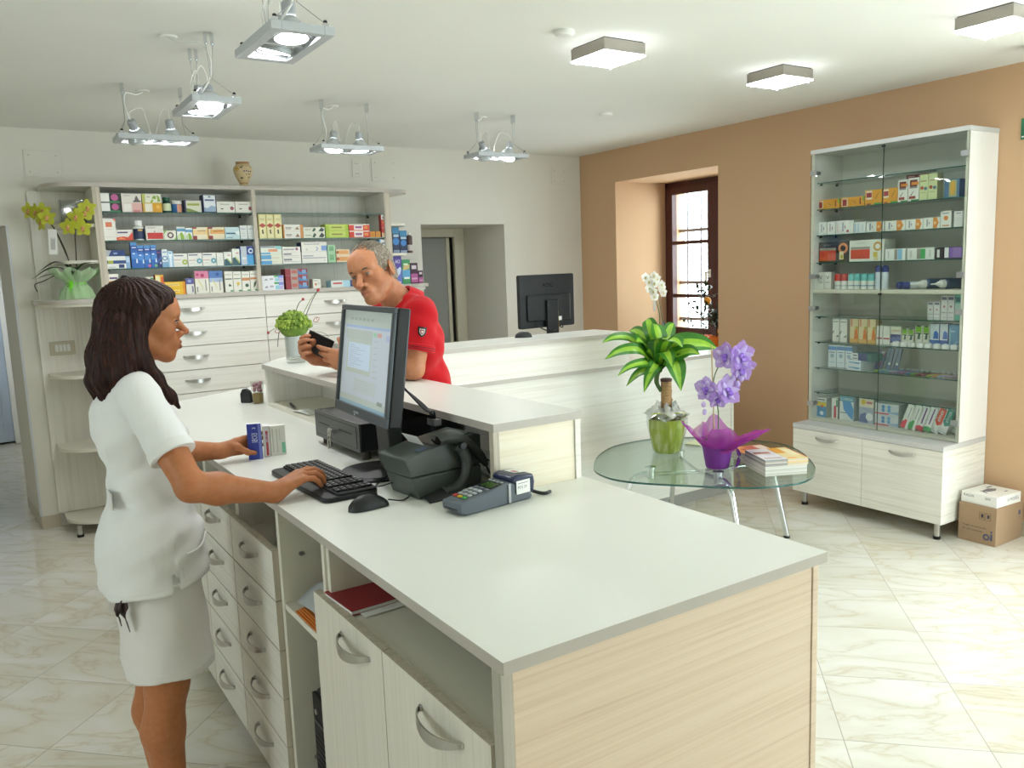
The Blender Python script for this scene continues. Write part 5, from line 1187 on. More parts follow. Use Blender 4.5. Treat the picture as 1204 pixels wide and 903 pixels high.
for key, a, b, z0, z1, des, label in GOODS:
    ax, pl, dep, grp = ROWS[key]
    z1 = min(z1, HMAX[key]); w = abs(b-a); h = z1-z0
    if ax == 'y': M = Matrix.Translation((min(a, b), pl, z0+.0004))
    else: M = Matrix.Translation((pl, max(a, b), z0+.0004)) @ rotm(0, 0, -90)
    if des[0] == '@':
        r = w/2; Mr = M @ Matrix.Translation((r, r, 0))
        round_good(des, label, Mr, r*.98, h, grp)
    else:
        nm = 'toothbrush_pack' if des in ('brush', 'brush2') else 'medicine_carton'
        carton(nm, label, 'carton', M, w-.0006, h-.0008, min(dep, max(.03, 1.1*w)), des, grp)
# ------------------------------------------------------------------ more goods inside the glass cabinet
CABM = lambda x, y, z, tilt=0, yaw=0: Matrix.Translation((x, y, z)) @ rotm(0, 0, -90+yaw) @ rotm(0, tilt, 0)
DES['maroon'] = ('#6c2430', '#5a1c28', [('r', .15, .35, .8, .6, '#b08a8c')])
DES['ovals'] = ('#c6ced6', '#b4babb', [('d', .35, .72, .16, '#4f86bc'), ('d', .6, .72, .16, '#5f96c8'), ('d', .35, .42, .16, '#4f86bc'), ('d', .6, .42, .16, '#5f96c8'), ('r', 0, .04, .6, .18, '#c86a78'), ('p', [(.5, .2), (1, .4), (1, .1)], '#8fa9cc')])
DES['lying'] = ('#dbe2e8', '#c9d2da', [('r', .1, .35, .95, .65, '#7fb0d4'), ('r', .5, .3, .9, .55, '#5f93c0')])
DES['navygreen'] = ('#2b3a74', '#3a6e6c', [('r', 0, .02, .32, .98, '#d9dcdc'), ('r', .06, .55, .26, .75, '#6c7088'), ('r', .06, .15, .28, .32, '#7a7a8c'), ('r', .8, 0, 1, 1, '#2f6a64')])
for k, (y0, y1) in enumerate(((2.868, 2.805), (2.80, 2.737))):
    carton('medicine_carton', ('dark red carton lying on the brown and white carton, left of two', 'dark red carton lying on the brown and white carton, right of two')[k], 'carton', CABM(4.66, y0, 2.0475, 0, 0), .06, .02, .09, 'maroon', 'goods on the first cabinet shelf')
def lying(name, label, x, y, z, yaw, L, r, kind, grp):
    """bottle lying on a shelf, nose first at (x, y), body pointing along yaw"""
    M = Matrix.Translation((x, y, z+r)) @ rotm(0, 0, yaw) @ rotm(0, 90, 0)
    t = thing(name, label, 'bottle', (x, y, z), grp)
    if kind == 'spray':
        MB(M).lathe([(r, L*.25), (r, L*.97), (r*.9, L)], cm('#cfd8e0', .3)).build('body', t)
        MB(M).lathe([(r*.3, 0), (r*.85, L*.03), (r*1.02, L*.1), (r, L*.249)], cm('#2f3f86', .3)).build('cap', t)
    else:
        MB(M).lathe([(r*.8, L*.36), (r, L*.4), (r, L*.97), (r*.9, L)], cm('#2f4a68', .35)).build('body', t)
        MB(M).lathe([(r*.1, 0), (r*.18, L*.12), (r*.55, L*.22), (r*.78, L*.26), (r*.8, L*.359)], cm('#dfe2dc', .35)).build('nozzle', t)
lying('spray_can', 'white spray with blue cap lying down, farther of two', 4.665, 2.915, 1.4065, -42, .17, .021, 'spray', 'goods on the white cabinet shelf')
lying('spray_can', 'white spray with blue cap lying down, nearer of two', 4.645, 2.868, 1.4065, -42, .17, .021, 'spray', 'goods on the white cabinet shelf')
lying('nozzle_bottle', 'navy bottle with white nozzle lying on the white shelf, farther of two', 4.625, 2.80, 1.4065, -40, .235, .030, 'noz', 'goods on the white cabinet shelf')
lying('nozzle_bottle', 'navy bottle with white nozzle lying on the white shelf, nearer of two', 4.62, 2.675, 1.4065, -30, .225, .030, 'noz', 'goods on the white cabinet shelf')
g7 = 'goods on the seventh cabinet shelf'
carton('medicine_carton', 'pale blue and white carton lying flat, bottom of the small stack', 'carton', CABM(4.635, 3.215, .8984, 0, -12), .11, .032, .15, 'lying', g7)
carton('medicine_carton', 'pale blue and white carton lying flat, second in the small stack', 'carton', CABM(4.635, 3.215, .931, 0, -12), .11, .032, .15, 'lying', g7)
carton('medicine_carton', 'navy and green carton on top of the small stack', 'carton', CABM(4.63, 3.18, .9635, 0, -10), .155, .045, .12, 'navygreen', g7)
DES['toothviolet'] = ('#7f7fa8', '#8f8fae', [('p', [(.1, .62), (.5, 1), (1, 1), (.6, .62)], '#d8d6d8'), ('r', .1, .1, .8, .5, '#5c5a92'), ('p', [(.5, .2), (.62, .2), (.95, .95), (.85, .95)], '#a9485c')])
DES['toothgrey'] = ('#6f7f92', '#7f8a98', [('p', [(.2, .05), (.35, .05), (.6, .95), (.5, .95)], '#3a4048'), ('r', .5, .05, .9, .35, '#4f6c94'), ('d', .7, .3, .06, '#d6d8da')])
carton('toothbrush_pack', 'violet and white toothbrush pack leaning beside the small stack', 'toothbrush pack', CABM(4.70, 3.078, .9, 16, 0), .05, .135, .012, 'toothviolet', g7)
for k in range(2):
    carton('toothbrush_pack', ('grey toothbrush pack leaning at the door gap, left of two', 'grey toothbrush pack leaning at the door gap, right of two')[k], 'toothbrush pack', CABM(4.70+.004*k, 3.005-.048*k, .912, 12, 0), .04, .14, .012, 'toothgrey', g7)
TB = [('#93b83a', 'lime'), ('#4f82b4', 'blue'), ('#6f9a94', 'sea green'), ('#9a86a8', 'lilac'), ('#8a7a9c', 'violet'), ('#a57c9a', 'mauve'), ('#5f8fb0', 'sky blue'), ('#86a85a', 'green'), ('#8a5a68', 'plum'), ('#95566a', 'wine'), ('#a9b84c', 'yellow green'), ('#c48a4a', 'orange'), ('#8fa3c8', 'pale blue'), ('#b39aa0', 'dusty pink')]
for i, (c, nm) in enumerate(TB):
    y = 3.02-.0335*i
    M = Matrix.Translation((4.625, y, .8986)) @ rotm(0, 0, -24)
    t = thing('toothbrush', '%s toothbrush lying flat on the low cabinet shelf' % nm, 'toothbrush', (4.625, y, .8986), 'toothbrushes on the seventh cabinet shelf')
    MB(M).tube([(0, 0, .006), (.03, 0, .0075), (.07, 0, .0065), (.11, 0, .006), (.13, 0, .005), (.165, 0, .006)], [.0055, .007, .006, .0055, .0032, .005], cm(c, .3), 8).build('handle', t)
    MB(M).box(.142, .166, -.005, .005, .009, .019, cm('#dfe3e6')).build('bristles', t)
for i in range(8):
    y = 2.885-.0505*i
    t = thing('floss_box', 'small white floss box standing along the front shelf edge', 'box', (4.632, y, 1.0674), 'white floss boxes along the shelf edge')
    M = Matrix.Translation((4.632, y, 1.0674))
    MB(M).lathe([(.018, 0), (.021, .002), (.021, .024), (.018, .026)], cm('#dfe2e2'), 20).build('box', t)
    MB(M).lathe([(.0125, .0262), (.0125, .0285), (.009, .03)], cm('#c6ced4'), 16).build('lid', t)
g9 = 'goods on the cabinet floor'
for k in range(2):
    for q in range(3):
        lab = ('upper', 'lower')[k] + ' white carton with blue ovals, ' + ('front', 'middle', 'back')[q] + ' of three in a row on the cabinet floor'
        carton('medicine_carton', lab, 'carton', CABM(4.645+.058*q, 3.02, .5644+(0 if k else .0705)), .155, .07, .056, 'ovals', g9)
LEAN = [('#d8344a', '#dfe2e0', 'red bottom corner'), ('#3f9a54', '#dfe2e0', 'green bottom corner'), ('#c83a4c', '#dcdfe2', 'red corner and violet letters'), ('#3f9a5c', '#dcdfe2', 'green corner and violet letters'), ('#cf4f3c', '#dde0e0', 'red upper half'), ('#3f8f84', '#dde0e0', 'teal upper half'), ('#c0505a', '#dfe2df', 'red band, at the back')]
for i, (c, b, nm) in enumerate(LEAN):
    key = 'paste%d' % i
    if i < 2: ops = [('p', [(0, 0), (0, .2), (.35, .36), (.62, .36), (.62, 0)], c), ('r', .5, .45, .6, .9, '#8a8a94')]
    elif i < 4: ops = [('p', [(0, .0), (0, .12), (.4, .2), (1, .2), (1, 0)], c), ('d', .35, .26, .06, '#dfe2e2'), ('r', .45, .3, .62, .95, '#7a4f8c')]
    elif i < 6:
        ops = [('p', [(.15, .45), (.5, .3), (1, .4), (1, 1), (.15, 1)], c), ('r', .1, .05, .9, .09, '#b4bcc0'), ('r', .1, .14, .7, .17, '#c0c6ca')]
    else: ops = [('p', [(.1, .55), (.9, .4), (.9, .75), (.1, .9)], c), ('r', .1, .15, .8, .19, '#8fc0b0')]
    DES[key] = (b, '#b9bdbd', ops)
    y = 2.85-.047*i; th = 20
    o = carton('toothpaste_carton', 'leaning toothpaste carton with ' + nm, 'carton', CABM(4.64+(.05 if i == 6 else .0), y, .5646+.048*math.sin(R(th))+.0005, th), .048, .155, .038, key, g9)
    if i in (4, 5):
        w, h = .048, .155
        Mx = o.matrix_world; M = CABM(4.64, y, .5646+.048*math.sin(R(th))+.0005, th)
        e = MB(M); vs, fs, asp = text_geo('elmex')
        e.add([(.036-.024*b_, -.0012, .075+.07*a) for a, b_ in vs], fs, cm('#e6ecea'))
        o2 = e.build('lettering', o)
t = thing('toothpaste_tube', 'green and white tube standing in the cabinet corner', 'tube', (4.68, 2.497, .5645))
MB(Matrix.Translation((4.68, 2.497, .5645))).lathe([(.016, 0), (.016, .022)], cm('#cfd6c4')).build('cap', t)
P = []
for i in range(9):
    v = i/8; row = []
    for k in range(17):
        a = 2*PI*k/16; row.append((4.68+.0165*(1-v*.85)*math.cos(a), 2.497+(.0165+.008*v)*math.sin(a), .5872+.115*v))
    P.append(row)
MB().grid(P, cm('#7fae5c')).build('tube', t)

# ------------------------------------------------------------------ glass blocks, clay jar
t = thing('glass_vase', 'square clear glass vase on the corner shelf behind the yellow orchid', 'vase', (.605, 6.02, 1.988))
g = MB(); x0, x1, y0, y1, z0, z1, q = .538, .672, 5.965, 6.075, 1.9884, 2.145, .008
g.box(x0, x1, y0, y1, z0, z0+.012, M_clear)
for (a, b, c, d) in ((x0, x1, y0, y0+q), (x0, x1, y1-q, y1), (x0, x0+q, y0+q, y1-q), (x1-q, x1, y0+q, y1-q)): g.box(a, b, c, d, z0+.012, z1, M_clear)
g.build('glass', t)
t = thing('clay_jar', 'beige painted apothecary jar standing on top of the shelving', 'jar', (1.69, 5.95, ZT))
M = Matrix.Translation((1.69, 5.95, ZT+.0005))
M_clay = cm('#c4b088', .35); M_clayband = cm('#a9825a', .5)
MB(M).lathe([(.034, 0), (.034, .004), (.027, .01), (.027, .024), (.031, .03), (.042, .05), (.059, .085), (.066, .115), (.063, .135), (.05, .152), (.043, .157), (.046, .163), (.047, .172), (.04, .173), (.035, .165)], M_clay, 32,
            seg=[M_clay]*3+[M_clayband]+[M_clay]*6+[M_clayband]*4).build('body', t)
d = MB(M)
def on_jar(a, z, r):  # point on the belly
    return (r*math.sin(a), -r*math.cos(a), z)
def jr(z): return float(np.interp(z, [.03, .05, .085, .115, .135, .152], [.031, .042, .059, .066, .063, .05]))+.0008
def blot(a0, z0, w, h_, m, n=10):
    vs = [on_jar(a0, z0, jr(z0))]+[on_jar(a0+w*math.cos(2*PI*k/n), z0+h_*math.sin(2*PI*k/n), jr(z0+h_*math.sin(2*PI*k/n))) for k in range(n)]
    d.add(vs, [(0, 1+k, 1+(k+1) % n) for k in range(n)], m)
for a0, z0, w_, h_, c in ((-.9, .12, .25, .014, '#b08a2c'), (-.45, .13, .16, .005, '#4a4438'), (-.3, .14, .05, .006, '#4a4438'), (-.15, .105, .1, .005, '#4c4654'), (.1, .107, .09, .006, '#4c4654'), (.35, .104, .1, .005, '#4c4654'), (.62, .105, .09, .006, '#4c4654'), (.1, .085, .07, .004, '#3f3a44'), (.45, .086, .12, .004, '#3f3a44'), (-.5, .06, .2, .006, '#4a4438'), (.5, .065, .14, .005, '#6a5a40'), (.7, .135, .1, .006, '#7a6a44')): blot(a0, z0, w_, h_, cm(c))
d.build('painted_decor', t)

# ------------------------------------------------------------------ till equipment on the counter
# keyboard
t = thing('keyboard', 'black computer keyboard on the worktop beneath the typing hand', 'keyboard', (.83, 2.335, ZC))
KM = Matrix.Translation((.828, 2.342, ZC+.0006)) @ rotm(0, 0, -90) @ rotm(0, 0, 1.5)     # local x: right of the typist, y: away
kb = MB(KM)
def rrect(x0, x1, y0, y1, r, n=5):
    pts = []
    for cx, cy, a0 in ((x1-r, y0+r, -90), (x1-r, y1-r, 0), (x0+r, y1-r, 90), (x0+r, y0+r, 180)):
        for k in range(n+1): a = R(a0+90*k/n); pts.append((cx+r*math.cos(a), cy+r*math.sin(a)))
    return pts
kb.prism(rrect(-.228, .228, -.085, .080, .025), 0, .014, M_black)
kb.prism(rrect(-.224, .224, -.045, .076, .012), .014, .020, M_black_soft)
kb.build('base', t, bevel=.003)
k = MB(KM)
for r_ in range(6):
    y = -.040+.0185*r_
    for c in range(21):
        if c in (14, 18): continue
        x = -.208+.0198*c
        if r_ == 0 and 4 <= c <= 8:
            if c == 4: k.box(x, x+.094, y, y+.0155, .0204, .026, M_black)
            continue
        k.box(x, x+.0168, y, y+.0155, .0204, .026, M_black)
k.build('keys', t, bevel=.0012)
l = MB(KM)
random.seed(8)
for r_ in range(6):
    for c in range(21):
        if c in (14, 18) or (r_ == 0 and 4 <= c <= 8): continue
        x = -.208+.0198*c; y = -.040+.0185*r_
        l.box(x+.003, x+.003+.003+.003*random.random(), y+.008, y+.012, .0262, .0263, cm('#a9abad'))
l.text('HP', (.03, .070, .0206), (1, 0, 0), (0, 1, 0), .022, .006, cm('#cfd1d2'))
l.build('legends', t, smooth=False)
# mouse
t = thing('computer_mouse', 'black computer mouse on the worktop between keyboard and card terminal', 'mouse', (.83, 2.0, ZC))
MM = Matrix.Translation((.83, 2.003, ZC+.0004)) @ rotm(0, 0, 4)
P = []
for i in range(17):
    u = i/16; row = []
    for j in range(25):
        a = PI*j/24
        x = -.06+.12*u
        prof = max(1-abs(2*u-1)**2.6, 0)**.5; wd = .031*prof*(1-.12*math.sin(PI*u)); ht = (.036*(1-.35*(u-.38)**2*4)+.002)*prof
        row.append((x, -wd*math.cos(a)*(1-.15*math.sin(a)), .001+ht*math.sin(a)**.8))
    P.append(row)
MB(MM).grid(P, M_black).build('shell', t)
MB(MM).tube([(.018+.006*math.cos(a*PI/8), 0, .030+.006*math.sin(a*PI/8)) for a in range(16)], .004, M_rubber, 8, closed=True).build('wheel', t)
MB().tube(smooth([(.888, 2.006, 1.012), (.93, 2.0, 1.004), (.965, 2.03, 1.012), (.955, 2.09, 1.03), (.93, 2.15, 1.012), (.94, 2.20, 1.004), (1.0, 2.24, 1.018)], 8), .0022, M_black, 6).build('cable', t)
# cash drawer
t = thing('cash_drawer', 'dark grey cash drawer with key under the front monitor', 'cash drawer', (1.2, 2.73, ZC))
MB().box(1.033, 1.40, 2.522, 2.938, 1.03, 1.126, M_black).build('body', t, bevel=.004)
M_gun = mat('gunmetal', '#575a58', .42, .35)
f = MB(); f.box(1.027, 1.033, 2.522, 2.938, 1.028, 1.126, M_gun); f.build('front_plate', t, bevel=.001)
f = MB(); f.box(1.0255, 1.027, 2.545, 2.922, 1.042, 1.112, M_gun)
dr = f.build('drawer', t, bevel=.0006)
s = MB()
for (a, b) in ((2.79, 2.89), (2.585, 2.70)): s.box(1.0247, 1.0256, a, b, 1.083, 1.0865, M_black_soft)
for (y0, y1, z0, z1) in ((2.545, 2.922, 1.1115, 1.1135), (2.545, 2.922, 1.0405, 1.0425), (2.543, 2.5455, 1.0405, 1.1135), (2.9215, 2.924, 1.0405, 1.1135)): s.box(1.0262, 1.0272, y0, y1, z0, z1, M_black_soft)
s.build('slots', dr)
MB().cyl((1.0265, 2.735, 1.075), (1.008, 2.735, 1.075), .0115, M_chrome, n=18).build('lock', dr)
kk = MB(); kk.tube([(1.004, 2.735+.011*math.cos(a*PI/8), 1.073+.012*math.sin(a*PI/8)) for a in range(16)], .0035, M_steel, 6, closed=True)
kk.box(1.003, 1.005, 2.730, 2.737, 1.022, 1.062, M_steel); kk.tube([(1.002, 2.74+.009*math.cos(a*PI/8), 1.054+.01*math.sin(a*PI/8)) for a in range(16)], .0018, M_steel, 5, closed=True)
kk.box(1.000, 1.0015, 2.742, 2.75, 1.012, 1.046, M_steel); kk.build('key', dr)
for x in (1.06, 1.36):
    for y in (2.55, 2.91): MB().cyl((x, y, 1.0004), (x, y, 1.03), .016, mat('foot_brown', '#4a4238', .6), n=14).build('foot', t)
# front monitor
t = thing('computer_monitor', 'front flat monitor with lit screen facing the woman in white', 'monitor', (1.04, 2.41, ZC))
zb0, zt0, xb0, xt0 = 1.186, 1.522, .966, 1.014
ang = math.degrees(math.atan2(xt0-xb0, zt0-zb0)); Hm = math.hypot(xt0-xb0, zt0-zb0); Wm = .466
Mm = Matrix.Translation((xb0, 2.552, zb0)) @ rotm(0, 0, -94) @ rotm(-ang, 0, 0)   # local x to the right, y away, z up
MB(Mm).box(0, Wm, .004, .045, 0, Hm, M_black).build('rear_shell', t, bevel=.006)
M_bez = mat('bezel_grey', '#4d5358', .4, .2)
b = MB(Mm); bw = .017
b.box(0, Wm, -.006, .004, Hm-bw, Hm, M_bez); b.box(0, Wm, -.006, .004, 0, .030, M_bez); b.box(0, bw, -.006, .004, .030, Hm-bw, M_bez); b.box(Wm-bw, Wm, -.006, .004, .030, Hm-bw, M_bez)
b.build('bezel', t, bevel=.002)
def scr(c, s=1.): return mat('screen_'+c.strip('#')+str(s), c, .35, emit=c, es=s)
sx0, sx1, sz0, sz1 = bw, Wm-bw, .030, Hm-bw; sw, sh = sx1-sx0, sz1-sz0
sc_ = MB(Mm); cnt = [0]
def sq(u0, v0, u1, v1, c, s=.27):
    cnt[0] += 1; y = .0028-.00002*cnt[0]
    sc_.add([(sx0+sw*u0, y, sz0+sh*v0), (sx0+sw*u1, y, sz0+sh*v0), (sx0+sw*u1, y, sz0+sh*v1), (sx0+sw*u0, y, sz0+sh*v1)], [(0, 1, 2, 3)], scr(c, s))
sq(0, 0, 1, 1, '#a9b3ae'); sq(0, 0, 1, .035, '#86a3b4'); sq(.02, .1, .97, .84, '#b3bcc6'); sq(.04, .82, .96, .845, '#94a9c8')
sq(.06, .70, .62, .80, '#a7b0ac'); sq(.10, .34, .62, .70, '#aab4ad'); sq(.13, .39, .60, .66, '#b6c6d8')
for i in range(11): sq(.16, .63-.022*i, .16+.12+.25*((i*7) % 5)/5, .634-.022*i, '#8d98aa')
for i in range(8): sq(.66, .70-.06*i, .74, .704-.06*i, '#8f9890')
sq(.64, .75, .70, .79, '#8fbfa0'); sq(.72, .75, .80, .79, '#c69a98'); sq(.88, .72, .96, .78, '#a3aec6')
for i in range(6): sq(.15+.085*i, .90, .15+.085*i+.05, .925, '#959f98')
sq(.80, .08, .90, .12, '#858f88'); sq(.30, .15, .75, .29, '#b0b8bb')
for i in range(4): sq(.32, .27-.03*i, .6, .273-.03*i, '#9aa4a2')
sc_.build('screen', t, smooth=False)
l = MB(Mm); l.box(.19, .235, -.0066, -.006, .011, .017, cm('#9aa0a4')); l.cyl((.20+.0, -.0062, .006), (.20, -.0068, .006), .003, cm('#c8d6e0'), n=10)
for i in range(4): l.box(.30+.022*i, .306+.022*i, -.0066, -.006, .008, .011, M_black)
l.build('badge_and_buttons', t)
hub = Mm @ Vector((Wm/2, .05, Hm*.42))
nk = MB(); nk.prism([(hub.x+.005, ZC+.012), (hub.x+.04, ZC+.012), (hub.x+.055, hub.z+.06), (hub.x+.035, hub.z+.09), (hub.x-.004, hub.z+.06), (hub.x-.01, hub.z-.05)], hub.y-.045, hub.y+.045, M_dkgrey, 'y'); nk.build('stand_neck', t, bevel=.004)
MB(Mm).box(Wm/2-.06, Wm/2+.06, .044, .062, Hm*.25, Hm*.7, M_black).build('mount_plate', t, bevel=.004)
MB(Matrix.Translation((1.012, 2.345, ZC))).lathe([(.125, .0004), (.125, .006), (.115, .013), (.0, .016)], M_black, 40).build('foot', t)
cb = MB(); e0 = Mm @ Vector((Wm-.06, .05, .10))
for i in range(4):
    cb.tube(smooth([e0+Vector((.0, .01*i, .03)), (1.06+.006*i, 2.10+.008*i, 1.225), (1.108, 2.135+.01*i, 1.205-.01*i), (1.112+.004*i, 2.15+.012*i, 1.12), (1.118, 2.17+.012*i, 1.05), (1.10, 2.22+.012*i, 1.006)], 7), .003, M_black, 6)
cb.box(1.098, 1.122, 2.12, 2.165, 1.168, 1.186, cm('#6c7076'))
cb.build('cables', t)
# receipt printer
t = thing('receipt_printer', 'dark grey receipt printer on the worktop beside the barcode scanner', 'printer', (1.05, 2.06, ZC))
M_prn = mat('printer_grey', '#4a504c', .45)
PM = Matrix.Translation((.955, 2.125, ZC+.0005)) @ rotm(0, 0, -84.5)     # local x along the front (to -Y), y deeper (to +X)
p = MB(PM)
p.prism([(0, 0), (.215, 0), (.215, .062), (-.018, .062)], 0, .142, M_prn, 'x')
p.build('lower_body', t, bevel=.004)
p = MB(PM); p.prism([(-.020, .0635), (.217, .0635), (.217, .150), (.19, .155), (.05, .137), (-.040, .118)], -.001, .143, M_prn, 'x'); up = p.build('upper_body', t, bevel=.004)
d = MB(PM); d.prism([(.062, .1395), (.19, .156), (.19, .1585), (.062, .142)], .012, .13, M_prn, 'x'); d.build('lid', up, bevel=.002)
d = MB(PM); d.prism([(.052, .137), (.0528, .137), (.030, .166), (.0292, .166)], .020, .100, M_paper, 'x'); d.build('paper', t, smooth=False)
d = MB(PM); d.box(.112, .135, .0, .035, .0, .001, cm('#37506c'), M=Matrix.Translation((0, .012, .1305)) @ rotm(11.5, 0, 0)); d.build('status_panel', t)
d = MB(PM); d.add([(.045, -.020, .1218), (.066, -.020, .1218), (.066, -.012, .1236), (.045, -.012, .1236)], [(0, 1, 2, 3)], cm('#c9ccc8')); d.add([(.070, -.020, .1218), (.080, -.020, .1218), (.080, -.012, .1236), (.070, -.012, .1236)], [(0, 1, 2, 3)], cm('#8a908c')); d.build('badge', t, smooth=False)
# barcode scanner on its stand
t = thing('barcode_scanner_stand', 'curved dark stand holding the barcode scanner', 'scanner stand', (1.06, 1.965, ZC))
st = [(1.035, 1.955, 1.018), (1.075, 1.957, 1.022), (1.103, 1.962, 1.045), (1.115, 1.967, 1.085), (1.106, 1.972, 1.118), (1.088, 1.976, 1.135)]
MB().tube(smooth(st, 6), [.014]*5+[.0145]*10+[.0155]*10+[.013]*6, M_dkgrey, 14).build('neck', t)
fb = MB(); P = []
for i in range(13):
    u = i/12; P.append([(.975+.10*u, 1.915+.09*v+.015*u-.03*(1-u)*(v-.5), 1.001+.018*math.sin(PI*u*.55)*math.sin(PI*v)+.006*math.sin(PI*v)+.0005) for v in [j/8 for j in range(9)]])
fb.grid(P, M_black); fb.build('foot', t, solid=.004)
t = thing('barcode_scanner', 'dark handheld barcode scanner resting on the curved stand', 'scanner', (1.1, 1.98, 1.13))
hd = [(1.030, 1.985, 1.158), (1.055, 1.984, 1.163), (1.085, 1.983, 1.160), (1.115, 1.983, 1.145), (1.145, 1.985, 1.120), (1.172, 1.987, 1.090), (1.19, 1.99, 1.062)]
P = []
wds = [.030, .033, .028, .019, .0165, .0155, .010]; hts = [.014, .018, .019, .0155, .014, .0135, .008]
hp = smooth([Vector(q) for q in hd], 4)
for i, q in enumerate(hp):
    tt = (hp[min(i+1, len(hp)-1)]-hp[max(i-1, 0)]).normalized(); bn = Vector((0, 1, 0)); nn = tt.cross(bn).normalized()
    s_ = i/(len(hp)-1)*(len(wds)-1); wv = np.interp(s_, range(7), wds); hv = np.interp(s_, range(7), hts)
    P.append([tuple(q+bn*(wv*math.cos(2*PI*k/18))+nn*(hv*math.sin(2*PI*k/18))) for k in range(19)])
b = MB(); b.grid(P, M_dkgrey); b.add(P[-1][:-1], [tuple(range(18))], M_dkgrey); b.build('body', t)
MB().add(P[0][:-1], [tuple(range(18))[::-1]], mat('scan_window', '#120a0a', .1)).build('window', t)
MB().cyl((1.098, 1.95, 1.137), (1.098, 2.0, 1.137), .010, M_black, n=14).build('trigger', t)
MB().tube(smooth([(1.19, 1.99, 1.062), (1.21, 2.0, 1.03), (1.25, 2.03, 1.006), (1.33, 2.12, 1.004), (1.36, 2.3, 1.004)], 6), .003, M_black, 6).build('cable', t)
# card terminal
t = thing('card_terminal', 'grey card payment terminal with keypad at the end of the raised shelf', 'card terminal', (1.09, 1.81, ZC))
a0 = math.degrees(math.atan2(1.850-1.841+.012, 1.228-.967))
TM = Matrix.Translation((.975, 1.766, ZC+.0005)) @ rotm(0, 0, 7.0)
M_term = mat('terminal_grey', '#5b636b', .42); M_termblue = mat('terminal_navy', '#27304a', .3)
b = MB(TM); b.prism([(0, .010), (.02, .0), (.24, .0), (.245, .012), (.20, .052), (.165, .058), (.0, .034)], 0, .078, M_term, 'y'); b.build('body', t, bevel=.005)
b = MB(TM); b.prism([(.168, .058), (.246, .014), (.252, .045), (.248, .068), (.19, .074), (.172, .070)], -.003, .081, M_termblue, 'y'); b.build('printer_head', t, bevel=.006)
up_ = Matrix.Translation((0, 0, .034)) @ rotm(0, -8.3, 0)
k = MB(TM @ up_)
for r_ in range(4):
    for c in range(3):
        x = .028+.0165*r_; y = .061-.019*c
        col = None
        if r_ == 0: col = ('#3f8f3f', '#cfae2c', '#b83a30')[2-c] if False else ('#b83a30', '#d2b22e', '#3f9a44')[c]
        k.box(x, x+.010, y-.006, y+.007, .0005, .0045, cm(col or '#b4b8ba'))
k.build('keypad', t, bevel=.0012)
k = MB(TM @ up_)
for i in range(4): k.box(.150, .156, .012+.016*i, .021+.016*i, .0005, .003, cm('#a9adb0'))
for i in range(3): k.box(.100, .105, .010+.023*i, .022+.023*i, .0005, .003, cm('#8f949c'))
k.build('function_keys', t, bevel=.0008)
MB(TM @ up_).box(.108, .147, .008, .068, .0002, .0022, M_black).build('display_frame', t, bevel=.001)
MB(TM @ up_).box(.113, .142, .015, .058, .0022, .0026, mat('lcd_green', '#3f5a2c', .2)).build('display', t)
MB(TM).box(-.0012, .001, .012, .066, .015, .018, M_black_soft).build('card_slot', t)
d = MB(TM); d.box(.185, .232, -.0042, -.0031, .022, .058, M_paper); d.text('POS 24', (.190, -.0045, .036), (1, 0, 0), (0, 0, 1), .03, .008, cm('#4c4c50')); d.box(.190, .225, -.0046, -.0042, .050, .0515, cm('#77777a'))
d.add([(.20, .022, .0742), (.244, .022, .0702), (.244, .066, .0702), (.20, .066, .0742)], [(0, 1, 2, 3)], M_paper); d.add([(.207, .028, .0739), (.222, .028, .0726), (.222, .05, .0726), (.207, .05, .0739)], [(0, 1, 2, 3)], cm('#b06a64'))
d.build('stickers', t, smooth=False)
for s_ in (-.0035, .0805): MB(TM).box(.158, .166, min(s_, s_+.001), max(s_, s_+.001)+.001, .004, .056, M_alum).build('trim_strip', t)
MB().tube(smooth([TM @ Vector((.246, .04, .02)), (1.245, 1.81, 1.008), (1.262, 1.80, 1.005), (1.283, 1.806, 1.005)], 6), .0048, M_black, 8).build('plug_cable', t)
MB().tube(smooth([(1.05, 1.875, 1.03), (1.12, 1.93, 1.02), (1.17, 1.99, 1.01), (1.28, 2.05, 1.006), (1.38, 2.2, 1.005)], 6), .003, M_black, 6).build('cable', t)
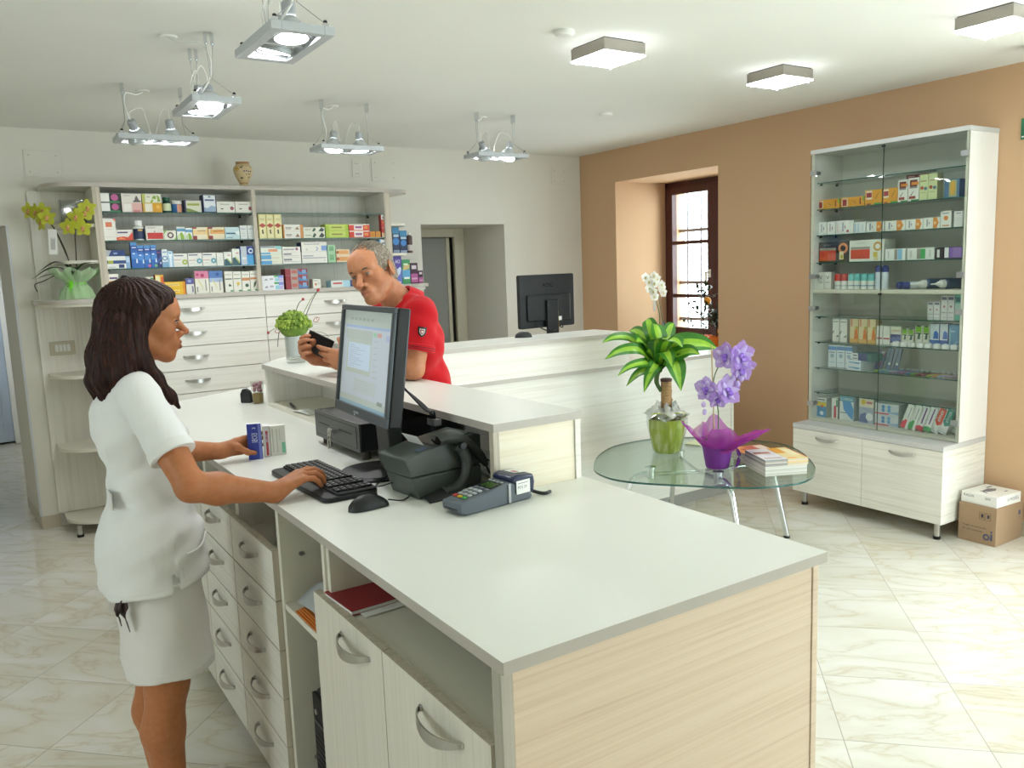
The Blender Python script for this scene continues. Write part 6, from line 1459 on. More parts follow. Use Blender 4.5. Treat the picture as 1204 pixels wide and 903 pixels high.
# cartons held by the left hand
DES['isobl'] = ('#2f3f9c', '#2a3890', [('r', .1, .60, .2, .9, '#c9d0ea'), ('t', 'ISOBL', .30, .38, .6, .14, '#d6dcf0'), ('r', .75, .05, .85, .12, '#b9c2e4')])
def held(label, x, y, w, d, h, yaw, body, marks):
    t = thing('medicine_carton', label, 'carton', (x, y, ZC), 'cartons in the left hand of the woman in white')
    M = Matrix.Translation((x, y, ZC+.0005)) @ rotm(0, 0, yaw)
    MB(M).box(0, w, 0, d, 0, h, cm(body), mtop=M_paper).build('box', t, bevel=.0008)
    m = MB(M)
    for (face, u0, v0, u1, v1, c) in marks:
        if face == 'f': m.add([(u0*w, -.0004, v0*h), (u1*w, -.0004, v0*h), (u1*w, -.0004, v1*h), (u0*w, -.0004, v1*h)], [(0, 1, 2, 3)], cm(c))
        elif face == 'r': m.add([(w+.0004, u0*d, v0*h), (w+.0004, u1*d, v0*h), (w+.0004, u1*d, v1*h), (w+.0004, u0*d, v1*h)], [(0, 1, 2, 3)], cm(c))
        elif face == 'l': m.add([(-.0004, u0*d, v0*h), (-.0004, u1*d, v0*h), (-.0004, u1*d, v1*h), (-.0004, u0*d, v1*h)], [(0, 1, 2, 3)], cm(c))
    if 'blue' in label:
        vs, fs, asp = text_geo('ISOBI')
        m.add([(w*(.72-.42*b_), -.0005, h*(.74-.26*a)) for a, b_ in vs], fs, cm('#c9d0ea'))
        m.tube([(w*.5+.0045*math.cos(a), -.0006, h*.86+.004*math.sin(a)) for a in [PI*q/8 for q in range(9)]], .0012, cm('#d6dcf0'), 5)
        for q in range(9): m.add([(w+.0005, d*(.25+.05*q), h*.62), (w+.0005, d*(.272+.05*q), h*.62), (w+.0005, d*(.272+.05*q), h*.88), (w+.0005, d*(.25+.05*q), h*.88)], [(0, 1, 2, 3)], cm('#2b2b30'))
    m.build('print', t, smooth=False)
held('blue medicine carton with white lettering held upright on the worktop', .742, 2.815, .046, .024, .124, -18, '#2f3f9c', [('r', .2, .6, .75, .9, '#dfe3ea'), ('r', .35, .1, .5, .5, '#8f9ad0'), ('f', .78, .0, .98, 1, '#6f7cc8')])
held('white medicine carton with red stripe held behind the blue one', .797, 2.822, .022, .05, .108, -14, '#e2dcd8', [('f', .4, .05, .75, .85, '#b8444c'), ('r', .1, .1, .9, .9, '#d3d0ca')])
held('white medicine carton with green corner, farthest of the held three', .823, 2.826, .052, .03, .104, -6, '#d6d6cc', [('f', .72, .06, .96, .42, '#7fc0a4'), ('f', .12, .1, .2, .9, '#b6b6ae'), ('f', .4, .1, .46, .9, '#b6b6ae'), ('f', .6, .5, .64, .9, '#b6b6ae')])
# small things at the far end and in the open front of the raised shelf
t = thing('pen_cup', 'clear cup with pink and gold filling beside the far end of the raised shelf', 'cup', (1.145, 4.06, ZC))
M = Matrix.Translation((1.142, 4.075, ZC+.0005))
MB(M).lathe([(.026, 0), (.031, .11)], M_clear, 24, cap=False).lathe([(0, .001), (.026, .001)], M_clear, 24, cap=False).build('cup', t)
MB(M).lathe([(0, .004), (.0245, .004), (.0265, .05), (0, .055)], cm('#8f7a4a'), 20, cap=False).build('gold_filling', t)
random.seed(4); m = MB(M)
for i in range(14): m.ball((.016*math.cos(i*2.4), .016*math.sin(i*2.4), .062+.003*i), .009, cm('#b98a94'), 8, 6)
m.build('pink_filling', t)
t = thing('stapler', 'small black stapler standing beside the clear cup', 'stapler', (1.115, 4.14, ZC))
MB(Matrix.Translation((1.105, 4.14, ZC+.0005)) @ rotm(0, 0, 40)).prism([(-.03, 0), (.03, 0), (.03, .045), (.018, .068), (0, .072), (-.02, .06), (-.03, .03)], -.012, .012, M_black, 'x').build('body', t, bevel=.004)
t = thing('pen', 'black pen lying in the open front of the raised shelf', 'pen', (1.2, 3.72, 1.02))
MB().tube([(1.215, 3.80, 1.0225), (1.19, 3.66, 1.0225)], .006, M_black, 10).build('barrel', t); MB().tube([(1.19, 3.66, 1.0225), (1.187, 3.643, 1.0225)], [.005, .0012], M_steel, 8).build('tip', t)
for i, (x, y, a, c, lab) in enumerate(((1.165, 3.50, 10, '#dcdcd6', 'white paper slip curling in the open shelf front'), (1.21, 3.36, -30, '#9a968a', 'grey paper slip curled in the open shelf front'), (1.25, 3.22, 18, '#8f8c80', 'brown grey paper slip lying deeper in the open shelf'))):
    M = Matrix.Translation((x, y, 1.0166)) @ rotm(0, 0, a); P = []
    for q in range(9):
        u = q/8; P.append([(.05*v, -.06+.16*u, .001+.018*math.sin(PI*u)*(.4+.6*v)) for v in (0, .25, .5, .75, 1)])
    tag(MB(M).grid(P, cm(c, .7)).build('paper_slip', solid=.0006), lab, 'paper', 'paper slips in the open shelf')
for i, (x, y, a, c, lab) in enumerate(((1.24, 2.0, 20, '#d8d6b8', 'cream leaflet under the scanner in the open shelf end'), (1.30, 2.08, -10, '#c9cfd2', 'pale leaflet deep in the open shelf end'))):
    M = Matrix.Translation((x, y, 1.0004+.003*i)) @ rotm(0, 0, a)
    tag(MB(M).box(-.05, .05, -.06, .06, 0, .0025, cm(c, .6)).box(-.04, .03, -.05, -.02, .0025, .0028, cm('#7f8a8f')).build('leaflet'), lab, 'leaflet', 'leaflets in the open shelf end')

# far monitor and mouse
t = thing('computer_monitor', 'black monitor seen from behind on the far counter', 'monitor', (3.17, 4.5, ZC))
FM = Matrix.Translation((3.174, 4.45, 1.0)) @ rotm(0, 0, 6)
MB(FM).prism(rrect(-.238, .238, .0, .345, .012), -.018, .012, M_black, 'y', M=Matrix.Translation((0, 0, .222))).build('shell', t, bevel=.003)
MB(FM).prism([(-.185, .045), (.19, .045), (.19, .205), (.185, .215), (-.18, .215), (-.185, .205)], -.034, -.0185, M_black, 'y', M=Matrix.Translation((0, 0, .222))).build('rear_bulge', t, bevel=.006)
m = MB(FM); vs, fs, asp = text_geo('AOC'); m.add([(-.045+.09*a, -.0186, .485+.026*b) for a, b in vs], fs, mat('logo_black', '#0c0c0d', .2)); m.build('logo', t, smooth=False)
b = MB(FM); b.box(-.045, .045, -.055, -.035, .02, .40, M_black, M=Matrix.Translation((.01, 0, 0))); b.build('stand_neck', t, bevel=.004)
MB(FM).box(.0555, .060, -.056, -.034, .02, .40, M_chrome).build('neck_trim', t)
MB(FM).prism(rrect(-.13, .13, -.16, .06, .04), .0005, .018, M_black).build('foot', t, bevel=.004)
MB(FM).box(.075, .105, -.0355, -.034, .262, .288, M_paper).build('sticker', t)
MB(FM).tube(smooth([(-.115, -.02, .27), (-.11, -.05, .235), (-.06, -.07, .205), (.0, -.07, .20), (.03, -.05, .205)], 6), .004, M_black, 8).tube(smooth([(.06, -.05, .23), (.085, -.06, .215), (.10, -.05, .225)], 5), .004, M_black, 8).build('cables', t)
t = thing('computer_mouse', 'black mouse lying on the raised top of the far counter', 'mouse', (2.77, 4.15, ZB))
P = []
for i in range(13):
    u = i/12; row = []
    for j in range(17):
        a = PI*j/16; prof = max(1-abs(2*u-1)**2.6, 0)**.5
        row.append((-.055+.11*u, -.029*prof*math.cos(a), .0005+.034*prof*math.sin(a)**.8))
    P.append(row)
MB(Matrix.Translation((2.765, 4.12, ZB)) @ rotm(0, 0, -20)).grid(P, M_black).build('shell', t)
MB(Matrix.Translation((2.765, 4.12, ZB)) @ rotm(0, 0, -20)).box(-.03, .0, -.002, .002, .0335, .036, cm('#6c7076')).build('wheel', t)
# ------------------------------------------------------------------ plants
CR = Vector((cam_rx, cam_ry, 0)) if False else Vector((.836, -.548, 0)); CF = Vector((.548, .836, 0)); UP = Vector((0, 0, 1))
def leaf(mb, pts, width, mats, fold=.18, n=14, tipw=.02, basew=.25, twist=0., curl=0., roll=0.):
    """strap leaf along pts; mats = (edge, centre); a V-folded ribbon of five columns"""
    P = smooth([Vector(p) for p in pts], max(2, n//(len(pts)-1))); N = len(P)
    rows = []
    for i, p in enumerate(P):
        t = (P[min(i+1, N-1)]-P[max(i-1, 0)]).normalized()
        sd = t.cross(UP)
        if sd.length < 1e-3: sd = t.orthogonal()
        sd.normalize(); nn = sd.cross(t).normalized()
        s = i/(N-1)
        w = width*max((basew+(1-basew)*min(1, s*3.2))*(1-max(0, (s-.45)/.55)**2.2), tipw)
        a = roll+twist*s; sd2 = sd*math.cos(a)+nn*math.sin(a); nn2 = nn*math.cos(a)-sd*math.sin(a)
        rows.append([tuple(p+sd2*(w*q)+nn2*(fold*w*abs(q)*(1+curl*s))) for q in (-1, -.42, 0, .42, 1)])
    for c, m in ((0, mats[0]), (1, mats[1]), (2, mats[1]), (3, mats[0])):
        mb.grid([[r[c], r[c+1]] for r in rows], m)
    return mb
def leafmat(name, c1, c2, rough=.35):
    m = mat(name, c1, rough)
    v = coords(m, (25, 25, 25)); n_ = nd(m, 'ShaderNodeTexNoise', i_Scale=1., i_Detail=3.); lk(m, v, n_.inputs['Vector'])
    r = ramp(m, [(.35, c1), (.65, c2)]); lk(m, n_.outputs['Fac'], r.inputs['Fac']); lk(m, r.outputs['Color'], bsdf(m).inputs['Base Color'])
    return m
M_ldark = leafmat('leaf_dark_green', '#2f6a1c', '#3a7a22'); M_llime = leafmat('leaf_lime', '#7fb02a', '#93bd3a')
M_orchleaf = leafmat('orchid_leaf', '#23361f', '#2c4226'); M_stem = mat('stem_dark', '#3f3a2c', .6); M_stemgreen = mat('stem_green', '#4c6a34', .5)
def cloth(name, col, alpha, rough=.6):
    m = mat(name, col, rough)
    nt = m.node_tree; out = [x for x in nt.nodes if x.type == 'OUTPUT_MATERIAL'][0]
    tr = nd(m, 'ShaderNodeBsdfTransparent'); tl = nd(m, 'ShaderNodeBsdfTranslucent'); tl.inputs['Color'].default_value = (*lin(col), 1)
    a = nd(m, 'ShaderNodeMixShader'); a.inputs[0].default_value = .45; lk(m, bsdf(m).outputs[0], a.inputs[1]); lk(m, tl.outputs[0], a.inputs[2])
    b = nd(m, 'ShaderNodeMixShader'); b.inputs[0].default_value = alpha; lk(m, tr.outputs[0], b.inputs[1]); lk(m, a.outputs[0], b.inputs[2])
    lk(m, b.outputs[0], out.inputs['Surface'])
    return m
def petal_flower(mb, c, nrm, up, R_, m_pet, m_core, kinds=5, wide=.42, m_lip=None, cup=.25, seed=0):
    """orchid-like flower: petals round a centre, facing nrm"""
    c = Vector(c); n = Vector(nrm).normalized(); u = (Vector(up)-n*Vector(up).dot(n)).normalized(); s = u.cross(n)
    for k in range(kinds):
        a = 2*PI*k/kinds+PI/2; d = s*math.cos(a)+u*math.sin(a); e = n.cross(d)
        rows = []
        for i in range(7):
            t = i/6; w = R_*wide*math.sin(PI*min(1, .12+.86*t))**.7*(1.15 if k % 2 else .9)
            if i == 6: w *= .25
            rows.append([tuple(c+d*(R_*t)+e*(w*q)+n*(cup*R_*(t*t*.8-.25*q*q*t))) for q in (-1, -.5, 0, .5, 1)])
        mb.grid(rows, m_pet)
    lip = m_lip or m_core
    mb.ball(tuple(c+n*R_*.10), R_*.17, lip, 8, 6)
    mb.grid([[tuple(c-u*(R_*.45*t)+s*(R_*.2*q*(1-t*.4))+n*(R_*.28*math.sin(PI*t*.9)+.02*R_)) for q in (-1, 0, 1)] for t in (0, .33, .66, 1)], lip)

# --- dracaena on the glass table
t = thing('dracaena_plant', 'dracaena with striped green leaves in a lime pot on the glass table', 'potted plant', (3.32, 3.48, ZG))
B = Vector((3.318, 3.48, ZG))
M_pot = mat('lime_glaze', '#a3b53a', .18); _v = coords(M_pot, (30, 30, 4)); _n = nd(M_pot, 'ShaderNodeTexNoise', i_Scale=1., i_Detail=2.)
lk(M_pot, _v, _n.inputs['Vector']); _r = ramp(M_pot, [(.38, '#8fa326'), (.5, '#a9b844'), (.62, '#c9cf8a')]); lk(M_pot, _n.outputs['Fac'], _r.inputs['Fac']); lk(M_pot, _r.outputs['Color'], bsdf(M_pot).inputs['Base Color'])
MB(Matrix.Translation(B)).lathe([(.066, .0006), (.076, .01), (.095, .08), (.104, .15), (.103, .20), (.098, .20), (.094, .16), (.0, .155)], M_pot, 36).build('pot', t)
P = []
for i in range(10):
    v = i/9
    P.append([(B.x+(.082+.033*min(1, v*1.4)+.008*math.sin(7*a)*v)*math.cos(a), B.y+(.082+.033*min(1, v*1.4)+.008*math.sin(7*a)*v)*math.sin(a), B.z+.003+.21*v) for a in [2*PI*k/40 for k in range(41)]])
random.seed(5)
P2 = []
for i in range(9):
    v = i/8
    P2.append([(B.x+(.115-.07*math.sin(PI*.5*v)+.016*math.sin(9*a+4*v)+.012*random.random())*math.cos(a), B.y+(.115-.07*math.sin(PI*.5*v)+.016*math.sin(9*a+4*v)+.012*random.random())*math.sin(a), B.z+.213+.07*v+.018*math.sin(6*a+3*v)) for a in [2*PI*k/40 for k in range(41)]])
for row in P2: row[-1] = row[0]
MB().grid(P, M_film).grid(P2, mat('cellophane_crumple', '#e9ece8', .15, trans=.6)).build('cellophane', t)
bow = MB()
for sg in (-1, 1):
    o = B+CF*(-.085)+UP*.222
    leaf(bow, [o, o+CR*sg*.05+UP*.02, o+CR*sg*.10+UP*.012, o+CR*sg*.06-UP*.012, o+CR*sg*.005], .02, (M_pot, M_pot), .1, 16, .5, .6)
bow.build('ribbon_bow', t)
M_cane = wood('cane_bark', (25, 25, 120), [(.3, '#7a5f3c'), (.5, '#a5835a'), (.7, '#b8966a')], .8, .4)
M_wax = mat('wax_cap', '#4a2a26', .4)
cn = MB(Matrix.Translation(B+Vector((0, 0, .15)))); cn.lathe([(.032, 0), (.031, .10), (.033, .11), (.0305, .12), (.031, .20), (.0335, .208), (.031, .22), (.030, .268)], M_cane, 24)
cn.lathe([(.033, .266), (.034, .280), (.026, .284), (0, .2845)], M_wax, 24)
for a, z in ((.4, .20), (2.6, .14), (-1.2, .16)): cn.ball((.031*math.cos(a), .031*math.sin(a), z), .009, M_cane, 8, 6)
cn.build('cane', t)
hd0 = B+Vector((-.03, -.01, .445))
st = MB(); st.tube(smooth([B+UP*.36-CR*.03, B+UP*.41-CR*.055, B+UP*.47-CR*.05, B+UP*.56-CR*.035], 5), [.012]*5+[.014]*5+[.018]*5+[.012], M_stemgreen, 12); st.build('shoot', t)
hb = B+UP*.50-CR*.045
# leaves: offsets (right, up, towards viewer) of mid and tip
L_ = [((-.16, .17, .02), (-.33, .16, .08), .030), ((-.14, .12, .10), (-.32, .07, .12), .027), ((-.10, .04, .12), (-.26, -.02, .18), .026), ((-.08, .13, .02), (-.14, .16, .10), .040),
      ((-.06, .01, .10), (-.20, -.09, .10), .030), ((-.04, .02, .12), (-.11, -.12, .16), .028), ((.00, .17, .02), (-.02, .25, -.02), .045), ((.04, .16, .10), (.10, .13, .20), .048),
      ((.12, .13, .04), (.33, .10, .06), .050), ((.14, .10, -.08), (.28, .14, -.16), .036), ((.10, .08, .08), (.21, .08, .14), .036), ((.07, .03, .10), (.10, -.12, .15), .048),
      ((.06, .15, -.08), (.12, .24, -.14), .034), ((-.06, .16, -.08), (-.14, .2, -.18), .034), ((.02, .10, .12), (.04, .02, .22), .034), ((-.03, .2, -.04), (-.05, .27, -.1), .036), ((.05, .05, -.1), (.16, .0, -.2), .036)]
for i, (md, tp, w) in enumerate(L_):
    m = hb+CR*md[0]+UP*md[1]-CF*md[2]; e = hb+CR*tp[0]+UP*tp[1]-CF*tp[2]
    b0 = hb+UP*(-.03+.006*(i % 6))
    q = b0*.45+m*.55+UP*.015
    leaf(MB(), [b0, q, m, m*.45+e*.55+UP*.02, e], w*1.35, (M_ldark, M_llime), .22, 20, .03, .35, twist=(.35 if i % 2 else -.3), roll=max(-1, min(1, -tp[0]*5))*.85).build('leaf', t)

# --- purple fabric orchid on the glass table
t = thing('fabric_orchid', 'violet fabric orchid wrapped in purple organza on the glass table', 'artificial flower', (3.26, 3.03, ZG))
B = Vector((3.255, 3.03, ZG))
M_purple = mat('purple_wrap', '#6a2484', .55)
MB(Matrix.Translation(B)).lathe([(.058, .0006), (.062, .01), (.082, .125), (.078, .13), (0, .12)], M_purple, 32).build('pot', t)
M_org = cloth('purple_organza', '#a83aa8', .72); M_org2 = cloth('magenta_organza', '#b8489c', .62)
P = []
random.seed(11)
for i in range(12):
    v = i/11; row = []
    for k in range(49):
        a = 2*PI*k/48
        cr_, cf_ = math.cos(a), math.sin(a)
        lobe = .5+.5*math.cos(4*a+.6)
        rad = .070+v*(.045+.075*lobe+.03*max(0, cr_))
        zz = .105+v*(.05+.10*lobe*(1-.55*max(0, cr_)))+.012*math.sin(11*a+5*v)*v
        p = B+CR*(rad*cr_*(1+.25*max(0, cr_)*v))+CF*(rad*cf_)+UP*zz
        row.append(tuple(p))
    P.append(row)
MB().grid(P, M_org).build('organza', t)
for sgn, base, mid, tip, w in ((1, (.05, .12, .04), (.13, .16, .06), (.27, .205, .03), .035), (1, (.04, .10, .06), (.10, .13, .08), (.17, .17, .09), .05), (-1, (-.05, .10, .03), (-.09, .17, .03), (-.07, .25, .0), .05), (1, (.0, .09, .075), (.05, .10, .09), (.12, .15, .08), .05)):
    leaf(MB(), [B+CR*q[0]+UP*q[1]-CF*q[2] for q in (base, mid, tip)], w, (M_org2, M_org), .5, 14, .2, .9).build('wrap_corner', t)
rb = MB(); leaf(rb, [B+CR*.05+UP*.13-CF*.06, B+CR*.09+UP*.11-CF*.05, B+CR*.105+UP*.06-CF*.04, B+CR*.09+UP*.015-CF*.05, B+CR*.055+UP*.004-CF*.06], .012, (M_purple, cm('#8a4ab0', .3)), .1, 18, .6, .8); rb.build('ribbon', t)
g = MB()
for a in (0, 1.1, 2.3, 3.3, 4.2, 5.3):
    d = CR*math.cos(a)+CF*math.sin(a); leaf(g, [B+UP*.12, B+UP*.15+d*.04, B+UP*.155+d*.085], .028, (M_orchleaf, M_orchleaf), .15, 8, .2, .5)
g.build('leaves', t)
sk = MB(); sk.cyl(B+UP*.12-CR*.015, B+UP*.66-CR*.03, .0035, mat('bamboo_stick', '#b09a72', .6), n=8); sk.build('support_stick', t)
s = MB(); s.tube(smooth([B+UP*.12, B+UP*.3+CR*.005, B+UP*.45-CR*.02, B+UP*.53+CR*.0, B+UP*.57+CR*.035, B+UP*.575+CR*.075], 6), .003, M_stemgreen, 8)
s.tube(smooth([B+UP*.40-CR*.0, B+UP*.43-CR*.02, B+UP*.455-CR*.045], 5), .0025, M_stem, 6); s.tube(smooth([B+UP*.53+CR*.08, B+UP*.50+CR*.10, B+UP*.455+CR*.105], 5), .002, M_stem, 6); s.build('stems', t)
M_pet = cloth('violet_fabric', '#b08fd8', .82); M_pet2 = cloth('pale_violet_fabric', '#d3c3ea', .8)
def ffl(c, n, R_, sd):
    mb = MB(); random.seed(sd); petal_flower(mb, c, n, UP, R_, M_pet, M_pet2, 5, .48, cm('#7c56b4'), .3)
    petal_flower(mb, Vector(c)+Vector(n)*.004, n, CR, R_*.72, M_pet2, M_pet, 5, .28, cm('#8a66c0'), .6)
    mb.build('flower', t)
ffl(B+UP*.60+CR*.04-CF*.02, -CF-CR*.7+UP*.2, .075, 1); ffl(B+UP*.60+CR*.12-CF*.02, -CF+CR*.5, .085, 2); ffl(B+UP*.53+CR*.13, -CF+CR*.3-UP*.4, .08, 3); ffl(B+UP*.43-CR*.06-CF*.02, -CF-CR*.8, .07, 4); ffl(B+UP*.42+CR*.05-CF*.02, -CF+CR*.5+UP*.3, .085, 5); ffl(B+UP*.375-CR*.0-CF*.02, -CF-UP*.6, .06, 6)
bd = MB()
for p in ((.105, .45), (.125, .475), (-.075, .345), (-.07, .305), (.08, .48)): bd.ball(tuple(B+CR*p[0]+UP*p[1]-CF*.01), .013, M_pet2, 10, 7, (1, 1, 1.3))
bd.build('buds', t)

# --- magazines on the glass table
def booklet_stack(name, label, cat, o, ang, n, w, d, th, cols, cover):
    t = thing(name, label, cat, o, 'brochures on the glass table')
    return t
DESM = [('#d9d7d2', '#c8a06a'), ('#c25a3c', '#d8c2a4')]
random.seed(21)
mx, my, ma = 3.312, 2.757, 26.
def brochure(label, x, y, z, ang, w, d, th, cover, edge, marks):
    t = thing('brochure_pack', label, 'brochure', (x, y, z), 'brochure packs on the glass table')
    M = Matrix.Translation((x, y, z)) @ rotm(0, 0, ang); nl = max(2, int(th/.006))
    b = MB(M)
    for i in range(nl):
        j = .0008*(i % 2)
        b.box(j, w-j, j, d-j, th*i/nl, th*(i+1)/nl-.0004, edge[i % len(edge)])
    b.build('pages', t)
    c = MB(M); c.box(0, w, 0, d, th, th+.0012, cover)
    for i, (x0, y0, x1, y1, col) in enumerate(marks): c.box(x0*w, x1*w, y0*d, y1*d, th+.0012, th+.0013+.00006*i, cm(col))
    c.build('cover', t, smooth=False)
PW = [cm('#cfccc4', .8), cm('#c2bfb6', .8), cm('#d6d3cc', .8)]
PO = [cm('#cfc2aa', .8), cm('#c6b89c', .8), cm('#d8b88a', .8)]
brochure('white bottom pack of brochures on the near side of the glass table', 3.285, 2.735, ZG+.0006, -25, .225, .25, .047, cm('#dcdad4'), PW, [])
brochure('brochure pack with white and grey cover on the white bottom pack', 3.287, 2.737, ZG+.0496, -25, .118, .248, .034, cm('#d9d9da'), [cm('#a9a39c', .8), cm('#8f8f92', .8), cm('#c9c2b6', .8)], [(.05, .55, .8, .7, '#b87a62'), (.1, .66, .45, .72, '#4c4a50'), (.1, .1, .9, .2, '#b8aaa4'), (.45, .4, .95, .55, '#cfcbd0')])
brochure('brochure pack with yellow and orange cover on the white bottom pack', 3.396, 2.687, ZG+.0496, -25, .112, .248, .034, cm('#e2cf9c'), PO, [(.0, .5, .5, 1, '#d99a3a'), (.5, .3, .95, .8, '#e6dcb8'), (.94, 0, 1, 1, '#d0703a'), (.05, .0, .5, .1, '#e0a85a')])
brochure('brochure pack with red food picture cover behind the white ones', 3.42, 2.97, ZG+.0006, -18, .20, .20, .050, cm('#c98a6a'), PW, [(.05, .1, .4, .9, '#d88a4a'), (.4, .3, .7, .95, '#b8564a'), (.7, .1, .98, .9, '#d8c4b8'), (.2, .5, .35, .7, '#a83a34'), (.5, .05, .9, .3, '#c2603f')])
brochure('brochure pack with orange dish cover beside the violet orchid', 3.30, 3.02+.045, ZG+.0006, -22, .12, .14, .030, cm('#d8a878'), PW, [(.1, .1, .6, .6, '#c8783a'), (.6, .2, .9, .9, '#e0cfb0'), (.1, .65, .5, .95, '#9a9a5a')]) if False else None
brochure('single green edged leaflet between the two table plants', 3.55, 3.44, ZG+.0006, 20, .14, .10, .006, cm('#c9cf9a'), PW, [(.1, .1, .9, .9, '#d8dcb0')])

# --- white orchid and citrus shrubs on the window sill
SZ = .8905
t = thing('white_orchid', 'white orchid on the deep window sill behind the dracaena', 'potted plant', (5.1, 5.45, SZ))
B = Vector((5.10, 5.45, SZ))
MB(Matrix.Translation(B)).lathe([(.05, 0), (.06, .01), (.07, .12), (.066, .125), (0, .118)], cm('#d6dadc', .3), 28).build('pot', t)
g = MB()
for a in (0, 1.2, 2.4, 3.6, 4.8): leaf(g, [B+UP*.11, B+UP*.16+Vector((math.cos(a), math.sin(a), 0))*.08, B+UP*.13+Vector((math.cos(a), math.sin(a), 0))*.17], .03, (M_orchleaf, M_orchleaf), .2, 10, .1, .4)
g.build('leaves', t)
wr = MB(); M_teal = mat('teal_foil', '#2f6f84', .25, .3)
for sg in (-1, 1): leaf(wr, [B+UP*.02+CR*.03*sg, B+UP*.12+CR*.05*sg-CF*.05, B+UP*.22+CR*.03*sg-CF*.06], .055, (M_teal, cm('#a9c6cf', .3)), .3, 10, .1, .9)
wr.build('foil_wrap', t)
st = smooth([B+UP*.11, B+UP*.25+CR*.02, B+UP*.42-CR*.02, B+UP*.55-CR*.04, B+UP*.62-CR*.07], 6)
MB().tube(st, .004, M_stemgreen, 8).tube([B+UP*.11+CR*.06, B+UP*.5+CR*.0], .003, M_stemgreen, 6).build('stem', t)
M_wpet = cloth('white_petals', '#eef0ea', .95); fl = MB()
for (x, z, f, nn) in ((-.10, .60, .0, -.6), (-.075, .56, .03, -.3), (-.03, .61, .02, .2), (.0, .585, -.01, .4), (-.03, .545, .03, -.1), (.035, .53, .02, .6), (.04, .50, .0, .3), (-.07, .50, .02, -.5), (-.04, .475, .03, 0), (-.03, .43, .03, -.3), (.05, .46, .02, .5)):
    petal_flower(fl, B+CR*x+UP*z-CF*f, -CF+CR*nn-UP*.1, UP, .042, M_wpet, cm('#d8d08a'), 5, .5, None, .15)
fl.build('flowers', t)
tagm = MB(); tagm.box(-.012, .012, -.001, .001, 0, .09, M_paper, M=Matrix.Translation(B+UP*.30-CR*.03-CF*.02) @ rotm(0, 0, -33)); tagm.build('tag', t)
M_opot = mat('orange_pot', '#d8701e', .3); M_citr = leafmat('citrus_leaf', '#26321c', '#33431f'); M_orangefruit = mat('orange_fruit', '#e0982c', .4)
def citrus(label, bx, by, hh, spread, nl, sd, fruits):
    t = thing('citrus_shrub', label, 'potted plant', (bx, by, SZ), 'orange pot plants on the window sill')
    B = Vector((bx, by, SZ)); random.seed(sd)
    MB(Matrix.Translation(B)).lathe([(.045, 0), (.05, .006), (.068, .095), (.072, .097), (.072, .115), (.066, .115), (.062, .10), (0, .098)], M_opot, 28).build('pot', t)
    br = MB(); lf = MB(); tips = []
    br.tube(smooth([B+UP*.09, B+UP*(.2+.1*hh), B+UP*hh*.7+CR*.01, B+UP*hh], 5), [.006]*8+[.004]*8, M_stem, 6)
    for i in range(16):
        z = .16+(hh-.16)*i/15; a = i*2.4; ln = spread*(1.05-.75*i/15)*(.7+.5*random.random())
        o = B+UP*z; e = o+Vector((math.cos(a), math.sin(a), 0))*ln+UP*(.03+.03*random.random())
        br.tube([o, o*.5+e*.5+UP*.015, e], .0025, M_stem, 5)
        for k in range(nl):
            u = .25+.8*random.random(); p = o.lerp(e, u); d = Vector((random.uniform(-1, 1), random.uniform(-1, 1), random.uniform(-.5, .6))).normalized()
            leaf(lf, [p, p+d*.025+UP*.004, p+d*.052], .015, (M_citr, M_citr), .2, 4, .1, .4)
    br.build('branches', t); lf.build('leaves', t)
    f = MB()
    for (x, z, y) in fruits: f.ball(tuple(B+CR*x+UP*z-CF*y), .032, M_orangefruit, 14, 10)
    if fruits: f.build('fruit', t)
citrus('tall dark citrus shrub with an orange fruit on the window sill', 5.06, 4.86, .50, .17, 6, 2, [(.02, .40, .05)])
citrus('low dark citrus shrub in bright orange pot at the sill corner', 5.02, 4.68, .30, .12, 6, 9, [(.03, .16, .04), (.05, .2, .02)])

# --- yellow green orchid on the ledge corner
t = thing('yellow_orchid', 'yellow green orchid wrapped in pale green fleece on the ledge corner', 'potted plant', (.575, 5.885, ZL))
B = Vector((.575, 5.885, ZL))
M_fleece = cloth('green_fleece', '#cde8bf', .66); M_lime = mat('lime_ribbon', '#7fd83a', .4)
MB(Matrix.Translation(B)).lathe([(.05, .0006), (.058, .01), (.06, .085), (0, .082)], cm('#8fae7a', .5), 24).build('pot', t)
P = []
for i in range(14):
    v = i/13; row = []
    for k in range(57):
        a = 2*PI*k/56
        rad = np.interp(v, [0, .3, .5, .62, .8, 1], [.105, .085, .05, .062, .115, .135])+(.006+.02*max(0, v-.5))*math.sin(13*a+3*v)+.012*math.sin(3*a)*v
        zz = .0015+np.interp(v, [0, .3, .5, .62, .8, 1], [0, .06, .095, .115, .15, .185])+(.012*math.sin(7*a+2)*max(0, v-.4))*2
        row.append((B.x+rad*math.cos(a), B.y+rad*math.sin(a)*.92, B.z+zz))
    row[-1] = row[0]
    P.append(row)
MB().grid(P, M_fleece).build('fleece_wrap', t)
r_ = MB()
for dx in (-.006, .0, .007): leaf(r_, [B-CF*.052+UP*.15+CR*dx*2, B-CF*.062+UP*.10+CR*dx, B-CF*.09+UP*.03+CR*dx*3], .006, (M_lime, M_lime), .1, 8, .3, .9)
r_.tube([tuple(B+Vector((.054*math.cos(a), .052*math.sin(a), .097))) for a in [2*PI*q/20 for q in range(20)]], .004, M_lime, 6, closed=True); r_.build('ribbon', t)
def oleaf(md, tp, w): leaf(MB(), [B+UP*.16, B+CR*md[0]+UP*md[1]-CF*md[2], B+CR*tp[0]+UP*tp[1]-CF*tp[2]], w, (M_orchleaf, M_orchleaf), .25, 14, .1, .4).build('leaf', t)
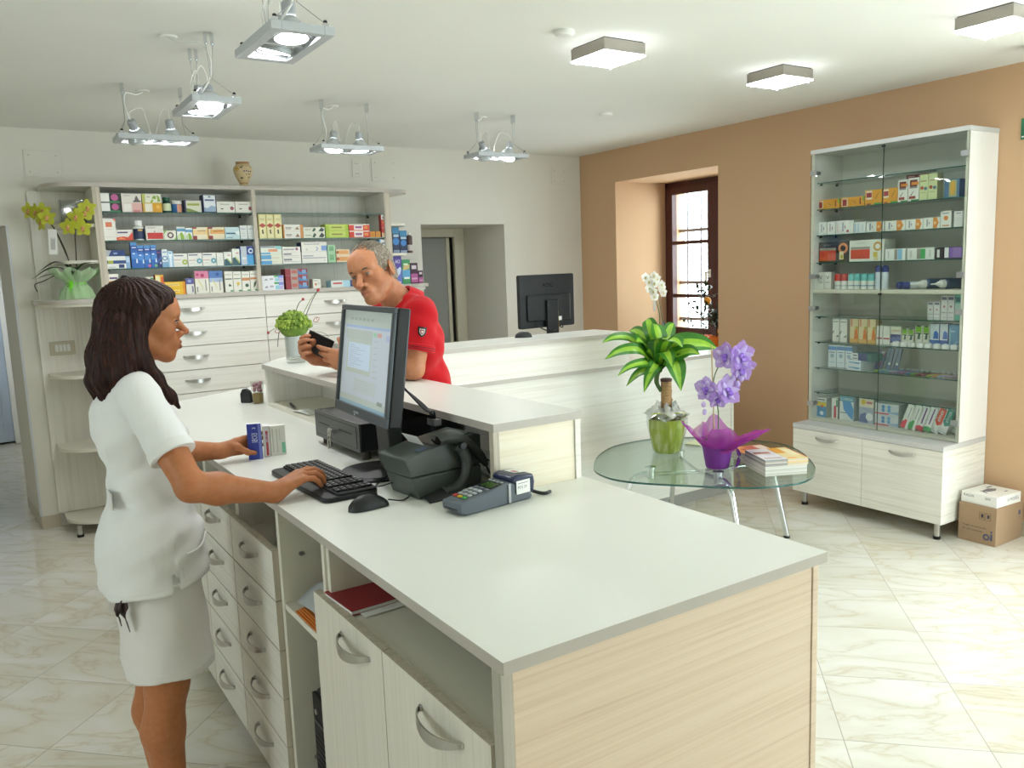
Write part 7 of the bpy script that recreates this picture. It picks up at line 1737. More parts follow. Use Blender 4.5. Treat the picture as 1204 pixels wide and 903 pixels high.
oleaf((-.10, .235, .0), (-.225, .17, .03), .024); oleaf((-.11, .20, .04), (-.24, .135, .06), .024); oleaf((-.10, .16, .08), (-.2, .13, .1), .016); oleaf((.06, .215, .0), (.17, .225, .02), .02); oleaf((.03, .2, .06), (.05, .15, .13), .02)
MB().tube(smooth([B+UP*.16-CR*.08-CF*.06, B+UP*.12-CR*.16-CF*.08, B+UP*.10-CR*.21-CF*.09, B+UP*.055-CR*.2-CF*.09], 5), .003, M_stem, 6).build('root', t)
S1 = smooth([B+UP*.16-CR*.02, B+UP*.30-CR*.045, B+UP*.44-CR*.10, B+UP*.52-CR*.155, B+UP*.555-CR*.22], 6); S2 = smooth([B+UP*.16+CR*.01, B+UP*.30+CR*.02, B+UP*.45+CR*.03, B+UP*.50+CR*.06, B+UP*.55+CR*.12], 6)
MB().tube(S1, .0038, M_stem, 8).tube(S2, .0038, M_stem, 8).tube([B+UP*.15+CR*.0, B+UP*.43-CR*.095], .0025, M_stem, 6).build('flower_stems', t)
M_ypet = cloth('yellow_petals', '#d3d84a', .97)
for (x, z, f, nn) in ((-.235, .555, .02, -.3), (-.185, .545, .03, -.5), (-.15, .55, .02, .2), (-.11, .51, .05, .3), (-.16, .48, .03, -.6), (.02, .445, .06, .0), (.07, .505, .05, .1), (.115, .53, .03, .5), (.13, .56, .02, .6), (.09, .44, .02, .3)):
    fl = MB(); petal_flower(fl, B+CR*x+UP*z-CF*f, -CF+CR*nn-UP*.05, UP, .056, M_ypet, cm('#c98a5a'), 5, .36, cm('#cf9a6a'), .12); fl.build('flower', t)
lb = MB(); lb.box(-.027, .027, -.001, .001, -.155, 0, M_paper, M=Matrix.Translation(B+UP*.435-CR*.085-CF*.05) @ rotm(0, 4, -33))
for i in range(7): lb.box(-.012+.004*i, -.0105+.004*i, -.0014, -.001, -.125, -.05-.006*(i % 3), cm('#77777a'), M=Matrix.Translation(B+UP*.435-CR*.085-CF*.05) @ rotm(0, 4, -33))
lb.build('label', t)

# --- small succulent in glass on the raised shelf
t = thing('moss_plant', 'round green moss plant with red tipped wires in a clear glass', 'potted plant', (1.30, 3.93, ZB))
B = Vector((1.30, 3.93, ZB))
MB(Matrix.Translation(B)).lathe([(.043, .0006), (.046, .012)], M_clear, 28).lathe([(.046, .018), (.049, .165), (.052, .17)], M_clear, 28, cap=False).lathe([(0, .016), (.045, .016), (.046, .03), (0, .03)], M_clear, 28).build('glass', t)
MB(Matrix.Translation(B)).lathe([(.040, .032), (.044, .155), (0, .16)], mat('white_gravel', '#d3d6d6', .4), 24).build('filling', t)
mo = MB(); random.seed(6)
M_moss = leafmat('moss_green', '#7d9a34', '#96ac48', .7); M_moss2 = leafmat('moss_dark', '#5c7a28', '#6f8a34', .7)
for i in range(330):
    a = random.uniform(0, 2*PI); ph = math.acos(random.uniform(-.12, 1)); rr = .080*random.uniform(.86, 1.04)
    p = (B.x+rr*math.sin(ph)*math.cos(a), B.y+rr*math.sin(ph)*math.sin(a), B.z+.178+.068*random.uniform(.86, 1.04)*math.cos(ph))
    mo.ball(p, random.uniform(.006, .011), M_moss if i % 3 else M_moss2, 6, 4)
mo.ball((B.x, B.y, B.z+.178), .072, M_moss2, 16, 10, (1, 1, .85))
mo.build('moss', t)
M_redbead = cm('#a83038'); 
def wire(pts, bead=True, green=True):
    w = MB(); w.tube(smooth(pts, 6), .0017, cm('#8a9a6a') if green else M_stem, 6)
    if bead: w.ball(tuple(pts[-1]), .007, M_redbead, 10, 7)
    w.build('wire_pick', t)
wire([B+UP*.2, B+UP*.28+CR*.03, B+UP*.305+CR*.055], True, False); wire([B+UP*.2+CR*.03, B+UP*.30+CR*.09, B+UP*.345+CR*.13]); wire([B+UP*.2+CR*.05, B+UP*.30+CR*.10, B+UP*.348+CR*.132], True, False)
wire([B+UP*.19-CR*.04, B+UP*.17-CR*.09, B+UP*.15-CR*.125]); wire([B+UP*.17-CR*.06, B+UP*.14-CR*.075, B+UP*.08-CR*.085], False, False)
for c in (B+UP*.16-CR*.072-CF*.02, B+UP*.205+CR*.112): w = MB(); w.tube([tuple(c+CR*(.012*math.cos(a)*(1+.3*math.sin(2*a)))+UP*(.012*math.sin(a))+CF*.006*math.sin(3*a)) for a in [PI*2*q/20 for q in range(20)]], .0014, M_redbead, 5, closed=True).tube([c, c+UP*.012+CR*.006], .0014, M_redbead, 5); w.build('wire_curl', t)
w = MB(); w.tube(smooth([B+UP*.17+CR*.05, B+UP*.15+CR*.09, B+UP*.14+CR*.14, B+UP*.12+CR*.165, B+UP*.105+CR*.14, B+UP*.125+CR*.10], 6), .0009, cm('#55584a'), 5); w.build('wire_loop', t)
# ------------------------------------------------------------------ people: implicit surfaces meshed as one continuous skin
f4 = np.float32
class SDF:
    def __init__(s, M=None): s.p = []; s.M = Matrix() if M is None else M
    def _pt(s, q): return np.array(s.M @ Vector(q), dtype=f4)
    def cap(s, a, b, ra, rb=None, k=.012, op='u', clip=None): s.p.append(('c', s._pt(a), s._pt(b), ra, ra if rb is None else rb, k, op, clip)); return s
    def chain(s, pts, rs, k=.012, op='u'):
        for i in range(len(pts)-1): s.cap(pts[i], pts[i+1], rs[i], rs[i+1], k, op)
        return s
    def ell(s, c, r, k=.012, op='u', rot=None):
        Rm = np.array((s.M.to_3x3() @ (rot.to_3x3() if rot is not None else Matrix.Identity(3))), dtype=f4)
        s.p.append(('e', s._pt(c), np.array(r, dtype=f4), Rm, None, k, op)); return s
    def box(s, c, hf, k=.0, op='u', rot=None, rnd=0.):
        Rm = np.array((s.M.to_3x3() @ (rot.to_3x3() if rot is not None else Matrix.Identity(3))), dtype=f4)
        s.p.append(('b', s._pt(c), np.array(hf, dtype=f4), Rm, rnd, k, op)); return s
    def bounds(s):
        lo = np.full(3, 1e9); hi = np.full(3, -1e9)
        for q in s.p:
            if q[6] != 'u': continue
            if q[0] == 'c':
                r = max(q[3], q[4]); lo = np.minimum(lo, np.minimum(q[1], q[2])-r); hi = np.maximum(hi, np.maximum(q[1], q[2])+r)
            else:
                r = float(np.linalg.norm(q[2])) if q[0] == 'b' else float(max(q[2])); lo = np.minimum(lo, q[1]-r); hi = np.maximum(hi, q[1]+r)
        return lo, hi
    def field(s, lo, n, h):
        ax = [lo[i]+h*np.arange(n[i], dtype=f4) for i in range(3)]
        F = np.full(n, .08, dtype=f4)
        for q in s.p:
            k = max(q[5], 1e-5)
            if q[0] == 'c': r = max(q[3], q[4]); bl = np.minimum(q[1], q[2])-r; bh = np.maximum(q[1], q[2])+r
            else: r = float(np.linalg.norm(q[2])) if q[0] == 'b' else float(max(q[2])); bl = q[1]-r; bh = q[1]+r
            mg = k+.03
            i0 = [max(0, int((bl[i]-mg-lo[i])/h)) for i in range(3)]; i1 = [min(n[i], int((bh[i]+mg-lo[i])/h)+2) for i in range(3)]
            if any(i1[i] <= i0[i] for i in range(3)): continue
            X, Y, Z = np.meshgrid(*[ax[i][i0[i]:i1[i]] for i in range(3)], indexing='ij')
            sl = tuple(slice(i0[i], i1[i]) for i in range(3))
            if q[0] == 'c':
                a, b = q[1], q[2]; d = b-a; L = float(d @ d)+1e-12
                t = np.clip(((X-a[0])*d[0]+(Y-a[1])*d[1]+(Z-a[2])*d[2])/L, 0, 1)
                D = np.sqrt((X-a[0]-t*d[0])**2+(Y-a[1]-t*d[1])**2+(Z-a[2]-t*d[2])**2)-(q[3]+(q[4]-q[3])*t)
                if len(q) > 7 and q[7] is not None:
                    c_, n_ = q[7]; D = np.maximum(D, (X-c_[0])*n_[0]+(Y-c_[1])*n_[1]+(Z-c_[2])*n_[2])
            else:
                P = np.stack([X-q[1][0], Y-q[1][1], Z-q[1][2]], -1) @ q[3]
                if q[0] == 'e':
                    k0 = np.linalg.norm(P/q[2], axis=-1); k1 = np.linalg.norm(P/(q[2]**2), axis=-1)+1e-9; D = k0*(k0-1)/k1
                else:
                    Q = np.abs(P)-(q[2]-q[4]); D = np.linalg.norm(np.maximum(Q, 0), axis=-1)+np.minimum(Q.max(-1), 0)-q[4]
            G = F[sl]
            if q[6] == 'u':
                hh = np.maximum(k-np.abs(G-D), 0)/k; F[sl] = np.minimum(G, D)-hh*hh*k*.25
            else:
                D = -D; hh = np.maximum(k-np.abs(G-D), 0)/k; F[sl] = np.maximum(G, D)+hh*hh*k*.25
        return F
    def mesh(s, h, keep=None, warp=None, lohi=None):
        lo, hi = lohi if lohi is not None else s.bounds()
        lo = np.array(lo, dtype=f4)-3*h; n = [int((hi[i]+3*h-lo[i])/h)+2 for i in range(3)]
        F = s.field(lo, n, h)
        if warp is not None:
            X, Y, Z = np.meshgrid(*[lo[i]+h*np.arange(n[i], dtype=f4) for i in range(3)], indexing='ij'); F = warp(F, X, Y, Z)
        V, Q = surface_nets(F, lo, h)
        if keep is not None:
            ok = keep(V)
            Q = Q[ok[Q].all(1)]
            u = np.unique(Q); m = np.full(len(V), -1); m[u] = np.arange(len(u)); V = V[u]; Q = m[Q]
        return V, Q
def surface_nets(F, lo, h):
    n = F.shape; S = F < 0
    c = [n[0]-1, n[1]-1, n[2]-1]
    acc = np.zeros((*c, 3), dtype=f4); cnt = np.zeros(c, dtype=f4)
    corner = lambda i, j, k: tuple(slice(a, a+c[q]) for q, a in enumerate((i, j, k)))
    for ax in range(3):
        for u in (0, 1):
            for v in (0, 1):
                o0 = [0, 0, 0]; o = [q for q in range(3) if q != ax]; o0[o[0]] = u; o0[o[1]] = v; o1 = list(o0); o1[ax] = 1
                A = F[corner(*o0)]; B = F[corner(*o1)]; x = (A < 0) != (B < 0)
                t = np.where(x, A/np.where(x, A-B, 1), 0)
                for q in range(3): acc[..., q] += np.where(x, (t if q == ax else o0[q]), 0)
                cnt += x
    act = cnt > 0; idx = np.full(c, -1, dtype=np.int64); idx[act] = np.arange(int(act.sum()))
    ii = np.argwhere(act); V = (ii+acc[act]/cnt[act][:, None])*h+lo
    quads = []
    for ax in range(3):
        a, b = [(1, 2), (2, 0), (0, 1)][ax]
        sl0 = [slice(1, n[q]-1) for q in range(3)]; sl0[ax] = slice(0, n[ax]-1); sl1 = list(sl0); sl1[ax] = slice(1, n[ax])
        A = S[tuple(sl0)]; B = S[tuple(sl1)]
        for cond, flip in ((A & ~B, False), (~A & B, True)):
            e = np.argwhere(cond)
            if not len(e): continue
            e = e+np.array([0 if q == ax else 1 for q in range(3)])
            def cell(da, db): w = e.copy(); w[:, a] -= da; w[:, b] -= db; return idx[w[:, 0], w[:, 1], w[:, 2]]
            q = np.stack([cell(1, 1), cell(0, 1), cell(0, 0), cell(1, 0)], 1)
            quads.append(q[:, ::-1] if flip else q)
    return V, np.concatenate(quads)
def relax(V, Q, it=2, lam=.5):
    for _ in range(it):
        S = np.zeros_like(V, dtype=np.float64); N = np.zeros(len(V))
        for a, b in ((0, 1), (1, 2), (2, 3), (3, 0)):
            np.add.at(S, Q[:, a], V[Q[:, b]]); np.add.at(S, Q[:, b], V[Q[:, a]]); np.add.at(N, Q[:, a], 1); np.add.at(N, Q[:, b], 1)
        V = V+lam*(S/np.maximum(N, 1)[:, None]-V)
    return V
def skin_obj(name, chunks, m, parent, tint=None):
    vs = []; qs = []; o = 0
    for V, Q in chunks: vs.append(V); qs.append(Q+o); o += len(V)
    V = np.concatenate(vs); Q = np.concatenate(qs)
    me = bpy.data.meshes.new(name); me.from_pydata([tuple(map(float, v)) for v in V], [], [tuple(map(int, q)) for q in Q])
    me.materials.append(m); me.polygons.foreach_set('use_smooth', [True]*len(me.polygons))
    if tint is not None:
        at = me.color_attributes.new('tint', 'FLOAT_COLOR', 'POINT'); at.data.foreach_set('color', tint(V).astype(f4).ravel())
    ob = bpy.data.objects.new(name, me); C.objects.link(ob)
    if parent is not None: ob.parent = parent; ob.matrix_parent_inverse = WM.get(parent.name, Matrix()).inverted()
    return ob
def skinmat(name, base, dark):
    """skin; vertex attribute 'tint' carries lip, stubble and brow colouring of the person"""
    m = mat(name, base, .5, spec=.35, sub=.12)
    at = nd(m, 'ShaderNodeVertexColor'); at.layer_name = 'tint'
    v = coords(m, (60, 60, 60)); n_ = nd(m, 'ShaderNodeTexNoise', i_Scale=1., i_Detail=4.); lk(m, v, n_.inputs['Vector'])
    r = ramp(m, [(.3, dark), (.7, base)]); lk(m, n_.outputs['Fac'], r.inputs['Fac'])
    mx = nd(m, 'ShaderNodeMix', data_type='RGBA'); lk(m, at.outputs['Alpha'], mx.inputs[0]); lk(m, r.outputs['Color'], mx.inputs[6]); lk(m, at.outputs['Color'], mx.inputs[7])
    lk(m, mx.outputs[2], bsdf(m).inputs['Base Color'])
    return m
def blob(P, c, r, hard=2.):
    d = np.linalg.norm((P-np.array(c))/np.array(r), axis=1); return np.clip((1-d)*hard, 0, 1)
def fabric(name, col, bump=.25, sc=(9, 9, 5), rough=.85):
    m = mat(name, col, rough, spec=.2, sheen=.1)
    v = coords(m, sc); n_ = nd(m, 'ShaderNodeTexNoise', i_Scale=1., i_Detail=3., i_Distortion=1.2); lk(m, v, n_.inputs['Vector'])
    v2 = coords(m, (900, 900, 900)); n2 = nd(m, 'ShaderNodeTexNoise', i_Scale=1., i_Detail=1.); lk(m, v2, n2.inputs['Vector'])
    b = nd(m, 'ShaderNodeBump', i_Strength=bump, i_Distance=.02); lk(m, n_.outputs['Fac'], b.inputs['Height'])
    b2 = nd(m, 'ShaderNodeBump', i_Strength=.12, i_Distance=.0006); lk(m, n2.outputs['Fac'], b2.inputs['Height']); lk(m, b.outputs['Normal'], b2.inputs['Normal'])
    lk(m, b2.outputs['Normal'], bsdf(m).inputs['Normal'])
    return m
def head_sdf(S, male=False, open_=1.):
    """local frame of S.M: x to the person's left, y forward, z up, origin mid-head"""
    w = 1.05 if male else 1.0
    S.ell((0, -.014, .028), (.074*w, .094, .086), .02)
    S.ell((0, .026, -.028), ((.056 if male else .053)*w, .058, .074), .03)
    for s in (-1, 1):
        S.cap((s*.050*w, -.006, -.048), (s*.015, .056, -.093), (.018 if male else .014), (.016 if male else .013), .03)
        S.ell((s*.042*w, .050, -.020), (.022, .022, .022), .025)
        S.cap((s*.012, .082, .022), (s*.040, .070, .022), .009 if not male else .0115, .008, .02)
    S.ell((0, .062 if not male else .064, -.096), (.018 if not male else .026, .017 if not male else .020, .015 if not male else .017), .02)
    S.ell((0, .057, .050), (.050, .034, .036), .04)
    for s in (-1, 1): S.ell((s*.031, .098, .001), (.017, .018, .012), .014, 's')
    L = .111 if not male else .110; zt = -.027 if not male else -.030
    S.chain([(0, .080, .014), (0, .095, -.008), (0, L, zt)], [.0085, .0085, .0105 if not male else .013], .010)
    for s in (-1, 1): S.ell((s*(.0115 if not male else .015), L-.016, -.034), (.0085, .011, .008), .007)
    S.ell((0, .078, -.060), (.026, .016, .020), .02)
    for s in (-1, 1):
        S.cap((0, .0940-.0005*male, -.0585), (s*.020, .0835, -.0625), .0055 if not male else .0042, .003, .005)
        S.cap((0, .0930-.0005*male, -.0705), (s*.018, .0835, -.0665), .0065 if not male else .005, .0035, .005)
    S.cap((-.019, .0890, -.0645), (0, .1000, -.0645), .0016, .0016, .002, 's'); S.cap((.019, .0890, -.0645), (0, .1000, -.0645), .0016, .0016, .002, 's')
    for s in (-1, 1):   # lids around the eyeball with an opening
        S.ell((s*.031, .0735, .001), (.0150, .0148, .0145), .004)
        S.box((s*.031, .092, .0005), (.0118, .012, .0036*open_), .002, 's', rnd=.003)
        S.ell((s*.0765*w, -.010, -.006), (.009, .019, .032), .008, rot=rotm(0, 0, s*-18)); S.ell((s*.083*w, -.004, -.004), (.006, .010, .018), .006, 's')
    return S
def eyes(parent, M, look=(0, 1, 0), iris='#3a2a1c'):
    lkv = Vector(look).normalized()
    for s in (-1, 1):
        c = Vector((s*.031, .0735, .001))
        e = MB(M).ball(tuple(c), .0132, cm('#978c85', .4), 16, 12)
        u = lkv.orthogonal().normalized(); v = lkv.cross(u)
        for r, d, col in ((.0062, .01165, iris), (.003, .01275, '#0a0808')):
            vs = [tuple(c+lkv*(d+.0012))]+[tuple(c+lkv*d+(u*math.cos(2*PI*k/16)+v*math.sin(2*PI*k/16))*r) for k in range(16)]
            e.add(vs, [(0, 1+k, 1+(k+1) % 16) for k in range(16)], cm(col, .12))
        e.build('eye', parent)
def hand_sdf(S, wrist, palm_dir, side, normal, curls, spread=.0, scale=1., thumb=None, fingers_len=(.072, .080, .075, .058)):
    """palm_dir: wrist to knuckles; side: towards the index; normal: back of the hand. curls: per finger three pitch angles"""
    d = Vector(palm_dir).normalized(); s = Vector(side); s = (s-d*s.dot(d)).normalized(); n = Vector(normal); n = (n-d*n.dot(d)-s*n.dot(s)).normalized(); w = Vector(wrist); k = scale
    kn = []
    for i, (a, b) in enumerate(((.082, .027), (.086, .009), (.081, -.009), (.073, -.026))): kn.append(w+d*a*k+s*b*k+n*(.004 if i in (1, 2) else 0)*k)
    S.cap(w-d*.01, w+d*.02*k, .0245*k, .024*k, .012)
    for i in range(4): S.cap(w+d*.012*k+s*(.012, .004, -.004, -.012)[i]*k, kn[i], .0155*k, (.0115, .0115, .011, .010)[i]*k, .010)
    S.cap(w+d*.025*k+s*.012*k-n*.006*k, w+d*.05*k+s*.024*k-n*.006*k, .014*k, .013*k, .012)
    tips = []
    for i in range(4):
        L = fingers_len[i]*k; seg = (L*.47, L*.30, L*.23); p = kn[i]; rr = (.0098, .0088, .0080, .0066); rs = (1, 1.02, .97, .86)[i]*k
        sp = (.10, .03, -.04, -.12)[i]*(1+spread*4); ang = 0
        for j in range(3):
            ang += curls[i][j]; a = R(ang); di = (d*math.cos(a)-n*math.sin(a)+s*sp*math.cos(a)).normalized(); q = p+di*seg[j]
            S.cap(p, q, rr[j]*rs, rr[j+1]*rs, .0025); p = q
        tips.append((p, di, n))
    t = thumb
    pts = [w+d*.022*k+s*.018*k-n*.004*k]+[w+d*a*k+s*b*k+n*c*k for a, b, c in t]
    S.chain(pts, [.0135*k, .0118*k, .0102*k, .0078*k], .006)
    return tips
def nails(parent, tips, m):
    mb = MB()
    for p, d, n in tips:
        nn = (n-d*n.dot(d)); nn = nn.normalized() if nn.length > 1e-4 else d.orthogonal()
        sd = d.cross(nn); mb.grid([[tuple(p+d*(.0045*(a))+sd*(.0045*b)+nn*(.0066-.0018*b*b-.0008*abs(a))) for b in (-1, 0, 1)] for a in (-1, 0, 1)], m)
    mb.build('fingernails', parent)

# ================= woman in white =================
wt_ = thing('person', 'woman with long dark hair in a white tunic and skirt typing at the till', 'person', (.37, 2.52, 0))
M_skinw = skinmat('skin_tanned', '#b87850', '#ae6e46'); M_whitecloth = fabric('white_cotton', '#e3e2e0', .35, (7, 7, 4))
HWM = Matrix.Translation((.402, 2.52, 1.504)) @ rotm(0, 0, -94) @ rotm(-2, 0, 0)
def wv(p): return Vector(p)
S = SDF()
S.cap((.362, 2.52, 1.45), (.35, 2.52, 1.30), .050, .056, .02)                         # neck
S.ell((.352, 2.52, 1.225), (.098, .150, .135), .05); S.ell((.37, 2.52, 1.05), (.092, .122, .13), .05); S.ell((.362, 2.52, .90), (.115, .155, .12), .05)
S.cap((.352, 2.40, 1.32), (.352, 2.64, 1.32), .048, .048, .04)
rs_, re_, rw_ = (.356, 2.352, 1.305), (.428, 2.205, 1.088), (.650, 2.224, 1.0295)
ls_, le_, lw_ = (.362, 2.685, 1.300), (.445, 2.80, 1.075), (.655, 2.822, 1.045)
for a, b, c in ((rs_, re_, rw_), (ls_, le_, lw_)):
    a, b, c = Vector(a), Vector(b), Vector(c)
    S.chain([a, a.lerp(b, .45), b], [.050, .045, .037], .02); S.chain([b, b.lerp(c, .30), c], [.037, .041, .0265], .02)
hip = [(.365, 2.447), (.365, 2.593)]
for sgn, (hx, hy) in zip((-1, 1), hip):
    S.chain([(hx, hy, .86), (hx-.005, hy+.0, .47), (hx-.028, hy, .33), (hx-.016, hy, .09)], [.078, .057, .056, .036], .03)
    S.chain([(hx-.03, hy, .045), (hx+.04, hy, .04), (hx+.14, hy+sgn*.012, .024)], [.036, .034, .024], .02)
body = S
arms = SDF(); arms.p = list(S.p)
tr_r = hand_sdf(arms, (.652, 2.225, 1.031), (.92, .14, .34), (-.16, .98, .03), (-.33, -.05, .94), ((12, 26, 24), (20, 30, 24), (24, 34, 24), (28, 34, 20)), .0, 1.06,
                ((.05, .038, -.008), (.078, .048, -.016), (.104, .047, -.026)))
tr_l = hand_sdf(arms, (.657, 2.823, 1.046), (.95, .20, .05), (.02, -.30, .95), (-.12, .95, .28), ((-4, 8, 10), (-2, 10, 10), (2, 12, 10), (4, 14, 12)), .0, .96,
                ((.045, .016, -.030), (.072, -.004, -.048), (.100, -.014, -.048)))
zk = lambda lo, hi: (lambda V: ((V > np.array(lo)) & (V < np.array(hi))).all(1))
chunks = []
V, Q = arms.mesh(.0065, keep=lambda V: (V[:, 2] < 1.36) & ~((V[:, 0] > .40) & (V[:, 2] > .93)), lohi=((.20, 2.12, -.01), (.60, 2.90, 1.40))); chunks.append((relax(V, Q, 1), Q))
for lohi in (((.37, 2.10, .95), (.92, 2.47, 1.26)), ((.37, 2.72, .95), (.90, 2.95, 1.26))):
    V, Q = arms.mesh(.0024, keep=lambda V: V[:, 0] > .385, lohi=lohi); chunks.append((relax(V, Q, 1), Q))
HS = SDF(); HS.p = list(S.p); HS.M = HWM; head_sdf(HS, False, .85)
V, Q = HS.mesh(.0021, keep=lambda V: V[:, 2] > 1.335, lohi=((.26, 2.40, 1.30), (.55, 2.64, 1.62))); chunks.append((relax(V, Q, 1, .35), Q))
HWi = np.array(HWM.inverted())
def tint_w(V):
    P = V @ HWi[:3, :3].T+HWi[:3, 3]
    lips = np.maximum(blob(P, (0, .092, -.0588), (.021, .02, .0058), 3), blob(P, (0, .092, -.0705), (.020, .02, .0070), 3))
    chk = np.maximum(blob(P, (.045, .05, -.03), (.03, .04, .03), 1), blob(P, (-.045, .05, -.03), (.03, .04, .03), 1))*.35
    nose = blob(P, (0, .11, -.03), (.02, .02, .018), 1.2)*.4
    lash = np.maximum(blob(P, (-.031, .086, .0062), (.017, .012, .0036), 3), blob(P, (.031, .086, .0062), (.017, .012, .0036), 3))
    out = np.zeros((len(V), 4)); c1 = np.array(lin('#8f4a44')); c2 = np.array(lin('#b0644c')); c3 = np.array(lin('#2a1a16'))
    a = np.maximum(chk, nose); out[:, :3] = c2; out[:, 3] = a
    m = lips > a; out[m, :3] = c1; out[m, 3] = lips[m]*.75
    m = lash > 0; out[m, :3] = c3; out[m, 3] = lash[m]
    return out
wbody = skin_obj('body', chunks, M_skinw, wt_, tint_w)
eyes(wt_, HWM, (.12, 1, -.12), '#2f241c')
nails(wt_, tr_r, cm('#d9a894', .2))
# eyebrows
eb = MB(HWM)
for s in (-1, 1):
    eb.tube(smooth([Vector((s*.014, .0895, .0165)), Vector((s*.028, .0865, .0215)), Vector((s*.040, .078, .0195)), Vector((s*.049, .066, .0140))], 5), [.0016]*3+[.0026]*6+[.002]*6+[.001], cm('#2a1c16', .7), 8)
eb.build('eyebrows', wt_)
el = MB(HWM)
for s in (-1, 1):
    el.tube(smooth([Vector((s*.018, .0885, .0035)), Vector((s*.026, .0915, .0065)), Vector((s*.036, .0895, .0065)), Vector((s*.0465, .0800, .0030))], 5), .0014, cm('#1d1412', .6), 6)
    el.tube(smooth([Vector((s*.020, .0885, -.0020)), Vector((s*.031, .0905, -.0038)), Vector((s*.044, .0815, -.0015))], 5), .0007, cm('#3a2620', .6), 5)
el.build('eyelashes', wt_)
# hair
M_hair = mat('dark_brown_hair', '#2a1712', .5, spec=.22)
_v = coords(M_hair, (260, 260, 7)); _n = nd(M_hair, 'ShaderNodeTexNoise', i_Scale=1., i_Detail=4., i_Distortion=.4); lk(M_hair, _v, _n.inputs['Vector'])
_r = ramp(M_hair, [(.3, '#1a0d0a'), (.55, '#2e1710'), (.8, '#52291a')]); lk(M_hair, _n.outputs['Fac'], _r.inputs['Fac']); lk(M_hair, _r.outputs['Color'], bsdf(M_hair).inputs['Base Color'])
_b = nd(M_hair, 'ShaderNodeBump', i_Strength=.5, i_Distance=.004); lk(M_hair, _n.outputs['Fac'], _b.inputs['Height']); lk(M_hair, _b.outputs['Normal'], bsdf(M_hair).inputs['Normal'])
Hh = SDF(HWM)
Hh.ell((0, -.018, .034), (.086, .106, .094), .02)
Hh.ell((0, .035, .072), (.060, .052, .032), .03)
for s in (-1, 1):
    Hh.chain([(s*.056, .050, .066), (s*.078, .004, .035), (s*.080, -.030, -.02), (s*.080, -.036, -.07), (s*.074, -.036, -.12)], [.018, .024, .027, .028, .024], .025)
# cut the face free
Hh.ell((0, .075, -.040), (.13, .078, .098), .010, 's'); Hh.ell((0, .125, .028), (.085, .070, .052), .01, 's')
Hw = SDF(); Hw.p = Hh.p
for (pts, rr) in (([(.325, 2.46, 1.50), (.305, 2.45, 1.42), (.286, 2.452, 1.36), (.276, 2.455, 1.315)], [.042, .040, .033, .014]), ([(.330, 2.52, 1.50), (.296, 2.52, 1.42), (.276, 2.52, 1.35), (.268, 2.52, 1.305)], [.05, .044, .032, .012]),
                  ([(.325, 2.58, 1.50), (.305, 2.585, 1.42), (.290, 2.59, 1.35), (.284, 2.59, 1.32)], [.045, .042, .032, .014]),
                  ([(.350, 2.444, 1.49), (.342, 2.432, 1.42), (.326, 2.425, 1.37), (.312, 2.42, 1.325)], [.032, .032, .026, .011]),
                  ([(.366, 2.446, 1.46), (.378, 2.438, 1.40), (.402, 2.425, 1.355), (.436, 2.415, 1.300), (.456, 2.41, 1.268)], [.022, .022, .019, .013, .005]),
                  ([(.375, 2.60, 1.47), (.39, 2.61, 1.40), (.42, 2.62, 1.33), (.435, 2.62, 1.30)], [.026, .024, .018, .008])):
    Hw.chain(pts, rr, .022)
def hairwarp(F, X, Y, Z):
    a = np.arctan2(Y-2.52, X-.36); return F+.0016*np.sin(a*34+6*np.sin(Z*14))+.0011*np.sin(a*71+Z*22+1.3)
V, Q = Hw.mesh(.0032, warp=hairwarp); skin_obj('hair', [(relax(V, Q, 1, .4), Q)], M_hair, wt_)
st = MB(); random.seed(3)
for i in range(70):
    u = random.random(); y = 2.43+.19*u; x = .280+.02*random.random()+.03*(abs(u-.5)*2)**2; z = 1.355
    st.tube(smooth([(x-.012, y, z+.03), (x-.016+.01*random.random(), y, z-.02), (x-.02+.03*random.random(), y+random.uniform(-.012, .012), z-.045-.04*random.random())], 3), [.0035, .003, .0025, .002, .0015, .001, .0005], M_hair, 5)
st.build('hair_ends', wt_)
clip = MB(HWM); clip.lathe([(.0, -.006), (.012, -.006), (.013, .004), (.008, .009), (0, .009)], M_black_soft, 14, M=Matrix.Translation((-.03, -.035, .124))); clip.build('hair_clip', wt_)
# tunic
Tn = SDF()
Tn.ell((.352, 2.52, 1.225), (.112, .156, .140), .05); Tn.ell((.370, 2.52, 1.05), (.100, .130, .14), .06); Tn.ell((.366, 2.52, .885), (.138, .180, .14), .06)
Tn.cap((.352, 2.395, 1.325), (.352, 2.645, 1.325), .054, .054, .04); Tn.cap((.352, 2.47, 1.365), (.352, 2.57, 1.365), .040, .040, .03)
Tn.ell((.436, 2.455, 1.175), (.050, .052, .055), .04); Tn.ell((.436, 2.585, 1.175), (.050, .052, .055), .04)
Tn.cap((.366, 2.49, .86), (.368, 2.48, .74), .138, .146, .03); Tn.cap((.366, 2.55, .86), (.368, 2.56, .74), .138, .146, .03)
for a, b in ((rs_, re_), (ls_, le_)):
    a, b = Vector(a), Vector(b); d = (b-a).normalized()
    Tn.cap(a+Vector((-.004, 0, .004)), a.lerp(b, .35), .055, .055, .02); Tn.cap(a.lerp(b, .35), a.lerp(b, .66), .055, .058, .010, clip=(tuple(a.lerp(b, .64)), tuple(d)))
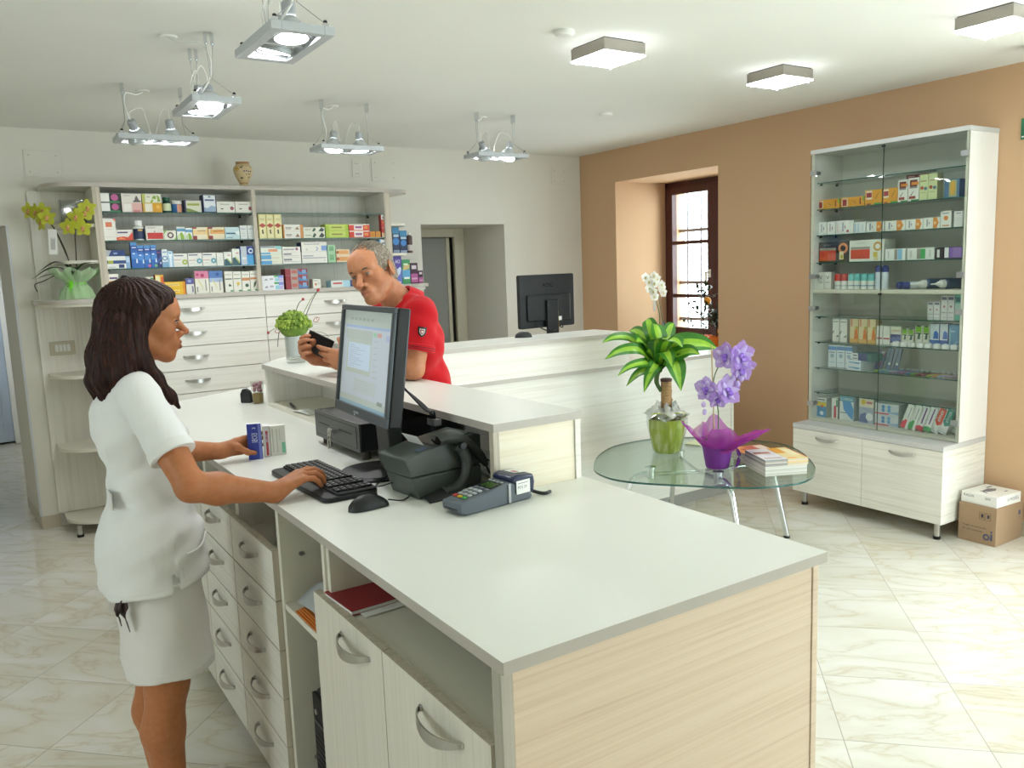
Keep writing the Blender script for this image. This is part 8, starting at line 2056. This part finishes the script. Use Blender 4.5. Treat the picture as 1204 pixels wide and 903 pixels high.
# hem cut (sloping), front vent and neckline
Tn.box((.37, 2.52, .645), (.40, .40, .12), .003, 's', rot=rotm(0, -7, 0))
[Tn.cap((.384, y_, .825), (.410, y_, .69), .002, .034, .003, 's') for y_ in (2.31, 2.335, 2.355)]
Tn.cap((.385, 2.52, 1.38), (.47, 2.52, 1.36), .052, .05, .01, 's'); Tn.cap((.362, 2.52, 1.36), (.362, 2.52, 1.50), .057, .06, .006, 's')
def foldw(F, X, Y, Z):
    w = np.exp(-((Z-1.03)/.10)**2); s = np.exp(-((Z-.86)/.08)**2)*(X > .40)
    return F+w*.0035*np.sin(60*(Z+.35*X+.2*Y))+.0022*np.sin(34*X+25*Z+18*Y)*np.clip((1.3-Z)*4, 0, 1)+s*.005*np.sin(70*(Z-.6*X))+.0015*np.sin(90*Z-40*X+30*Y)
V, Q = Tn.mesh(.0045, warp=foldw); V = relax(V, Q, 1); tun = skin_obj('tunic', [(V, Q)], M_whitecloth, wt_)
def seam(V, n, off, c, r, m, name, parent, bins=72, band=.0035, amax=None):
    n = np.array(n)/np.linalg.norm(n); d = V @ n-off; P = V[np.abs(d) < band]; a = np.arctan2(P[:, 1]-c[1], P[:, 0]-c[0]); pts = []
    for i in range(bins):
        k = (a >= -PI+2*PI*i/bins) & (a < -PI+2*PI*(i+1)/bins)
        if k.any():
            rr = np.hypot(P[k, 0]-c[0], P[k, 1]-c[1]); pts.append(tuple(P[k][rr > rr.max()-.012].mean(0)))
    MB().tube([Vector(p) for p in pts], r, m, 5, closed=True).build(name, parent)
M_whitehem = fabric('white_cotton_hem', '#e0dfdc', .2)
_n7 = (-math.sin(R(7)), 0, math.cos(R(7))); seam(V, _n7, float(np.dot(_n7, (.37, 2.52, .645)))+.120+.018, (.37, 2.52), .0014, M_whitehem, 'hem_seam', tun)
def ring_on(Sd, c, d, r0, name, parent, m, thick=.002, width=.012, n=48):
    """stitched band that follows an implicit garment around an axis"""
    d = Vector(d).normalized(); u = d.orthogonal().normalized(); v = d.cross(u); c = Vector(c); P = []
    return None
for a, b in ((rs_, re_), (ls_, le_)):
    a, b = Vector(a), Vector(b); d = (b-a).normalized(); L = (b-a).length
    c = a+d*(L*.64); u = d.orthogonal().normalized(); v = d.cross(u)
    P = [[tuple(c+d*z+(u*math.cos(t_)+v*math.sin(t_))*r) for t_ in [2*PI*q/36 for q in range(37)]] for z, r in ((-.026, .0575), (-.024, .0605), (-.004, .0612), (.0005, .0605), (.0005, .050))]
    MB().grid(P, M_whitehem).build('sleeve_hem', tun)
P = [[(.437+.085*u-.004*math.sin(PI*u), 2.352+.012*u+.05*u*u, .880+.025*v_-.012*math.sin(PI*u)) for u in [q/10 for q in range(11)]] for v_ in (0, .15, .85, 1)]
pk = MB(); pk.tube(smooth([(.412, 2.362, .872), (.44, 2.352, .868), (.475, 2.370, .880), (.497, 2.405, .905)], 6), .0035, M_whitehem, 6); pk.tube([(.412, 2.362, .872), (.418, 2.355, .80)], .002, M_whitehem, 6); pk.build('pocket_edge', tun)
bt = MB(); bt.prism([(2.425, 1.005), (2.49, 1.0), (2.49, 1.05), (2.425, 1.052)], .2615, .2665, M_whitehem, 'x'); bt.tube([(.2625, 2.49, 1.05), (.263, 2.425, 1.052)], .0028, M_whitehem, 6); bt.build('back_tab', tun, bevel=.001)
# collar stand
cl = MB(); P = []
for q in range(41):
    a = R(35+290*q/40); P.append([(.352+.058*math.cos(a)*1.0+.004*zz, 2.52+.062*math.sin(a), 1.372+zz*.05-.012*math.cos(a)) for zz in (0, .35, .7, 1)])
cl.grid(P, M_whitehem); cl.build('collar', tun, solid=.003)
# skirt
Sk = SDF(); Sk.ell((.37, 2.52, .86), (.116, .166, .12), .04); Sk.chain([(.374, 2.478, .80), (.382, 2.465, .42)], [.108, .124], .04); Sk.chain([(.374, 2.562, .80), (.382, 2.575, .42)], [.108, .124], .04)
Sk.box((.37, 2.52, .36), (.4, .4, .145), .003, 's', rot=rotm(0, -2, 0))
def skw(F, X, Y, Z): return F+.0018*np.sin(48*Z+20*X-15*Y)*np.clip((.8-Z)*5, 0, 1)+.0012*np.sin(26*Z-50*X)
V, Q = Sk.mesh(.005, warp=skw); V = relax(V, Q, 1); sk_ = skin_obj('skirt', [(V, Q)], fabric('white_skirt', '#dedad6', .25, (6, 6, 4)), wt_)
seam(V, (-math.sin(R(2)), 0, math.cos(R(2))), float(np.dot((-math.sin(R(2)), 0, math.cos(R(2))), (.37, 2.52, .36)))+.145+.022, (.37, 2.52), .0014, M_whitehem, 'hem_seam', sk_)
# patterned key strap hanging below the tunic at the back
kp = MB(); leaf(kp, [(.262, 2.40, .775), (.247, 2.395, .735), (.252, 2.395, .69)], .014, (cm('#4a3a3c', .7), cm('#2f2428', .7)), .1, 10, .3, .7); leaf(kp, [(.262, 2.405, .775), (.262, 2.40, .72), (.272, 2.40, .665)], .014, (cm('#5a484a', .7), cm('#3a2c30', .7)), .1, 10, .2, .6); kp.build('key_strap', wt_, solid=.002)
# white clogs
M_shoe = mat('white_shoe', '#dedcd8', .5)
for sgn, (hx, hy) in zip((-1, 1), hip):
    Sh = SDF(); Sh.chain([(hx-.035, hy, .04), (hx+.05, hy, .04), (hx+.15, hy+sgn*.012, .03)], [.042, .043, .034], .02); Sh.box((hx+.05, hy, -.05), (.3, .2, .051), .003, 's'); Sh.cap((hx-.02, hy, .2), (hx-.016, hy, .06), .04, .04, .01, 's')
    V, Q = Sh.mesh(.006); skin_obj('shoe', [(relax(V, Q, 1), Q)], M_shoe, wt_)

# ================= man in red =================
mn = thing('person', 'grey haired man in a red polo shirt leaning on the raised shelf with a wallet', 'person', (1.58, 3.02, 0))
M_skinm = skinmat('skin_man', '#b9805e', '#ae7352'); M_redcloth = fabric('red_pique', '#b8161f', .22, (8, 8, 5))
# head frame: facing the till, turned towards the viewer, tilted
fwd = Vector((-.80, -.56, -.16)).normalized(); tilt = R(15); Lf = Vector((-.836, .548, 0))
upv = (UP*math.cos(tilt)+Lf*math.sin(tilt)); upv = (upv-fwd*upv.dot(fwd)).normalized(); lf = upv.cross(fwd)*-1   # person's left
lf = fwd.cross(upv)*-1
xl = upv.cross(fwd).normalized()*-1
xl = fwd.cross(upv).normalized(); xl = -xl      # x towards the person's left
HMM = Matrix(((xl.x, fwd.x, upv.x, 0), (xl.y, fwd.y, upv.y, 0), (xl.z, fwd.z, upv.z, 0), (0, 0, 0, 1)))
HMM = Matrix.Translation((1.318, 3.00, 1.622)) @ HMM @ Matrix.Scale(1.03, 4)
S = SDF()
nb = Vector((1.452, 3.005, 1.475))
S.cap(HMM @ Vector((0, -.03, -.05)), nb, .055, .060, .02)
S.ell((1.475, 3.01, 1.34), (.10, .17, .14), .05); S.ell((1.545, 3.05, 1.14), (.080, .145, .16), .06); S.ell((1.575, 3.06, .96), (.095, .155, .13), .05)
S.cap((1.455, 2.89, 1.455), (1.455, 3.15, 1.455), .052, .052, .04)
lsM, leM, lwM = Vector((1.452, 2.868, 1.452)), Vector((1.405, 2.862, 1.246)), Vector((1.272, 3.115, 1.268))
rsM, reM, rwM = Vector((1.455, 3.185, 1.452)), Vector((1.375, 3.40, 1.243)), Vector((1.185, 3.345, 1.275))
for a, b, c in ((lsM, leM, lwM), (rsM, reM, rwM)):
    S.chain([a, a.lerp(b, .45), b], [.056, .049, .040], .02); S.chain([b, b.lerp(c, .32), c], [.040, .043, .030], .02)
for hy in (2.93, 3.11): S.chain([(1.61, hy, .93), (1.615, hy, .50), (1.63, hy, .08)], [.09, .062, .042], .03); S.chain([(1.64, hy, .05), (1.55, hy, .04)], [.04, .035], .02)
arms = SDF(); arms.p = list(S.p)
tl = hand_sdf(arms, lwM+Vector((-.006, .012, .001)), (-.62, .78, .12), (-.10, .05, .98), (-.70, -.70, .05), ((4, 12, 10), (14, 26, 22), (20, 34, 26), (26, 40, 28)), .0, 1.14,
              ((.045, .030, -.010), (.060, .052, -.026), (.078, .066, -.036)))
trh = hand_sdf(arms, rwM, (-.62, -.40, .42), (.05, .30, .95), (-.55, .80, -.15), ((30, 42, 30), (32, 44, 30), (36, 44, 30), (38, 44, 28)), .0, 1.08,
               ((.045, .028, -.020), (.070, .030, -.040), (.092, .020, -.052)))
chunks = []
V, Q = arms.mesh(.0075, keep=lambda V: (V[:, 2] < 1.50) & ~((V[:, 0] < 1.46) & (V[:, 2] > 1.1) & (V[:, 2] < 1.36)), lohi=((1.25, 2.72, 0), (1.75, 3.48, 1.53))); chunks.append((relax(V, Q, 1), Q))
V, Q = arms.mesh(.003, keep=lambda V: (V[:, 0] < 1.475), lohi=((1.0, 2.70, 1.19), (1.49, 3.50, 1.375))); chunks.append((relax(V, Q, 1), Q))
HS = SDF(); HS.p = list(S.p); HS.M = HMM; head_sdf(HS, True, .55)
for s in (-1, 1): HS.cap((s*.027, .087, -.046), (s*.036, .072, -.072), .0015, .0015, .005, 's')
HS.ell((0, .03, -.095), (.034, .03, .02), .02)
V, Q = HS.mesh(.0024, keep=lambda V: V[:, 2] > 1.44, lohi=((1.15, 2.84, 1.41), (1.56, 3.16, 1.78))); chunks.append((relax(V, Q, 1, .35), Q))
HMi = np.array(HMM.inverted())
def tint_m(V):
    P = V @ HMi[:3, :3].T+HMi[:3, 3]
    lips = np.maximum(blob(P, (0, .09, -.0595), (.023, .022, .0045), 3)*.5, np.maximum(blob(P, (0, .09, -.070), (.020, .02, .0052), 3)*.5, blob(P, (0, .088, -.0645), (.026, .03, .0024), 4)*1.1).clip(0, .9))
    stub = np.maximum(blob(P, (0, .05, -.085), (.06, .075, .035), 1), blob(P, (0, .09, -.048), (.03, .03, .010), 1))*.30
    nose = np.maximum(blob(P, (0, .11, -.03), (.022, .022, .02), 1.2)*.35, np.maximum(blob(P, (.05, .045, -.03), (.03, .04, .03), 1), blob(P, (-.05, .045, -.03), (.03, .04, .03), 1))*.25)
    lash = np.maximum(blob(P, (-.031, .086, .005), (.016, .012, .003), 2), blob(P, (.031, .086, .005), (.016, .012, .003), 2))*.7
    out = np.zeros((len(V), 4)); out[:, :3] = np.array(lin('#b5644c')); out[:, 3] = nose
    for a, c in ((stub, '#84604e'), (lips, '#96564a'), (lash, '#3c2a22')):
        m = a > out[:, 3]; out[m, :3] = np.array(lin(c)); out[m, 3] = a[m]
    return out
skin_obj('body', chunks, M_skinm, mn, tint_m)
eyes(mn, HMM, (.05, 1, -.10), '#3f4a4c')
M_hairm = mat('grey_hair', '#7c7264', .6)
_v = coords(M_hairm, (220, 220, 60)); _n = nd(M_hairm, 'ShaderNodeTexNoise', i_Scale=1., i_Detail=5., i_Distortion=.8); lk(M_hairm, _v, _n.inputs['Vector'])
_r = ramp(M_hairm, [(.3, '#4a4036'), (.5, '#7c7060'), (.72, '#aaa293')]); lk(M_hairm, _n.outputs['Fac'], _r.inputs['Fac']); lk(M_hairm, _r.outputs['Color'], bsdf(M_hairm).inputs['Base Color'])
_b = nd(M_hairm, 'ShaderNodeBump', i_Strength=.5, i_Distance=.003); lk(M_hairm, _n.outputs['Fac'], _b.inputs['Height']); lk(M_hairm, _b.outputs['Normal'], bsdf(M_hairm).inputs['Normal'])
Hm_ = SDF(HMM); Hm_.ell((0, -.016, .029), (.0815, .0985, .0905), .02)
for s in (-1, 1): Hm_.cap((s*.073, .016, .02), (s*.075, .006, -.022), .010, .007, .015)
Hm_.ell((0, -.06, -.03), (.066, .045, .05), .03)
Hm_.ell((0, .128, .012), (.066, .095, .100), .006, 's'); Hm_.ell((0, .040, -.085), (.09, .075, .072), .01, 's'); Hm_.ell((0, .06, .075), (.043, .062, .05), .008, 's')
for s in (-1, 1): Hm_.ell((s*.078, -.006, -.012), (.02, .024, .036), .006, 's')
def hw2(F, X, Y, Z): return F+.0012*np.sin(420*X+310*Y-200*Z)+.001*np.sin(700*Z+300*X)
V, Q = Hm_.mesh(.0028, warp=hw2); skin_obj('hair', [(relax(V, Q, 1, .3), Q)], M_hairm, mn)
# thin hair combed over the crown
th = MB(HMM); random.seed(12)
for i in range(90):
    x0 = random.uniform(-.045, .045); y0 = random.uniform(.0, .058)
    pts = []
    for q in range(5):
        y = y0-.022*q; x = x0+.004*q*math.copysign(1, x0)
        r2 = 1-(x/.079)**2-((y+.014)/.0965)**2
        if r2 <= 0: break
        pts.append(Vector((x, y, .028+.0885*math.sqrt(r2)+.0005)))
    if len(pts) > 2: th.tube(pts, .0011, M_hairm, 4)
th.build('thin_top_hair', mn)
eb = MB(HMM)
for s in (-1, 1): eb.tube(smooth([Vector((s*.012, .0925, .0175)), Vector((s*.027, .0895, .0225)), Vector((s*.041, .080, .0205)), Vector((s*.050, .067, .0135))], 5), [.0022]*3+[.0036]*6+[.003]*6+[.0012], cm('#4a3c30', .8), 8)
eb.build('eyebrows', mn)
# polo shirt
Pm = SDF()
Pm.ell((1.475, 3.01, 1.34), (.112, .185, .150), .05); Pm.ell((1.548, 3.05, 1.14), (.090, .160, .17), .06); Pm.ell((1.578, 3.06, .97), (.108, .172, .13), .05)
Pm.cap((1.458, 2.89, 1.462), (1.458, 3.155, 1.462), .057, .057, .04); Pm.cap((1.452, 2.95, 1.49), (1.452, 3.06, 1.49), .045, .045, .03)
for a, b in ((lsM, leM), (rsM, reM)):
    d = (b-a).normalized()
    Pm.cap(a+Vector((0, 0, .003)), a.lerp(b, .35), .064, .064, .025); Pm.cap(a.lerp(b, .35), a.lerp(b, .68), .064, .067, .010, clip=(tuple(a.lerp(b, .66)), tuple(d)))
Pm.box((1.6, 3.0, .72), (.4, .4, .13), .003, 's'); Pm.cap(HMM @ Vector((0, -.02, -.06)), nb+Vector((-.01, 0, -.02)), .062, .062, .006, 's')
def rw(F, X, Y, Z): return F+.003*np.sin(30*X+22*Z-40*Y)*np.clip((1.45-Z)*5, 0, 1)+.0018*np.sin(70*Z+35*Y+50*X)
V, Q = Pm.mesh(.0048, warp=rw); shirt = skin_obj('polo_shirt', [(relax(V, Q, 1), Q)], M_redcloth, mn)
M_reddk = fabric('red_rib', '#8e1219', .1); M_redln = cm('#5c1a22', .8)
for a, b in ((lsM, leM), (rsM, reM)):
    d = (b-a).normalized(); L = (b-a).length; c = a+d*(L*.66); u = d.orthogonal().normalized(); v = d.cross(u)
    P = [[tuple(c+d*z+(u*math.cos(t_)+v*math.sin(t_))*r) for t_ in [2*PI*q/36 for q in range(37)]] for z, r in ((-.026, .0685), (-.024, .0715), (-.003, .0725), (.0005, .072), (.0005, .058))]
    cf = MB().grid(P, M_redcloth)
    for z in (-.014, -.006): cf.tube([tuple(c+d*z+(u*math.cos(t_)+v*math.sin(t_))*.0722) for t_ in [2*PI*q/36 for q in range(36)]], .0016, M_redln, 5, closed=True)
    cf.build('sleeve_cuff', shirt)
# fold-over collar
cl = MB(); P = []
ax = (HMM @ Vector((0, -.03, -.05))-nb).normalized(); uu = Vector((1, 0, 0)); uu = (uu-ax*uu.dot(ax)).normalized(); vv = ax.cross(uu)
for q in range(45):
    a = R(-150+300*q/44); e = 1-abs(q-22)/22
    rad = Vector(uu)*math.cos(a)+vv*math.sin(a)
    P.append([tuple(nb+rad*r+ax*z) for r, z in ((.066, .012), (.068, .046), (.074, .050), (.085+.004*(1-e), .028), (.096+.006*(1-e), -.002-.012*(1-e)))])
cl.grid(P, M_redcloth); cl.build('collar', shirt, solid=.003)
# shield badge on the near sleeve
d = (leM-lsM).normalized(); bc = lsM+d*((leM-lsM).length*.33); out = Vector((-.30, -.95, .0)); out = (out-d*out.dot(d)).normalized(); sd = d.cross(out).normalized()
def shield(r, off, m, mb, w=.017, hgt=.021):
    ps = [(-1, 1), (-.3, .86), (0, .98), (.3, .86), (1, 1), (1, .1), (.7, -.5), (0, -1), (-.7, -.5), (-1, .1)]
    vs = []
    for k in range(1): vs = [tuple(bc+out*(.0775+off-.0045*(x*x)*r)+sd*(x*w*r)-d*(y*hgt*r)) for x, y in ps]
    vs.append(tuple(bc+out*(.0775+off))); n_ = len(ps); mb.add(vs, [(i, (i+1) % n_, n_) for i in range(n_)], m)
bg_ = MB(); shield(1, .0, cm('#161214'), bg_); shield(.62, .0008, cm('#c9c2bd'), bg_); shield(.45, .0016, cm('#9a3a34'), bg_); shield(.24, .0024, cm('#d8d0c8'), bg_); bg_.build('sleeve_badge', shirt, smooth=False)
# trousers and shoes
Tr = SDF(); Tr.ell((1.585, 3.06, .93), (.105, .168, .11), .04)
for hy in (2.93, 3.11): Tr.chain([(1.61, hy, .90), (1.615, hy, .50), (1.63, hy, .09)], [.102, .078, .062], .03)
Tr.box((1.6, 3.0, 0), (.4, .4, .045), .003, 's')
V, Q = Tr.mesh(.007); skin_obj('trousers', [(relax(V, Q, 1), Q)], fabric('dark_trousers', '#2b2f3a', .25), mn)
for hy in (2.93, 3.11):
    Sh = SDF(); Sh.chain([(1.66, hy, .045), (1.60, hy, .045), (1.52, hy, .035)], [.045, .045, .036], .02); Sh.box((1.6, hy, -.05), (.3, .2, .051), .003, 's')
    V, Q = Sh.mesh(.006); skin_obj('shoe', [(relax(V, Q, 1), Q)], mat('brown_shoe', '#3a2a20', .4), mn)
# wallet in his hands
wl = thing('wallet', 'black open leather wallet held by the man in red', 'wallet', (1.18, 3.27, 1.3))
M_lea = mat('black_leather', '#17171a', .45)
WMx = Matrix.Translation((1.232, 3.262, 1.318)) @ rotm(0, 0, 148) @ rotm(0, -28, 0)
for sg in (-1, 1):
    a = MB(WMx @ rotm(sg*7+ (-20), 0, 0)).box(-.002, .108, -.004 if sg < 0 else .0005, -.0005 if sg < 0 else .004, -.058, .032, M_lea); a.build('flap', wl, bevel=.0015)
MB(WMx @ rotm(-20, 0, 0)).box(.006, .098, -.0004, .0004, -.05, .034, cm('#3c3a3a', .6)).build('lining', wl)
# ------------------------------------------------------------------ camera and light
cam_r = Vector((0.8357726, -0.5478512, -0.0366491)); cam_u = Vector((0.1070239, 0.0970759, 0.9895060)); cam_f = Vector((0.5385444, 0.8309244, -0.1397665))
cd = bpy.data.cameras.new('camera'); cam = bpy.data.objects.new('camera', cd); C.objects.link(cam)
cd.sensor_width = 36; cd.sensor_fit = 'HORIZONTAL'; cd.lens = 970.9*36/1204; cd.clip_start = .05
Mc = Matrix((cam_r, cam_u, -cam_f)).transposed().to_4x4(); Mc.translation = Vector((0, 0, 1.62))
cam.matrix_world = Mc
bpy.context.scene.camera = cam
wd = bpy.data.worlds.new('sky'); bpy.context.scene.world = wd; wd.use_nodes = True
bg = wd.node_tree.nodes['Background']; bg.inputs['Color'].default_value = (.85, .925, 1.0, 1); bg.inputs['Strength'].default_value = 13
def portal(name, loc, rot, sx, sy):
    l = bpy.data.lights.new(name, 'AREA'); l.shape = 'RECTANGLE'; l.size = sx; l.size_y = sy; l.cycles.is_portal = True
    o = bpy.data.objects.new(name, l); C.objects.link(o); o.location = loc; o.rotation_euler = tuple(R(a) for a in rot)
portal('daylight_entrance', (XW+.21, .5, 1.19), (90, 0, 90), 2.5, 2.38)
portal('daylight_added_door', (4.0, Y0-.21, 1.15), (90, 0, 0), 1.4, 2.3)  # portal for the added front opening
portal('daylight_left', (X0-.31, 1.85, 1.6), (90, 0, -90), .9, 1.0)
portal('daylight_corridor', (-1.11, 9.125, 1.425), (90, 0, -90), .45, .45)
portal('daylight_recess', (XO+.01, 5.13, 1.61), (90, 0, 90), 1.2, 1.44)
sc = bpy.context.scene
sc.view_settings.view_transform = 'Standard'; sc.view_settings.look = 'None'; sc.view_settings.gamma = 1; sc.view_settings.use_curve_mapping = False
sc.view_settings.exposure = 0.25
sc.cycles.use_denoising = True
sc.cycles.max_bounces = 10; sc.cycles.diffuse_bounces = 6; sc.cycles.glossy_bounces = 5; sc.cycles.transmission_bounces = 8; sc.cycles.transparent_max_bounces = 24
sc.cycles.sample_clamp_indirect = 6.; sc.cycles.caustics_reflective = False; sc.cycles.caustics_refractive = False
